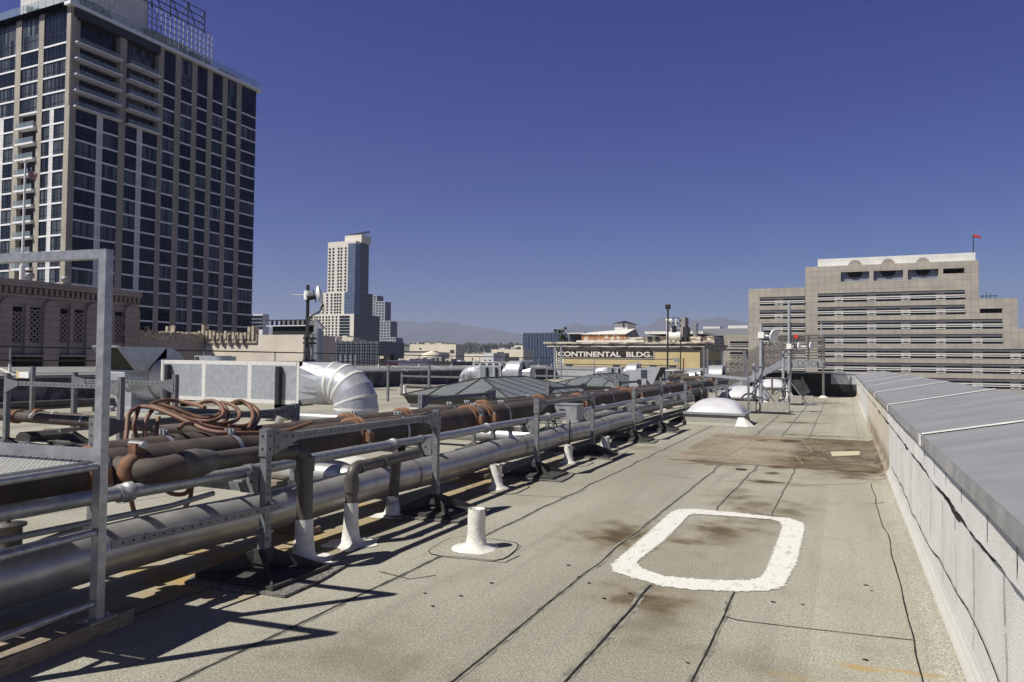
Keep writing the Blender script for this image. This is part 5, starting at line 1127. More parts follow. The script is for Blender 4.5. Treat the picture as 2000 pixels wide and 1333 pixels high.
t = thing('elbow_pipe', 'short shiny elbow pipe behind the near rack beside the round duct', 'pipe', (-9, 11, 0)); q = onY(545, 812, 11.0); q2 = onY(615, 812, 11.0); b = MB(); b.tube(elbow_path([(q.x, 11.0, 0.02), (q.x, 11.0, q.z), (q2.x + .6, 11.0, q.z)], .2), .085, 16); b.build('pipe', 'alu', t)

# ---- dark drain pipes dropping through the roof near the first rack
def boot(b, x, y, r, h, m=0, flare=2.3):
    n_ = 40; b.poly([(x + r * 4.0 * (1 + .5 * noise.noise(Vector((math.cos(k * .157) * 1.6, math.sin(k * .157) * 1.6, x * 7 + y)))) * math.cos(k * .157), y + r * 3.6 * (1 + .5 * noise.noise(Vector((math.cos(k * .157) * 1.6, math.sin(k * .157) * 1.6, x * 7 + y)))) * math.sin(k * .157), .0062) for k in range(n_)], m)
    b.lathe((x, y, .004), [(r * flare * 1.25, .003), (r * flare, .010), (r * 1.6, .03), (r * 1.32, .075), (r * 1.2, .14), (r * 1.08, h * .6), (r * 1.05, h)], 22, m)
xA, yA_ = -3.85, 4.54
t = thing('drain_pipe', 'dark drain pipe with rusty tee and grey coupling bending down to a white boot', 'pipe', (xA, yA_, 0)); zA = .875
b = MB(); b.tube(elbow_path([(-4.02, 3.68, zA), (-4.0, 4.22, zA), (-3.93, 4.54 - .12, zA), (xA, yA_, zA - .02), (xA, yA_, .02)], .09), .062, 18); b.build('pipe', 'darkpipe', t)
b = MB(); b.tube([(xA, yA_, zA - .16), (xA, yA_, zA - .05)], .072, 18); b.tube([(-3.985, 4.29, zA), (-3.96, 4.37, zA)], .072, 18); b.build('socket', 'darkpipe', t)
b = MB(); b.tube([(-4.04, 3.52, zA), (-4.03, 3.57, zA), (-4.03, 3.63, zA), (-4.02, 3.72, zA), (-4.02, 3.78, zA)], [.085, .096, .10, .085, .068], 20); b.build('grey_coupling', 'greypipe', t)
b = MB(); b.tube(elbow_path([(-4.42, 3.30, zA - .02), (-4.04, 3.30, zA - .02), (-4.04, 3.56, zA)], .14), .085, 20); b.build('rusty_elbow', 'rust', t)
b = MB(); c = Vector((-4.18, 3.30, zA - .02)); b.tube([c - Vector((.05, 0, 0)), c - Vector((.04, 0, 0)), c + Vector((.03, 0, 0)), c + Vector((.04, 0, 0))], [.095, .118, .118, .095], 20); b.box(c.x - .04, c.x + .03, 3.26, 3.34, zA + .09, zA + .16); hexn(b, (c.x, 3.30, zA + .15), (1, 0, 0), .026, .13, 1); b.build('coupling', ['rust_bright', 'galv'], t)
b = MB(); boot(b, xA, yA_, .066, .34); b.build('boot', 'whitepaint', t)
xB_, yB_ = -3.86, 5.15
t = thing('drain_pipe', 'U shaped dark pipe rising from a white boot left of the second rack post', 'pipe', (xB_, yB_, 0)); zB = onX(690, 915, xB_).z; yE2 = onX(822, 895, xB_).y
b = MB(); b.tube(elbow_path([(xB_, yB_, .02), (xB_, yB_, zB), (xB_ - .02, yE2, zB + .01), (xB_ - .3, yE2 + .02, zB + .01), (xB_ - .34, yE2 + .02, .1)], .085), .052, 18); b.build('pipe', 'darkpipe', t)
b = MB(); b.tube([(xB_, yB_, zB - .2), (xB_, yB_, zB - .08)], .062, 18); b.tube([(xB_, yB_ + .09, zB), (xB_, yB_ + .14, zB)], .060, 18); b.tube([(xB_, yB_ + .45, zB + .005), (xB_, yB_ + .49, zB + .005)], .058, 18); b.build('socket', 'darkpipe', t)
b = MB(); boot(b, xB_, yB_, .057, .36); b.build('boot', 'whitepaint', t)
b = MB(); boot(b, xB_ - .34, yE2 + .02, .055, .2); b.build('boot', 'whitepaint', t)
c = onZ(672, 908); t = thing('capped_curb', 'low round white coated cap on the roof behind the U shaped pipe', 'roof cap', (c.x, c.y, 0)); b = MB(); b.lathe((c.x, c.y, .004), [(.42, 0), (.36, .05), (.3, .09), (.1, .13), (0, .135)], 24); b.build('cap', 'whitepaint', t)
# ---- open vent stubs with white boots
vents = [(930, 1072, .070, .34, 'nearest open white vent stub standing on a patched sheet'), (972, 955, .062, .30, 'crooked white vent stub left of the third rack post'), (1110, 905, .062, .28, 'third white vent stub, under the second rack'), (1182, 884, .075, .28, 'fat white vent stub behind the fourth rack post'),
         (790, 770, .08, .4, 'white vent stub on the open roof left of the large glass skylight'), (1200, 812, .07, .3, 'white vent stub under the rack beyond the grey junction box'), (1432, 800, .07, .32, 'small white vent stub behind the nearest dome skylight'), (1295, 800, .06, .3, 'white vent stub under the third rack')]
for i, (px, py, r, h, lab) in enumerate(vents):
    c = onZ(px, py); t = thing('vent_stub', lab, 'vent pipe', (c.x, c.y, 0), 'white vent stubs'); b = MB(); n = 24; k = 1 if i == 0 else .8
    prof = [(r * 2.9 * k, .004), (r * 2.7 * k, .010), (r * 1.9, .020), (r * 1.3, .045), (r * 1.12, .10), (r * 1.06, h * .5), (r * 1.10, h * .8), (r * 1.02, h)]
    vs = []
    for a_ in range(n):
        q = 2 * math.pi * a_ / n
        for j, (rr, z) in enumerate(prof):
            f_ = 1 + (.22 if j < 2 else .06) * noise.noise(Vector((math.cos(q) * 1.5, math.sin(q) * 1.5, i + j * .6))); lean = .04 * z / h if i == 1 else 0
            vs.append((c.x + rr * f_ * math.cos(q) - lean, c.y + rr * f_ * math.sin(q), z))
    L = len(prof); b.add(vs, [(a_ * L + j, ((a_ + 1) % n) * L + j, ((a_ + 1) % n) * L + j + 1, a_ * L + j + 1) for a_ in range(n) for j in range(L - 1)], 0, True)
    b.lathe((c.x, c.y, 0), [(r * 1.02, h), (r * .86, h), (r * .84, h - .12)], n, 0); b.lathe((c.x, c.y, 0), [(r * .84, h - .12), (0, h - .12)], n, 1); b.build('boot', ['whitepaint', 'hole'], t)
    if i < 4:
        b = MB(); nn = 30; pv = []
        for a_ in range(nn):
            q = 2 * math.pi * a_ / nn; rr = .34 / (abs(math.cos(q)) ** 5 + abs(math.sin(q)) ** 5) ** .2 * (1 + .04 * noise.noise(Vector((math.cos(q) * 2, math.sin(q) * 2, i)))); pv.append(((c.x + rr * math.cos(q + .1) * 1.0, c.y + rr * math.sin(q + .1))))
        b.poly([(p[0], p[1], .0055) for p in pv], 0); ring = [(p[0], p[1], 0) for p in pv]; ribbon(b, ring + ring[:1], .009, 1, z=.0075, jit=.9, seed=i); b.build('patch', ['roof', 'tar'], t)
# fine filler: small round cap vents
# ---- steel crossover ladder at the left edge of the picture
RZ = R(6.4); xp = Vector((math.cos(RZ), math.sin(RZ), 0)); yp = Vector((-math.sin(RZ), math.cos(RZ), 0)); P1 = Vector((-3.90, 2.84, 0)); P2 = P1 - yp * .75; ztop = onY(205, 497, 2.84).z
t = thing('crossover_ladder', 'galvanised steel crossover platform with square post and tread plate at the left edge', 'crossover platform', (P1.x, P1.y, 0)); up = Vector((0, 0, 1)); W2 = 1.95; HP = 1.0
def bb(p, q, w_, h_, name, m='galv', upv=(0, 0, 1)): b = MB(); b.beam(p, q, w_, h_, 0, upv); return b.build(name, m, t)
for P in (P1, P2, P1 - xp * W2, P2 - xp * W2): bb(P + up * .08, P + up * (ztop + .027), .054, .054, 'post', 'galv', yp)
for P in (P1, P2): bb(P + up * ztop - xp * .028, P - xp * (W2 - .028) + up * ztop, .054, .054, 'top_rail')
for P in (P1, P2): bb(P + up * (HP + .53) - xp * 1.2, P - xp * (W2 - .028) + up * (HP + .53), .04, .04, 'mid_rail')
for z in (.185, .59):
    for off_ in (0, W2): b = MB(); b.tube([P2 + up * z - xp * off_ + yp * .03, P1 + up * z - xp * off_ - yp * .03], .021, 14); b.build('rung', 'galv', t)
for off_ in (0, W2): b = MB(); b.tube([P2 + up * (HP - .035) - xp * off_ + yp * .03, P1 + up * (HP - .035) - xp * off_ - yp * .03], .021, 14); b.build('rung', 'galv', t)
b = MB(); a0_ = P2 + yp * .035 - xp * .02; u_ = -xp * (W2 - .05); v_ = yp * .68
b.add([a0_ + up * HP, a0_ + v_ + up * HP, a0_ + v_ + u_ + up * HP, a0_ + u_ + up * HP, a0_ + up * (HP - .02), a0_ + v_ + up * (HP - .02), a0_ + v_ + u_ + up * (HP - .02), a0_ + u_ + up * (HP - .02)], [(0, 1, 2, 3), (7, 6, 5, 4), (0, 4, 5, 1), (1, 5, 6, 2), (2, 6, 7, 3), (3, 7, 4, 0)], 0)
for i in range(60):
    for j in range(22):
        c = a0_ + u_ * ((i + .5) / 60) + v_ * ((j + .5) / 22) + up * (HP + .001); s = 1 if (i + j) % 2 else -1; d = (xp * .9 * s + yp).normalized() * .010; e = d.cross(up) * .28
        b.add([c - d, c - e, c + d, c + e, c + up * .003], [(0, 1, 4), (1, 2, 4), (2, 3, 4), (3, 0, 4)], 1)
b.build('tread_plate', ['plate', 'platebump'], t)
bb(P1 - xp * .03 + up * (HP - .0) - yp * .012, P1 - xp * (W2 - .03) + up * HP - yp * .012, .012, .13, 'toe_board', 'galv_matt'); bb(P2 - xp * .03 + up * HP - yp * .022, P2 - xp * (W2 - .03) + up * HP - yp * .022, .012, .13, 'toe_board', 'galv_matt')
for off_ in (0, W2): o_ = bb(P2 - yp * .5 + up * .045 - xp * off_, P1 + yp * .22 + up * .045 - xp * off_, .10, .088, 'timber_sleeper', 'wood')
for P in (P1, P2): b = MB(); b.beam(P + up * .091 - yp * .09, P + up * .091 + yp * .09, .12, .010); [hexn(b, P + up * .102 + yp * s, (0, 0, 1), .010, .014) for s in (-.07, .07)]; b.build('foot_plate', 'galv', t)
# small capped curb seen under the rungs
c = onZ(14, 1085); t = thing('roof_drain_cap', 'weathered capped round curb standing left of the ladder', 'vent', (c.x, c.y, 0)); b = MB(); b.lathe((c.x, c.y, 0), [(.16, .004), (.12, .03), (.10, .05), (.10, .22), (.13, .23), (.13, .25), (0, .26)], 20); b.tube([(c.x, c.y, .25), (c.x, c.y, .36)], .018, 8); b.build('cap', 'greypipe', t)

# ---- rubber hose coil lying on the rack
t = thing('rubber_hose', 'coil of reddish brown rubber hose heaped over the pipes at the near rack', 'hose', (-4.9, 4.7, 1.0)); b = MB(); rs = random.Random(11)
hc = lambda px, py, x: onX(px, py, x)
def hose(pts, r=.018):
    P_ = [Vector(p) for p in pts]; out = []
    for i in range(len(P_) - 1):
        p0 = P_[max(i - 1, 0)]; p1 = P_[i]; p2 = P_[i + 1]; p3 = P_[min(i + 2, len(P_) - 1)]
        for k in range(8):
            u = k / 8; out.append(.5 * ((2 * p1) + (-p0 + p2) * u + (2 * p0 - 5 * p1 + 4 * p2 - p3) * u * u + (-p0 + 3 * p1 - 3 * p2 + p3) * u ** 3))
    out.append(P_[-1]); b.tube(out, r, 12)
h_ = lambda l: [hc(x, y, X) for x, y, X in l]
hose(h_([(256, 803, -5.3), (275, 795, -5.35), (300, 797, -5.2), (330, 808, -5.0), (370, 826, -4.8), (410, 842, -4.6), (455, 846, -4.45), (510, 846, -4.4), (560, 842, -4.3), (608, 826, -4.28)]))
hose(h_([(290, 792, -5.4), (320, 783, -5.5), (350, 784, -5.5), (380, 790, -5.3), (400, 797, -5.1)]))
hose(h_([(295, 793, -5.3), (320, 800, -5.2), (350, 812, -5.1), (380, 821, -5.0), (410, 823, -4.9), (430, 816, -4.9), (436, 803, -5.0), (425, 787, -5.1), (405, 783, -5.2), (388, 790, -5.3)]))
hose(h_([(310, 790, -5.4), (340, 798, -5.3), (370, 810, -5.2), (400, 818, -5.1), (425, 812, -5.1), (433, 796, -5.2), (418, 785, -5.3), (400, 786, -5.35)]))
hose(h_([(430, 787, -5.3), (443, 800, -5.2), (445, 815, -5.15), (430, 828, -5.0), (400, 826, -5.0)])); hose(h_([(432, 786, -5.4), (455, 792, -5.2), (468, 808, -5.1), (460, 822, -5.0), (430, 828, -4.95), (390, 824, -4.95)]))
hose(h_([(452, 788, -5.35), (470, 783, -5.3), (488, 795, -5.2), (494, 815, -5.05), (485, 838, -4.85)])); hose(h_([(455, 790, -5.3), (480, 788, -5.3), (502, 800, -5.2), (505, 818, -5.1), (492, 838, -4.9)]))
hose(h_([(430, 830, -5.0), (460, 834, -4.9), (490, 828, -4.95), (503, 815, -5.1), (499, 800, -5.2), (480, 790, -5.3)])); hose(h_([(350, 838, -4.7), (362, 828, -4.75), (390, 830, -4.75), (430, 838, -4.65), (470, 842, -4.6)]))
hose(h_([(256, 803, -5.3), (250, 815, -5.3), (248, 840, -5.25), (246, 870, -5.2), (250, 940, -5.1), (262, 1000, -5.15), (275, 1018, -5.2)])); hose(h_([(270, 800, -5.35), (262, 830, -5.3), (268, 860, -5.3)])); hose(h_([(300, 798, -5.3), (285, 822, -5.25), (284, 860, -5.2), (300, 930, -5.0), (330, 962, -4.9), (360, 965, -4.85), (372, 950, -4.8), (376, 930, -4.8)]))
hose(h_([(376, 930, -4.8), (372, 970, -4.85), (362, 990, -4.95), (350, 1000, -5.05)])); hose(h_([(310, 815, -5.3), (305, 850, -5.25), (315, 870, -5.3)]))
b.build('hose', 'hose', t)
# junction box on the second rack
t = thing('junction_box', 'grey steel junction box fixed under the second rack', 'electrical box', (-4.2, 11.5, .6)); b = MB(); b.box(-4.30, -3.92, 11.12, 11.46, .64, .885, 0); b.box(-4.31, -3.91, 11.11, 11.47, .885, .90, 0); b.box(-4.22, -4.12, 11.114, 11.118, .80, .82, 1); b.build('box', ['galv_matt', 'steel_dark'], t)
b = MB(); b.tube([(-4.1, 11.3, .64), (-4.1, 11.3, .12)], .012, 6); b.tube([(-4.1, 11.3, .15), (-4.45, 11.4, .01)], .008, 6); b.tube([(-4.1, 11.3, .15), (-4.1, 11.7, .01)], .008, 6); b.build('stand', 'steel_dark', t)
# ---- branch rack and pipes to the left
t = thing('pipe_rack', 'slotted steel rack standing crosswise at the left, carrying two brown pipes', 'pipe rack', (-12, 8, 0), 'slotted steel pipe racks')
for (Yb, pa, pb, zz) in ((7.6, 15, 237, 1.16), (8.7, 146, 343, 1.18)):
    xa = onY(pa, 745, Yb).x; xb = onY(pb, 750, Yb).x; b = MB(); b.box(xa, xb, Yb - .035, Yb + .035, zz - .07, zz, 0); x = xa + .15
    while x < xb - .1: b.disc((x, Yb - .0365, zz - .035), (0, -1, 0), .014, 8, 1); x += .1
    for (q, sg) in ((xa, 1), (xb, -1)): b.prism([(q, Yb - .045, zz + .05), (q + sg * .35, Yb - .045, zz), (q + sg * .35, Yb - .045, zz - .07), (q, Yb - .045, zz - .2)], (0, .006, 0), 0)
    b.build('side_bar', ['zinc', 'hole'], t)
    for q in (xa, xb):
        b = MB(); strut_post(b, q, Yb, .05, zz + .12, .075); b.build('post', ['zinc', 'hole'], t); b = MB(); b.box(q - .35, q + .35, Yb - .25, Yb + .25, .004, .05); b.add([(q - .2, Yb - .2, .05), (q + .2, Yb - .2, .05), (q + .2, Yb + .2, .05), (q - .2, Yb + .2, .05), (q, Yb, .25)], [(0, 1, 4), (1, 2, 4), (2, 3, 4), (3, 0, 4)]); b.build('rubber_foot', 'rubber', t)
for q in (-14.6, -11.5, -9.8): b = MB(); b.box(q - .03, q + .03, 7.64, 8.66, .36, .42); b.build('cross_member', 'zinc', t)
for (Yb, r, lab) in ((8.0, .09, 'nearer rusty pipe running crosswise on the left rack'), (8.35, .08, 'farther rusty pipe running crosswise on the left rack')):
    t = thing('steel_pipe', lab, 'pipe', (-11, Yb, 0), 'crosswise pipes on the left'); b = MB(); b.tube([(-15.2, Yb, .52), (-5.35, Yb, .50)], r, 18); b.build('pipe', 'rust', t)
    b = MB(); b.tube([(-24, Yb, .52), (-15.2, Yb, .52)], r * .9, 16); b.build('far_length', 'darkpipe', t)
    coupling(t, -13.2, Yb, .52, r, 'x'); 
    for x in (-12.7, -11.4): strap(t, x, Yb, .52, r, 'x')
for (pa, pb, r, z, lab) in (((0, 795), (200, 782), .09, .30, 'long dark pipe lying before the far left parapet'), ((0, 802), (200, 790), .05, .2, 'thin dark pipe lying before the far left parapet')):
    p0 = onZ(*pa, z); p1 = onZ(*pb, z); x = (p0.x + p1.x) / 2; t = thing('steel_pipe', lab, 'pipe', (x, 14, 0), 'pipes lying before the left parapet'); b = MB(); b.tube([(x, 4, z), (x, 19, z)], r, 14); b.build('pipe', 'darkpipe', t)
    for y in (8, 11, 14, 17): b = MB(); b.box(x - .15, x + .15, y - .06, y + .06, .004, z - r); b.build('sleeper', 'wood', t)
# low conduits, sleepers and struts scattered on the left
t = thing('steel_conduit', 'thin white conduit run crossing the roof at the left', 'conduit', (-9, 9, 0)); p0, p1, p2 = onZ(62, 838, .1), onZ(130, 846, .1), onZ(190, 855, .1); b = MB(); b.tube([(-15, 7.0, .1), (-11, 6.9, .1), (-6.4, 6.8, .1)], .025, 8); b.build('tube', 'galv', t)
t = thing('pipe_support', 'black rubber block support with a red stripe at the left', 'pipe support', (-13, 9, 0)); c = onZ(55, 862); b = MB(); b.prism([(c.x - .2, c.y - .1, .004), (c.x + .2, c.y - .1, .004), (c.x + .2, c.y - .1, .10), (c.x + .1, c.y - .1, .17), (c.x - .1, c.y - .1, .17), (c.x - .2, c.y - .1, .10)], (0, .9, 0), 0); b.build('block', 'rubber', t)
t = thing('timber_sleeper', 'short weathered timber sleeper left of the nearest rack', 'sleeper', (-10, 8, 0)); c = onZ(115, 848); b = MB(); b.box(c.x - .4, c.x + .4, c.y - .06, c.y + .06, .004, .1); b.build('beam', 'wood', t)
t = thing('steel_strut', 'tall slotted strut standing behind the left rack with an electrical box', 'strut', (0, 0, 0)); c = onZ(62, 815); b = MB(); strut_post(b, c.x, c.y, 0, 1.6 + (695 - 716) * -1 * 0 + onX(62, 716, c.x).z - 1.6, .09); b.build('post', ['zinc', 'hole'], t); b = MB(); b.box(c.x - .5, c.x - .1, c.y - .05, c.y + .05, 1.0, 1.16, 0); b.box(c.x - .62, c.x - .5, c.y - .05, c.y + .05, 1.0, 1.18, 1); b.build('box', ['white', 'yellow'], t)
t.location = (c.x, c.y, 0)
for ch in t.children: ch.location = (-c.x, -c.y, 0)
# small tripod pipe stands between the ducts
for i, (px, py, lab) in enumerate([(925, 880, 'black footed pipe stand behind the second rack post'), (985, 868, 'black footed pipe stand right of the bright branch duct'), (1080, 862, 'black footed pipe stand left of the junction box'), (640, 880, 'black footed pipe stand behind the white round base'), (1140, 850, 'black footed pipe stand under the junction box'), (430, 930, 'black footed pipe stand under the brown pipes by the hose')]):
    c = onZ(px, py); t = thing('pipe_stand', lab, 'pipe stand', (c.x, c.y, 0), 'small pipe stands'); b = MB(); a = .26; b.box(c.x - a, c.x + a, c.y - a * .8, c.y + a * .8, .004, .03, 0)
    b.add([(c.x - a * .8, c.y - a * .6, .03), (c.x + a * .8, c.y - a * .6, .03), (c.x + a * .8, c.y + a * .6, .03), (c.x - a * .8, c.y + a * .6, .03), (c.x, c.y, .17)], [(0, 1, 4), (1, 2, 4), (2, 3, 4), (3, 0, 4)]); b.build('rubber_foot', 'rubber', t); b = MB(); strut_post(b, c.x, c.y, .1, .42, .05); b.box(c.x - .18, c.x + .18, c.y - .025, c.y + .025, .38, .42); b.build('post', ['zinc', 'hole'], t)
# loose cable along the roof
t = thing('cable', 'black cable looping down behind the second rack', 'cable', (-4.9, 10.5, 0)); b = MB(); b.tube([onX(1080, 800, -4.9), onX(1084, 825, -4.95), onX(1095, 848, -5.0), onX(1110, 866, -4.8)], .015, 6); b.build('cable', 'rubber', t)

# ---- fan unit with round elbow duct
def fan_unit(label, xl, xr, Y, k, flip=False, group='rooftop fan units', od=-1, dm='duct'):
    """blower with hooded outlet, rectangular duct, transition and round elbow going down into the roof"""
    t = thing('fan_unit', label, 'fan unit', ((xl + xr) / 2, Y, 0), group); s = -1 if flip else 1; L = xr - xl
    X = (lambda u: xl + u) if not flip else (lambda u: xr - u)
    zt_, zb_ = 1.50 * k, .42 * k; hw = .55 * k; zc_ = (zt_ + zb_) / 2
    def hb(mb, u0, u1, y0, y1, z0, z1, m=0): a, c = sorted((X(u0), X(u1))); mb.box(a, c, y0, y1, z0, z1, m)
    ub, ud, ut = 1.9 * k, 2.2 * k, L - 1.75 * k
    # blower scroll: spiral in the Y-Z plane, outlet towards -Y at the top
    b = MB(); n = 30; cyy, czz = Y, 1.0 * k; prof = []
    for i in range(n + 1):
        a = math.pi / 2 + od * 2 * math.pi * .86 * i / n; rr = (.86 - .26 * i / n) * k; prof.append((cyy + rr * math.cos(a), czz + rr * math.sin(a)))
    u0, u1 = .75 * k, 1.75 * k; xa, xb = X(u0), X(u1); vs = [(xa, y, z) for y, z in prof] + [(xb, y, z) for y, z in prof]; m_ = n + 1
    b.add(vs, [(i, i + 1, m_ + i + 1, m_ + i) for i in range(n)], 0, True); b.add([(xa, y, z) for y, z in prof], [list(range(m_))]); b.add([(xb, y, z) for y, z in prof], [list(range(m_))])
    zT = czz + .86 * k; zS = czz + .18 * k; b.add([(x, y, z) for x in (xa, xb) for (y, z) in ((Y, zT), (Y + od * 1.55 * k, zT), (Y + od * .95 * k, zS), (Y, zS))], [(0, 1, 5, 4), (3, 7, 6, 2), (0, 3, 2, 1), (4, 5, 6, 7)]); scr = b.build('scroll', 'duct', t)
    b = MB(); e = .04 * k; f0, f1 = min(xa, xb), max(xa, xb)
    b.add([(f0 + e, Y + od * (1.55 * k - .012), zT - e), (f1 - e, Y + od * (1.55 * k - .012), zT - e), (f1 - e, Y + od * (.95 * k + .02), zS + e), (f0 + e, Y + od * (.95 * k + .02), zS + e)], [(0, 1, 2, 3)], 1)
    for (p, q) in (((f0, Y + od * 1.56 * k, zT), (f1, Y + od * 1.56 * k, zT)), ((f1, Y + od * 1.56 * k, zT), (f1, Y + od * .96 * k, zS)), ((f1, Y + od * .96 * k, zS), (f0, Y + od * .96 * k, zS)), ((f0, Y + od * .96 * k, zS), (f0, Y + od * 1.56 * k, zT))): b.beam(p, q, .06 * k, .06 * k, 0)
    b.build('outlet_screen', ['galv', 'mesh'], scr)
    b = MB(); hb(b, .0, .95 * k, Y - .5 * k, Y + .5 * k, .1, 1.12 * k); a0_, a1_ = sorted((X(0), X(.95 * k))); b.add([(a0_, Y - .5 * k, 1.12 * k), (a1_, Y - .5 * k, 1.12 * k), (a1_, Y + .5 * k, 1.12 * k), (a0_, Y + .5 * k, 1.12 * k), (a1_, Y - .3 * k, 1.38 * k), (a1_, Y + .5 * k, 1.38 * k)], [(0, 1, 4), (0, 4, 5, 3), (1, 2, 5, 4), (2, 3, 5)]); hb(b, -.1, 2.2 * k, Y - .6 * k, Y + .6 * k, .004, .10); b.build('motor_box', 'duct', t)
    b = MB(); b.tube([(X(1.74 * k), Y, zc_), (X(1.8 * k), Y, zc_), (X(1.95 * k), Y, zc_), (X(ud + .02), Y, zc_)], [.60 * k, .55 * k, .52 * k, .52 * k], 24); b.build('collar', 'sealant' if dm == 'duct' else 'galv_matt', t)
    b = MB(); hb(b, ud, ut, Y - hw, Y + hw, zb_, zt_); bxd = b.build('box_duct', dm, t)
    b = MB(); nP = 3
    for i in range(nP + 1):
        u = ud + (ut - ud) * i / nP; e2 = .07 * k; hb(b, max(ud, u - e2), min(ut, u + e2), Y - hw - .006, Y + hw + .004, zb_ - .004, zt_ + .006)
    hb(b, ud + .1, ut - .1, Y - hw - .004, Y - hw + .1, zt_ - .10 * k, zt_ + .005); hb(b, ud + .1, ut - .1, Y - hw - .004, Y - hw + .1, zb_ - .003, zb_ + .10 * k); b.build('seam_sealant', 'sealant' if dm == 'duct' else 'duct', bxd)
    # transition: rectangle to round
    b = MB(); n = 24; r = .55 * k; A_ = []; B_ = []
    for i in range(n):
        a = 2 * math.pi * (i + .5) / n; ca, sa = math.cos(a), math.sin(a); q = 1 / max(abs(ca), abs(sa)); A_.append((X(ut), Y + hw * ca * q, zc_ + (zt_ - zc_) * sa * q)); B_.append((X(ut + .55 * k), Y + r * ca, zc_ + r * sa))
    b.add(A_ + B_, [(i, (i + 1) % n, n + (i + 1) % n, n + i) for i in range(n)]); b.build('transition', 'duct', t)
    # lobster back elbow
    Rb = .62 * k; cx_ = X(ut + .75 * k); cc = Vector((cx_, Y, zc_ - Rb)); pts = [Vector((X(ut + .55 * k), Y, zc_))]; ng = 5
    for i in range(ng + 1): a = math.pi / 2 * i / ng; pts.append(cc + Vector((s * Rb * math.sin(a), 0, Rb * math.cos(a))))
    pts.append(Vector((pts[-1].x, Y, .02)))
    b = MB(); n = 28; rings = []
    for i, p in enumerate(pts):
        ang = 0 if i == 0 else math.pi / 2 * min(1, max(0, (i - 1) / ng)); d = Vector((s * math.cos(ang), 0, -math.sin(ang))); nr = Vector((s * math.sin(ang), 0, math.cos(ang)))
        rings.append([p + (nr * math.cos(2 * math.pi * j / n) + Vector((0, 1, 0)) * math.sin(2 * math.pi * j / n)) * r for j in range(n)])
    for i in range(len(rings) - 1): b.add(rings[i] + rings[i + 1], [(j, (j + 1) % n, n + (j + 1) % n, n + j) for j in range(n)], 0, True)
    elb = b.build('elbow', 'duct', t)
    b = MB()
    for i in range(1, len(rings) - 1):
        if i == 4: continue
        c0 = pts[i]; ang = math.pi / 2 * min(1, (i - 1) / ng); d = Vector((s * math.cos(ang), 0, -math.sin(ang))) * .06 * k
        R0 = [q + (q - c0).normalized() * .006 - d * (.6 + .5 * noise.noise(q * 3)) for q in rings[i]]; R1 = [q + (q - c0).normalized() * .012 for q in rings[i]]; R2 = [q + (q - c0).normalized() * .006 + d * (.6 + .5 * noise.noise(q * 4)) for q in rings[i]]
        b.add(R0 + R1 + R2, [(j, (j + 1) % n, n + (j + 1) % n, n + j) for j in range(n)] + [(n + j, n + (j + 1) % n, 2 * n + (j + 1) % n, 2 * n + j) for j in range(n)], 0, True)
    b.build('seam_sealant', 'sealant' if dm == 'duct' else 'galv_matt', elb)
    for u in (ud + .35 * k, ut - .6 * k):
        b = MB(); x = X(u); b.box(x - .06 * k, x + .06 * k, Y - hw - .14 * k, Y - hw - .02, .004, zt_ - .12 * k); b.box(x - .06 * k, x + .06 * k, Y - hw - .14 * k, Y + hw + .1, zb_ - .09 * k, zb_ - .006); b.box(x - .2 * k, x + .2 * k, Y - hw - .3 * k, Y - hw + .1, .004, .03); b.build('leg', 'steel_dark', t)
    return t
fan_unit('large fan unit with white sealed box duct and round elbow behind the near rack', onY(243, 760, 15).x, onY(721, 760, 15).x, 15, 1.0)
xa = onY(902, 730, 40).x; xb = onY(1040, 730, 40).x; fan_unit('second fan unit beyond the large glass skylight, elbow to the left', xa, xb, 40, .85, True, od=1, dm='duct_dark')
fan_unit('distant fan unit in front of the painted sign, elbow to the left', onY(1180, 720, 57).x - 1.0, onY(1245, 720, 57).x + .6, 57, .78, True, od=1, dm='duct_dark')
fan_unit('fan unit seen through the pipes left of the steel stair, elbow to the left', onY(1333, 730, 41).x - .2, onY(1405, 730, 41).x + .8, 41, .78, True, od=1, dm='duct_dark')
# another outlet peeping over the big duct
q = onY(400, 697, 20.5); t = thing('exhaust_hood', 'small dark mouthed exhaust hood peeping over the large box duct', 'exhaust hood', (q.x, 20.5, 0)); x = q.x; b = MB(); zt_ = onY(400, 695, 20.5).z
b.add([(x, 20.0, zt_), (x + .9, 20.0, zt_), (x + 1.0, 20.0, .4), (x + .3, 20.0, .4), (x, 21, zt_), (x + .9, 21, zt_), (x + 1.0, 21, .4), (x + .3, 21, .4)], [(0, 1, 2, 3), (4, 7, 6, 5), (0, 4, 5, 1), (1, 5, 6, 2), (0, 3, 7, 4)], 0); b.poly([(x + .04, 19.995, zt_ - .05), (x + .25, 19.995, zt_ - .05), (x + .42, 19.995, .8), (x + .25, 19.995, .8)], 1); b.tube([(x + .9, 20.5, .6), (x + .9, 20.5, zt_ - .02)], .5, 18, 0); b.build('hood', ['duct', 'mesh'], t)
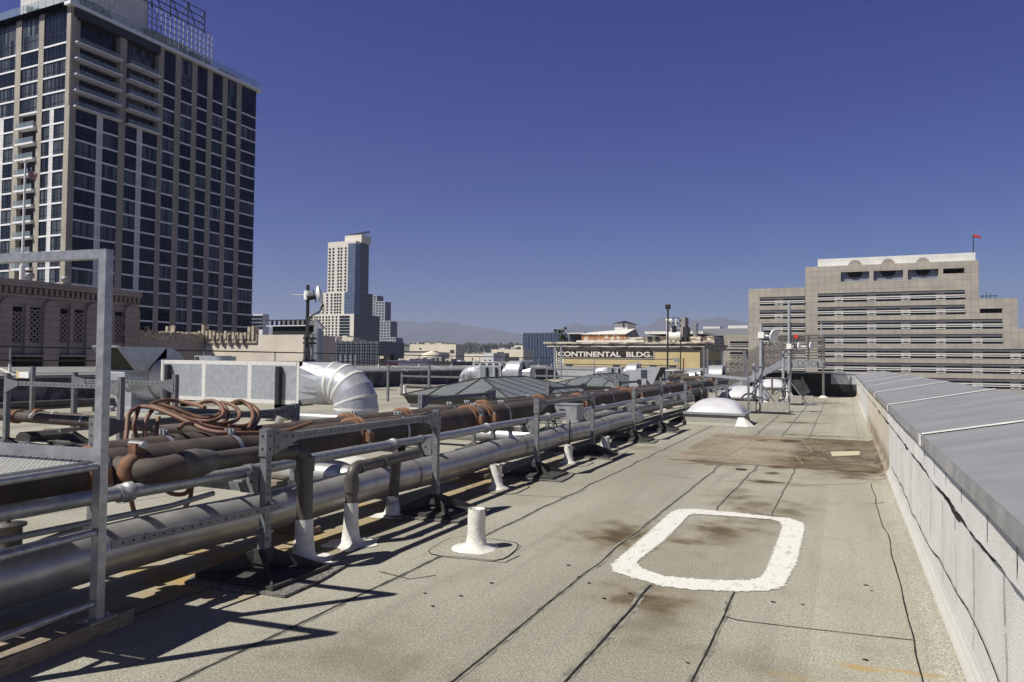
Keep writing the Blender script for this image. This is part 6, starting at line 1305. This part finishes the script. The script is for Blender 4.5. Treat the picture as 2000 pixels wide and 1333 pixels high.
# galvanised relief hood
Yh = 30.0; a_, b_, c_ = onY(1229, 740, Yh).x, onY(1262, 740, Yh).x, onY(1290, 720, Yh).x; zt_ = onY(1260, 717, Yh).z; t = thing('exhaust_hood', 'galvanised box hood with a slanting dark mouth behind the racks', 'exhaust hood', (a_, Yh, 0)); zm = onY(1240, 728, Yh).z
b = MB(); b.box(a_, b_, Yh, Yh + 1.2, .1, zm - .02, 0); b.prism([(a_, Yh, zm - .02), (b_, Yh, zm - .02), (b_, Yh, zt_ - .06), (a_ + .35, Yh, zt_ - .06)], (0, 1.2, 0), 0); b.prism([(b_, Yh + .01, zt_), (c_, Yh + .01, zt_), (b_ + .25, Yh + .01, .62), (b_, Yh + .01, .9)], (0, 1.18, 0), 0)
b.add([(c_ + .004, Yh + .05, zt_ - .05), (c_ + .004, Yh + 1.1, zt_ - .05), (b_ + .26, Yh + 1.1, .66), (b_ + .26, Yh + .05, .66)], [(0, 1, 2, 3)], 1); b.build('hood', ['duct', 'mesh'], t)
b = MB(); 
for k in range(6): z = .95 + k * .06; b.beam((a_ + .5, Yh - .01, z), (a_ + .75, Yh - .01, z), .02, .03)
b.build('louvre', 'steel_dark', t)
t = thing('air_handler', 'dark blue grey cabinet unit behind the slanted exhaust hood', 'air handler', (a_ + 2, 33, 0)); x0, x1 = onY(1268, 730, 33).x, onY(1316, 730, 33).x; b = MB(); b.box(x0, x1, 33, 35, .1, onY(1290, 725, 33).z, 0); b.box(x0 - .03, x1 + .03, 32.97, 35.03, onY(1290, 725, 33).z, onY(1290, 723.5, 33).z, 1); b.build('cabinet', ['duct_dark', 'whitepaint'], t)
b = MB(); 
for k in range(4): x = x0 + (x1 - x0) * (k + .5) / 4.; b.box(x - .02, x + .02, 32.96, 32.99, .2, 1.2)
b.build('panel_joint', 'steel_dark', t)

# ---- hipped glass skylights
def skylight(label, x0, x1, y0, y1, ze, zr, ya, yb3):
    t = thing('ridge_skylight', label, 'skylight', ((x0 + x1) / 2, y0, 0), 'hipped wired glass skylights'); xm = (x0 + x1) / 2
    b = MB(); b.box(x0 + .15, x1 - .15, y0 + .15, y1 - .15, 0, ze - .22); b.build('curb', 'whitepaint', t)
    b = MB(); b.add([(x0, y0, ze), (x1, y0, ze), (x1, y1, ze), (x0, y1, ze), (x0 + .12, y0 + .12, ze - .25), (x1 - .12, y0 + .12, ze - .25), (x1 - .12, y1 - .12, ze - .25), (x0 + .12, y1 - .12, ze - .25)], [(0, 4, 5, 1), (1, 5, 6, 2), (2, 6, 7, 3), (3, 7, 4, 0)]); b.build('eave', 'skybar', t)
    A, B = Vector((xm, ya, zr)), Vector((xm, yb3, zr)); c = [Vector((x0 - .04, y0 - .04, ze + .01)), Vector((x1 + .04, y0 - .04, ze + .01)), Vector((x1 + .04, y1 + .04, ze + .01)), Vector((x0 - .04, y1 + .04, ze + .01))]
    for f in ([c[0], c[1], A], [c[1], c[2], B, A], [c[2], c[3], B], [c[3], c[0], A, B]): b = MB(); b.poly(f); b.build('glass_slope', 'skyglass', t)
    b = MB(); w_ = .06
    for p, q in ((c[0], A), (c[1], A), (c[2], B), (c[3], B), (A, B), (c[0], c[1]), (c[1], c[2]), (c[2], c[3]), (c[3], c[0])): b.beam(p, q, w_, .05)
    n = 8
    for i in range(1, n):
        y = y0 + (y1 - y0) * i / n; yr = min(max(y, ya), yb3); e = Vector((xm, yr, zr))
        if y < ya: f = (y - y0) / (ya - y0); e = c[1].lerp(A, f) ; e2 = c[0].lerp(A, f)
        elif y > yb3: f = (y1 - y) / (y1 - yb3); e = c[2].lerp(B, f); e2 = c[3].lerp(B, f)
        else: e2 = e
        b.beam((x1 + .04, y, ze + .01), e, .035, .05); b.beam((x0 - .04, y, ze + .01), e2, .035, .05)
    for i in range(1, 4):
        x = x0 + (x1 - x0) * i / 4; f = 1 - abs(x - xm) / (xm - x0); e = c[0].lerp(A, f) if x <= xm else c[1].lerp(A, f); b.beam((x, y0 - .04, ze + .01), e, .035, .05)
    b.build('glazing_bars', 'skybar', t); return t
skylight('large hipped wired glass skylight with dark bars behind the racks', -12.1, -8.6, 18.6, 25.6, .52, 1.04, 20.4, 23.8)
skylight('second hipped wired glass skylight farther along the roof', -12.1, -8.6, 30.2, 37.0, .5, 1.02, 32, 35.2)
# ---- acrylic domes on curbs
def dome(label, cx_, cy_, w_, d_, curb):
    t = thing('dome_skylight', label, 'skylight', (cx_, cy_, 0), 'white dome skylights'); hx_, hy = w_ / 2, d_ / 2
    b = MB(); b.add([(cx_ + sx * (hx_ + o), cy_ + sy * (hy + o), z) for o, z in ((.16, .004), (.03, .07), (0, curb)) for sx, sy in ((-1, -1), (1, -1), (1, 1), (-1, 1))], [(i, (i + 1) % 4, 4 + (i + 1) % 4, 4 + i) for i in range(4)] + [(4 + i, 4 + (i + 1) % 4, 8 + (i + 1) % 4, 8 + i) for i in range(4)]); b.build('curb', 'curb', t)
    b = MB(); b.box(cx_ - hx_ - .06, cx_ + hx_ + .06, cy_ - hy - .06, cy_ + hy + .06, curb, curb + .055); b.build('frame', 'galv_matt', t)
    b = MB(); b.add([(cx_ + hx_ - .10, cy_ - hy - .02, curb - .02), (cx_ + hx_ + .02, cy_ - hy - .02, curb - .02), (cx_ + hx_ + .14, cy_ - hy - .18, .01), (cx_ + hx_ + .30, cy_ - hy + .0, .008), (cx_ + hx_ + .02, cy_ - hy + .12, curb - .02), (cx_ + hx_ - .16, cy_ - hy - .22, .01)], [(0, 1, 2, 5), (1, 4, 3, 2)]); b.build('corner_sealant', 'whitepaint', t)
    b = MB(); n = 18; vs = []
    for i in range(n + 1):
        for j in range(n + 1):
            u, v = -1 + 2 * i / n, -1 + 2 * j / n; h = .36 * (w_ / 1.45) * (max(0, (1 - abs(u) ** 2.4)) ** .62) * (max(0, (1 - abs(v) ** 2.4)) ** .62); vs.append((cx_ + u * hx_, cy_ + v * hy, curb + .056 + h))
    b.add(vs, [(i * (n + 1) + j, (i + 1) * (n + 1) + j, (i + 1) * (n + 1) + j + 1, i * (n + 1) + j + 1) for i in range(n) for j in range(n)], 0, True); b.build('dome', 'domewhite', t); return t
dome('nearest white dome skylight on a granule coated curb', -3.02, 19.75, 1.42, 1.3, .27); dome('middle white dome skylight behind the first antenna mast', -3.45, 28.8, 1.7, 1.3, .27); dome('farthest white dome skylight in front of the steel stair', -3.05, 36.3, 1.5, 1.3, .45)
# ---- dishes and masts
def dish(t, c, d, r, gm='white'):
    c = Vector(c); d = Vector(d).normalized(); a = Vector((0, 0, 1)); u = d.cross(a).normalized(); v = u.cross(d); n = 22; b = MB(); vs = []; prof = [(0, 0), (.35, .03), (.7, .12), (1, .26), (1.0, .42)]
    for i in range(n):
        q = 2 * math.pi * i / n
        for rr, z in prof: vs.append(c + (u * math.cos(q) + v * math.sin(q)) * r * rr + d * r * z * 1.2)
    L = len(prof); b.add(vs, [(i * L + j, ((i + 1) % n) * L + j, ((i + 1) % n) * L + j + 1, i * L + j + 1) for i in range(n) for j in range(L - 1)], 0, True)
    vs = [c + (u * math.cos(2 * math.pi * i / n) + v * math.sin(2 * math.pi * i / n)) * r + d * r * .5 for i in range(n)] + [c + d * r * .72]; b.add(vs, [(i, (i + 1) % n, n) for i in range(n)], 0, True); dsh = b.build('dish', gm, t)
    b = MB(); b.tube([c - d * r * 1.0, c - d * r * .1], r * .34, 12); b.beam(c - d * .2 * r - v * r * .7, c - d * .2 * r + v * r * .7, .06, .05); b.build('radio_unit', 'steel_dark', dsh)
def mast(label, x, y, H1, H2, dishes, blocks, top_y=None):
    t = thing('antenna_mast', label, 'antenna mast', (x, y, 0), 'antenna masts on the roof')
    b = MB(); b.tube([(x, y, .06), (x, y, H1)], .055, 12); b.build('pole', 'duct', t); b = MB(); b.tube([(x - .22, y + .08, .06), (x - .22, y + .08, H2)], .05, 12); b.build('pole', 'duct', t)
    b = MB()
    for z in (.5, 1.0, H2 - .1): b.beam((x - .3, y, z), (x + .08, y, z), .14, .05)
    for dx, dy in ((-.75, -.55), (.7, -.5), (.0, .85)): b.beam((x, y, .95), (x + dx, y + dy, .05), .035, .035)
    b.build('braces', 'zinc', t)
    b = MB(); b.beam((x - 1.1, y - .5, .04), (x + .95, y - .5, .04), .07, .06); b.beam((x - 1.1, y + .5, .04), (x + .95, y + .5, .04), .07, .06); b.beam((x, y - .5, .05), (x, y + .9, .05), .07, .06); b.build('base_frame', 'zinc', t)
    for bx0, bx1, by0 in blocks: b = MB(); b.box(x + bx0, x + bx1, y + by0, y + by0 + .32, .075, .36); b.build('concrete_block', 'block', t)
    for (z, d, r, off) in dishes:
        b = MB()
        if off < .5: b.box(x - .09, x + .09, y - .09, y + .09, z - .1, z + .1)
        b.beam((x, y, z), (x + off, y - .05, z - .02), .05, .05); b.build('bracket', 'white', t); dish(t, (x + off, y - .05, z), d, r)
    b = MB(); b.tube([(x + .06, y - .02, H1 * .8), (x + .09, y - .05, 1.4), (x - .1, y - .1, 1.0), (x - .16, y - .12, .45)], .02, 6); b.tube(arc((x - .35, y - .2, .38), .24, 0, 6.3, 20, (1, 0, 0), (0, .3, .95)), .03, 6); b.build('cable', 'rubber', t); return t
cA = onZ(1486, 806); zA_ = lambda py: EYE + (710 - py) * cA.length / 1416 * .98
mast('shorter antenna mast with one white dish on concrete block ballast', onX(1488, 700, cA.x).x if False else cA.x, cA.y, onY(1490, 633, cA.y).z, 1.6, [(onY(1495, 655, cA.y).z, (.9, -.55, -.25), .21, .34)], [(-1.05, -.1, -.62), (.06, .9, -.62)])
cB = onZ(1541, 790); mast('taller antenna mast with two small white dishes beside the steel stair', cB.x, cB.y, onY(1541, 590, cB.y).z, 2.1, [(onY(1541, 677, cB.y).z, (.95, -.3, 0), .165, .32), (onY(1541, 677, cB.y).z + .02, (.95, -.3, 0), .165, .75)], [(-1.0, -.35, -.62), (.08, .5, -.62), (.6, .9, -.3)])
# mast with dish on the left parapet
xm_ = XL - .35; q0 = onX(599, 700, xm_); t = thing('antenna_mast', 'dark twin pole mast with a white dish fixed at the far left parapet', 'antenna mast', (xm_, q0.y, 0)); zt_ = onX(599, 557, xm_).z
b = MB(); b.tube([(xm_, q0.y, .2), (xm_, q0.y, zt_)], .085, 12); b.build('pole', 'steel_dark', t); b = MB(); q1 = onX(607, 700, xm_).y; b.tube([(xm_, q1 + .1, .2), (xm_, q1 + .1, onX(607, 652, xm_).z)], .085, 12); b.build('pole', 'galv_matt', t)
b = MB(); zd = onX(599, 577, xm_).z; b.tube([(xm_, q0.y, zd - .22), (xm_, q0.y, zd + .22)], .2, 12); b.tube([(xm_ - .5, q0.y - .5, zd), (xm_, q0.y, zd)], .025, 6); b.build('clamp', 'white', t); dish(t, (xm_ + .45, q0.y + .1, zd - .02), (.8, .5, .25), .46)
b = MB(); b.tube([(xm_ + .7, q0.y + .3, zd - .45), (xm_ + .6, q0.y + .2, zd - .8), (xm_ + .1, q0.y, zd - 1.1), (xm_ + .1, q0.y - .1, zd - 2.2), (xm_ + .12, q0.y + .1, .9)], .05, 6); b.build('cable', 'rubber', t)
b = MB(); 
for z in (zt_ - 2.9, 2.6, 1.5): b.beam((xm_, q0.y - .2, z), (xm_, q1 + .3, z), .2, .08)
b.build('braces', 'steel_dark', t)

# ---- steel stair over the end wall
Ys = 37.6; Yw = 38.9; t = thing('steel_stair', 'taupe steel stair and landing with horizontal bar railings over the end wall', 'stair', (-3, Ys, 0)); sx = lambda px, py=700, y=Ys: onY(px, py, y).x; sz = lambda py, px=1550, y=Ys: onY(px, py, y).z
xp0, xp1 = sx(1548), sx(1609); zdk = sz(706, 1580); xs0 = sx(1418); zs0 = .35; zr_t = sz(655, 1580)
b = MB(); b.box(xp0, xp1, Ys, Yw + .5, zdk - .05, zdk + .0); b.box(xp0 - .05, xp1 + .05, Ys - .06, Ys - .002, zdk - .28, zdk + .02); b.box(xp1 + .002, xp1 + .06, Ys, Yw + .5, zdk - .28, zdk + .02); b.build('landing', 'galv_matt', t)
for Y_ in (Ys - .03, Yw + .03):
    b = MB(); b.prism([(xs0, Y_ - .02, zs0 - .3), (xs0, Y_ - .02, zs0 + .02), (xp0 - .55, Y_ - .02, zdk), (xp0, Y_ - .02, zdk), (xp0, Y_ - .02, zdk - .3), (xp0 - .5, Y_ - .02, zdk - .3)], (0, .04, 0)); b.build('stringer', 'galv_matt', t)
for k in range(8):
    f = (k + .5) / 8; x = xs0 + (xp0 - .55 - xs0) * f; z = zs0 + (zdk - zs0) * f; b = MB(); b.box(x - .14, x + .14, Ys, Yw, z - .04, z - .01); b.build('tread', 'galv_matt', t)
for Y_, nm in ((Ys - .02, 'front'), (Yw + .02, 'back')):
    b = MB(); hR = zr_t - zdk
    for k in range(9):
        dz = hR * (k + 1) / 9; b.beam((xp0 - .5, Y_, zdk + dz), (xp1, Y_, zdk + dz), .05, .05); b.beam((xs0, Y_, zs0 + dz), (xp0 - .5, Y_, zdk + dz), .04, .05)
    for f in (0, .33, .66): x = xs0 + (xp0 - .5 - xs0) * f; z = zs0 + (zdk - zs0) * f; b.beam((x, Y_, z - .2), (x, Y_, z + hR), .05, .05, 0, (0, 1, 0))
    for x in (xp0 - .5, xp0 + .02, (xp0 + xp1) / 2, xp1): b.beam((x, Y_, zdk - .1), (x, Y_, zdk + hR), .05, .05, 0, (0, 1, 0))
    b.build('railing', 'brownstair', t)
b = MB()
for k in range(9): dz = hR * (k + 1) / 9; b.beam((xp1, Ys, zdk + dz), (xp1, Yw, zdk + dz), .03, .035)
b.build('railing', 'brownstair', t)
for x in (xp1 - .02, xp0 - .1): b = MB(); b.beam((x, Ys - .09, .03), (x, Ys - .09, zdk - .05), .10, .10, 0, (0, 1, 0)); b.lathe((x, Ys - .09, .004), [(.22, 0), (.16, .05), (.09, .1)], 12, 1); b.build('column', ['brownstair', 'whitepaint'], t)
b = MB(); b.beam((sx(1604), Ys + .1, zdk), (sx(1604), Ys + .1, sz(632, 1604)), .06, .06, 0, (0, 1, 0)); b.build('pole', 'duct', t)
Yl = Ys - .14; l0, l1 = sx(1556), sx(1596); b = MB(); b.box(l0, l1, Yl, Yl + .07, sz(717, 1580), sz(704, 1580)); b.build('flood_light', 'galv_matt', t)
c3 = [(l0 + (l1 - l0) * (i + .5) / 3) for i in range(3)]
for x in c3: b = MB(); r = (l1 - l0) / 7.2; b.lathe((x, 0, 0), [(r, 0), (r * .5, .04), (0, .05)], 16); b.v = [(vx, Yl - .01 + vz, (sz(710, 1580)) + vy) for vx, vy, vz in b.v]; b.build('lamp', 'steel_dark', t)
c = (onY(1556, 658, Ys + .3)); t2 = thing('warning_bell', 'round red alarm bell on the stair railing', 'alarm bell', (c.x, Ys - .1, c.z)); b = MB(); b.tube([(c.x, Ys - .12, c.z), (c.x, Ys - .05, c.z)], .10, 16); b.build('bell', 'red', t2)
# strut frame crossing left of the stair, hand rail frame
t = thing('strut_frame', 'tall grey slotted strut goal post frame left of the steel stair', 'strut frame', (0, 0, 0)); b = MB(); Yg = 31.0; fx = lambda px, py=700: onY(px, py, Yg).x; fz = lambda py, px=1450: onY(px, py, Yg).z
for px in (1453, 1459): b.beam((fx(px), Yg, 0), (fx(px), Yg, fz(684)), .08, .08, 0, (0, 1, 0))
b.build('post', 'zinc', t); Yg2 = 27.5
b = MB(); gx = lambda px: onY(px, 700, Yg2).x
for px in (1375, 1382): b.beam((gx(px), Yg2, .3), (gx(px), Yg2, onY(px, 682, Yg2).z), .07, .07, 0, (0, 1, 0))
b.build('post', 'zinc', t); b = MB(); b.beam((gx(1373), Yg2 + .05, onY(1375, 683, Yg2).z), (fx(1459), Yg + .05, fz(684)), .07, .07); b.build('cross_bar', 'zinc', t)
t = thing('strut_frame', 'low grey strut frame spanning behind the racks toward the stair', 'strut frame', (0, 0, 0)); b = MB(); p0 = onY(1378, 733, 26); p1 = onY(1462, 741, 24); b.beam(p0, p1, .09, .09); b.build('cross_bar', 'duct', t); b = MB(); b.beam((p1.x, p1.y, 0), p1, .07, .07, 0, (0, 1, 0)); b.beam((p0.x, p0.y, 0), p0, .07, .07, 0, (0, 1, 0)); b.build('post', 'zinc', t)
t = thing('pipe_handrail', 'short dark hand rail by the farthest dome skylight', 'handrail', (-3.1, 35, 0)); b = MB(); xa, xb = onY(1494, 740, 34).x, onY(1530, 740, 34).x; zz = onY(1510, 739, 34).z; b.tube([(xa, 34, zz), (xb, 34, zz)], .03, 8); b.tube([(xa + .3, 34, 0), (xa + .3, 34, zz)], .04, 8); b.tube([(xb, 34, 0), (xb, 34, zz)], .04, 8); b.build('rail', 'brownstair', t)
# rear strut rack in the distance (bars around the skylights)
def farframe(label, pa, pb, Y_, zz, dirx=True):
    t = thing('strut_frame', label, 'strut frame', (0, 0, 0), 'distant strut frames'); xa, xb = onY(pa, 740, Y_).x, onY(pb, 740, Y_).x; b = MB(); b.box(xa, xb, Y_ - .035, Y_ + .035, zz - .07, zz, 0); x = xa + .1
    while x < xb - .1: b.disc((x, Y_ - .037, zz - .035), (0, -1, 0), .016, 6, 1); x += .14
    b.build('cross_bar', ['zinc', 'hole'], t)
    for q in (xa, xb): b = MB(); strut_post(b, q, Y_, 0, zz + .1, .075); b.build('post', ['zinc', 'hole'], t)
farframe('long light strut frame between the two glass skylights', 1045, 1202, 27.5, 1.02); farframe('strut frame beyond the second glass skylight', 1068, 1160, 44, 1.1); farframe('strut frame at the left in front of the far parapet', 758, 838, 23, 1.3); farframe('strut frame in front of the left parapet by the dark pipe', 785, 905, 27, .9)
t = thing('steel_pipe', 'dark pipe on blocks leading to the large glass skylight', 'pipe', (-13, 23, 0)); p0 = onZ(783, 754, .35); p1 = onZ(880, 757, .35); b = MB(); b.tube([p0, p1], .10, 12); b.build('pipe', 'greypipe', t)
# blotched guy plate shapes: white tubs
t = thing('far_pipe_group', 'rusty crosswise pipes on the far part of the roof', 'pipe', (-8, 33, 0)); b = MB(); b.tube([onY(1305, 735, 33), onY(1345, 735, 33)], .13, 12); b.build('pipe', 'rust', t); b = MB(); b.tube([onY(1330, 740, 29.6), onY(1420, 737, 29.6)], .10, 12); b.build('pipe', 'rust', t)
t = thing('drain_pipe', 'stub of thick grey brown fitting and two uprights beyond the third rack', 'pipe', (-4, 17, 0)); Yq = onX(1365, 755, -4.0).y; b = MB(); b.tube(elbow_path([(-4.0, onX(1346, 755, -4.0).y, .75), (-4.0, Yq + 1.0, .75), (-4.0, Yq + 1.0, .02)], .15), .09, 14); b.build('pipe', 'greypipe', t)
b = MB(); b.tube([(-4.25, Yq + 1.2, .75), (-4.25, Yq + 1.2, .02)], .09, 14); b.build('upright', 'rust', t)
# steel poles behind the far parapet (small frame and box)
t = thing('strut_frame', 'pair of thin grey posts standing beyond the far fan unit at the sign', 'strut frame', (0, 0, 0)); b = MB()
for px in (1084, 1096): x = onY(px, 700, 58).x; b.beam((x, 58, 0), (x, 58, onY(px, 676, 58).z), .14, .14, 0, (0, 1, 0))
b.build('post', 'galv_matt', t)
t = thing('service_pole', 'thin pole with a grey meter box in front of the yellow wall', 'service pole', (0, 0, 0)); x = onY(1329, 700, 59).x; b = MB(); b.tube([(x, 59, 0), (x, 59, onY(1329, 668, 59).z)], .05, 8); b.build('pole', 'steel_dark', t); b = MB(); b.box(x - .5, x - .12, 58.9, 59.1, onY(1325, 708, 59).z, onY(1325, 700, 59).z); b.build('meter_box', 'galv_matt', t)
b = MB(); x2 = onY(1335, 700, 59).x; b.tube([(x2, 59, 0), (x2, 59, onY(1335, 700, 59).z)], .06, 8); b.build('rusty_valve', 'rust_bright', t)
t = thing('guard_rail', 'thin two bar rail along the far end parapet before the painted sign', 'railing', (-14, YF + .3, .9)); b = MB(); zt1, zt2 = onY(1200, 701, YF + .4).z, onY(1200, 713, YF + .4).z; xe_ = onY(1325, 700, YF + .4).x; b.tube([(XL - .4, YF + .4, zt1), (xe_, YF + .4, zt1)], .035, 8); b.build('top_rail', 'steel_dark', t); b = MB(); b.tube([(XL - .4, YF + .4, zt2), (xe_, YF + .4, zt2)], .035, 8); b.build('mid_rail', 'steel_dark', t)
for px in (1085, 1161, 1246, 1325): x = onY(px, 700, YF + .4).x; b = MB(); b.tube([(x, YF + .4, .9), (x, YF + .4, zt1)], .035, 8); b.build('post', 'galv_matt', t)

# ================================================================ haze
M['haze'] = bpy.data.materials.new('haze_air'); M['haze'].use_nodes = True; hn = M['haze'].node_tree; hn.nodes.clear()
pv = hn.nodes.new('ShaderNodeVolumePrincipled'); pv.inputs['Color'].default_value = (.66, .74, 1.0, 1); pv.inputs['Density'].default_value = 0.75e-4; pv.inputs['Anisotropy'].default_value = .12
mo = hn.nodes.new('ShaderNodeOutputMaterial'); hn.links.new(pv.outputs[0], mo.inputs['Volume'])
b = MB(); b.box(-31000, 31000, -3100, 41000, -51.5, 830); b.build('haze', 'haze', kind='stuff')
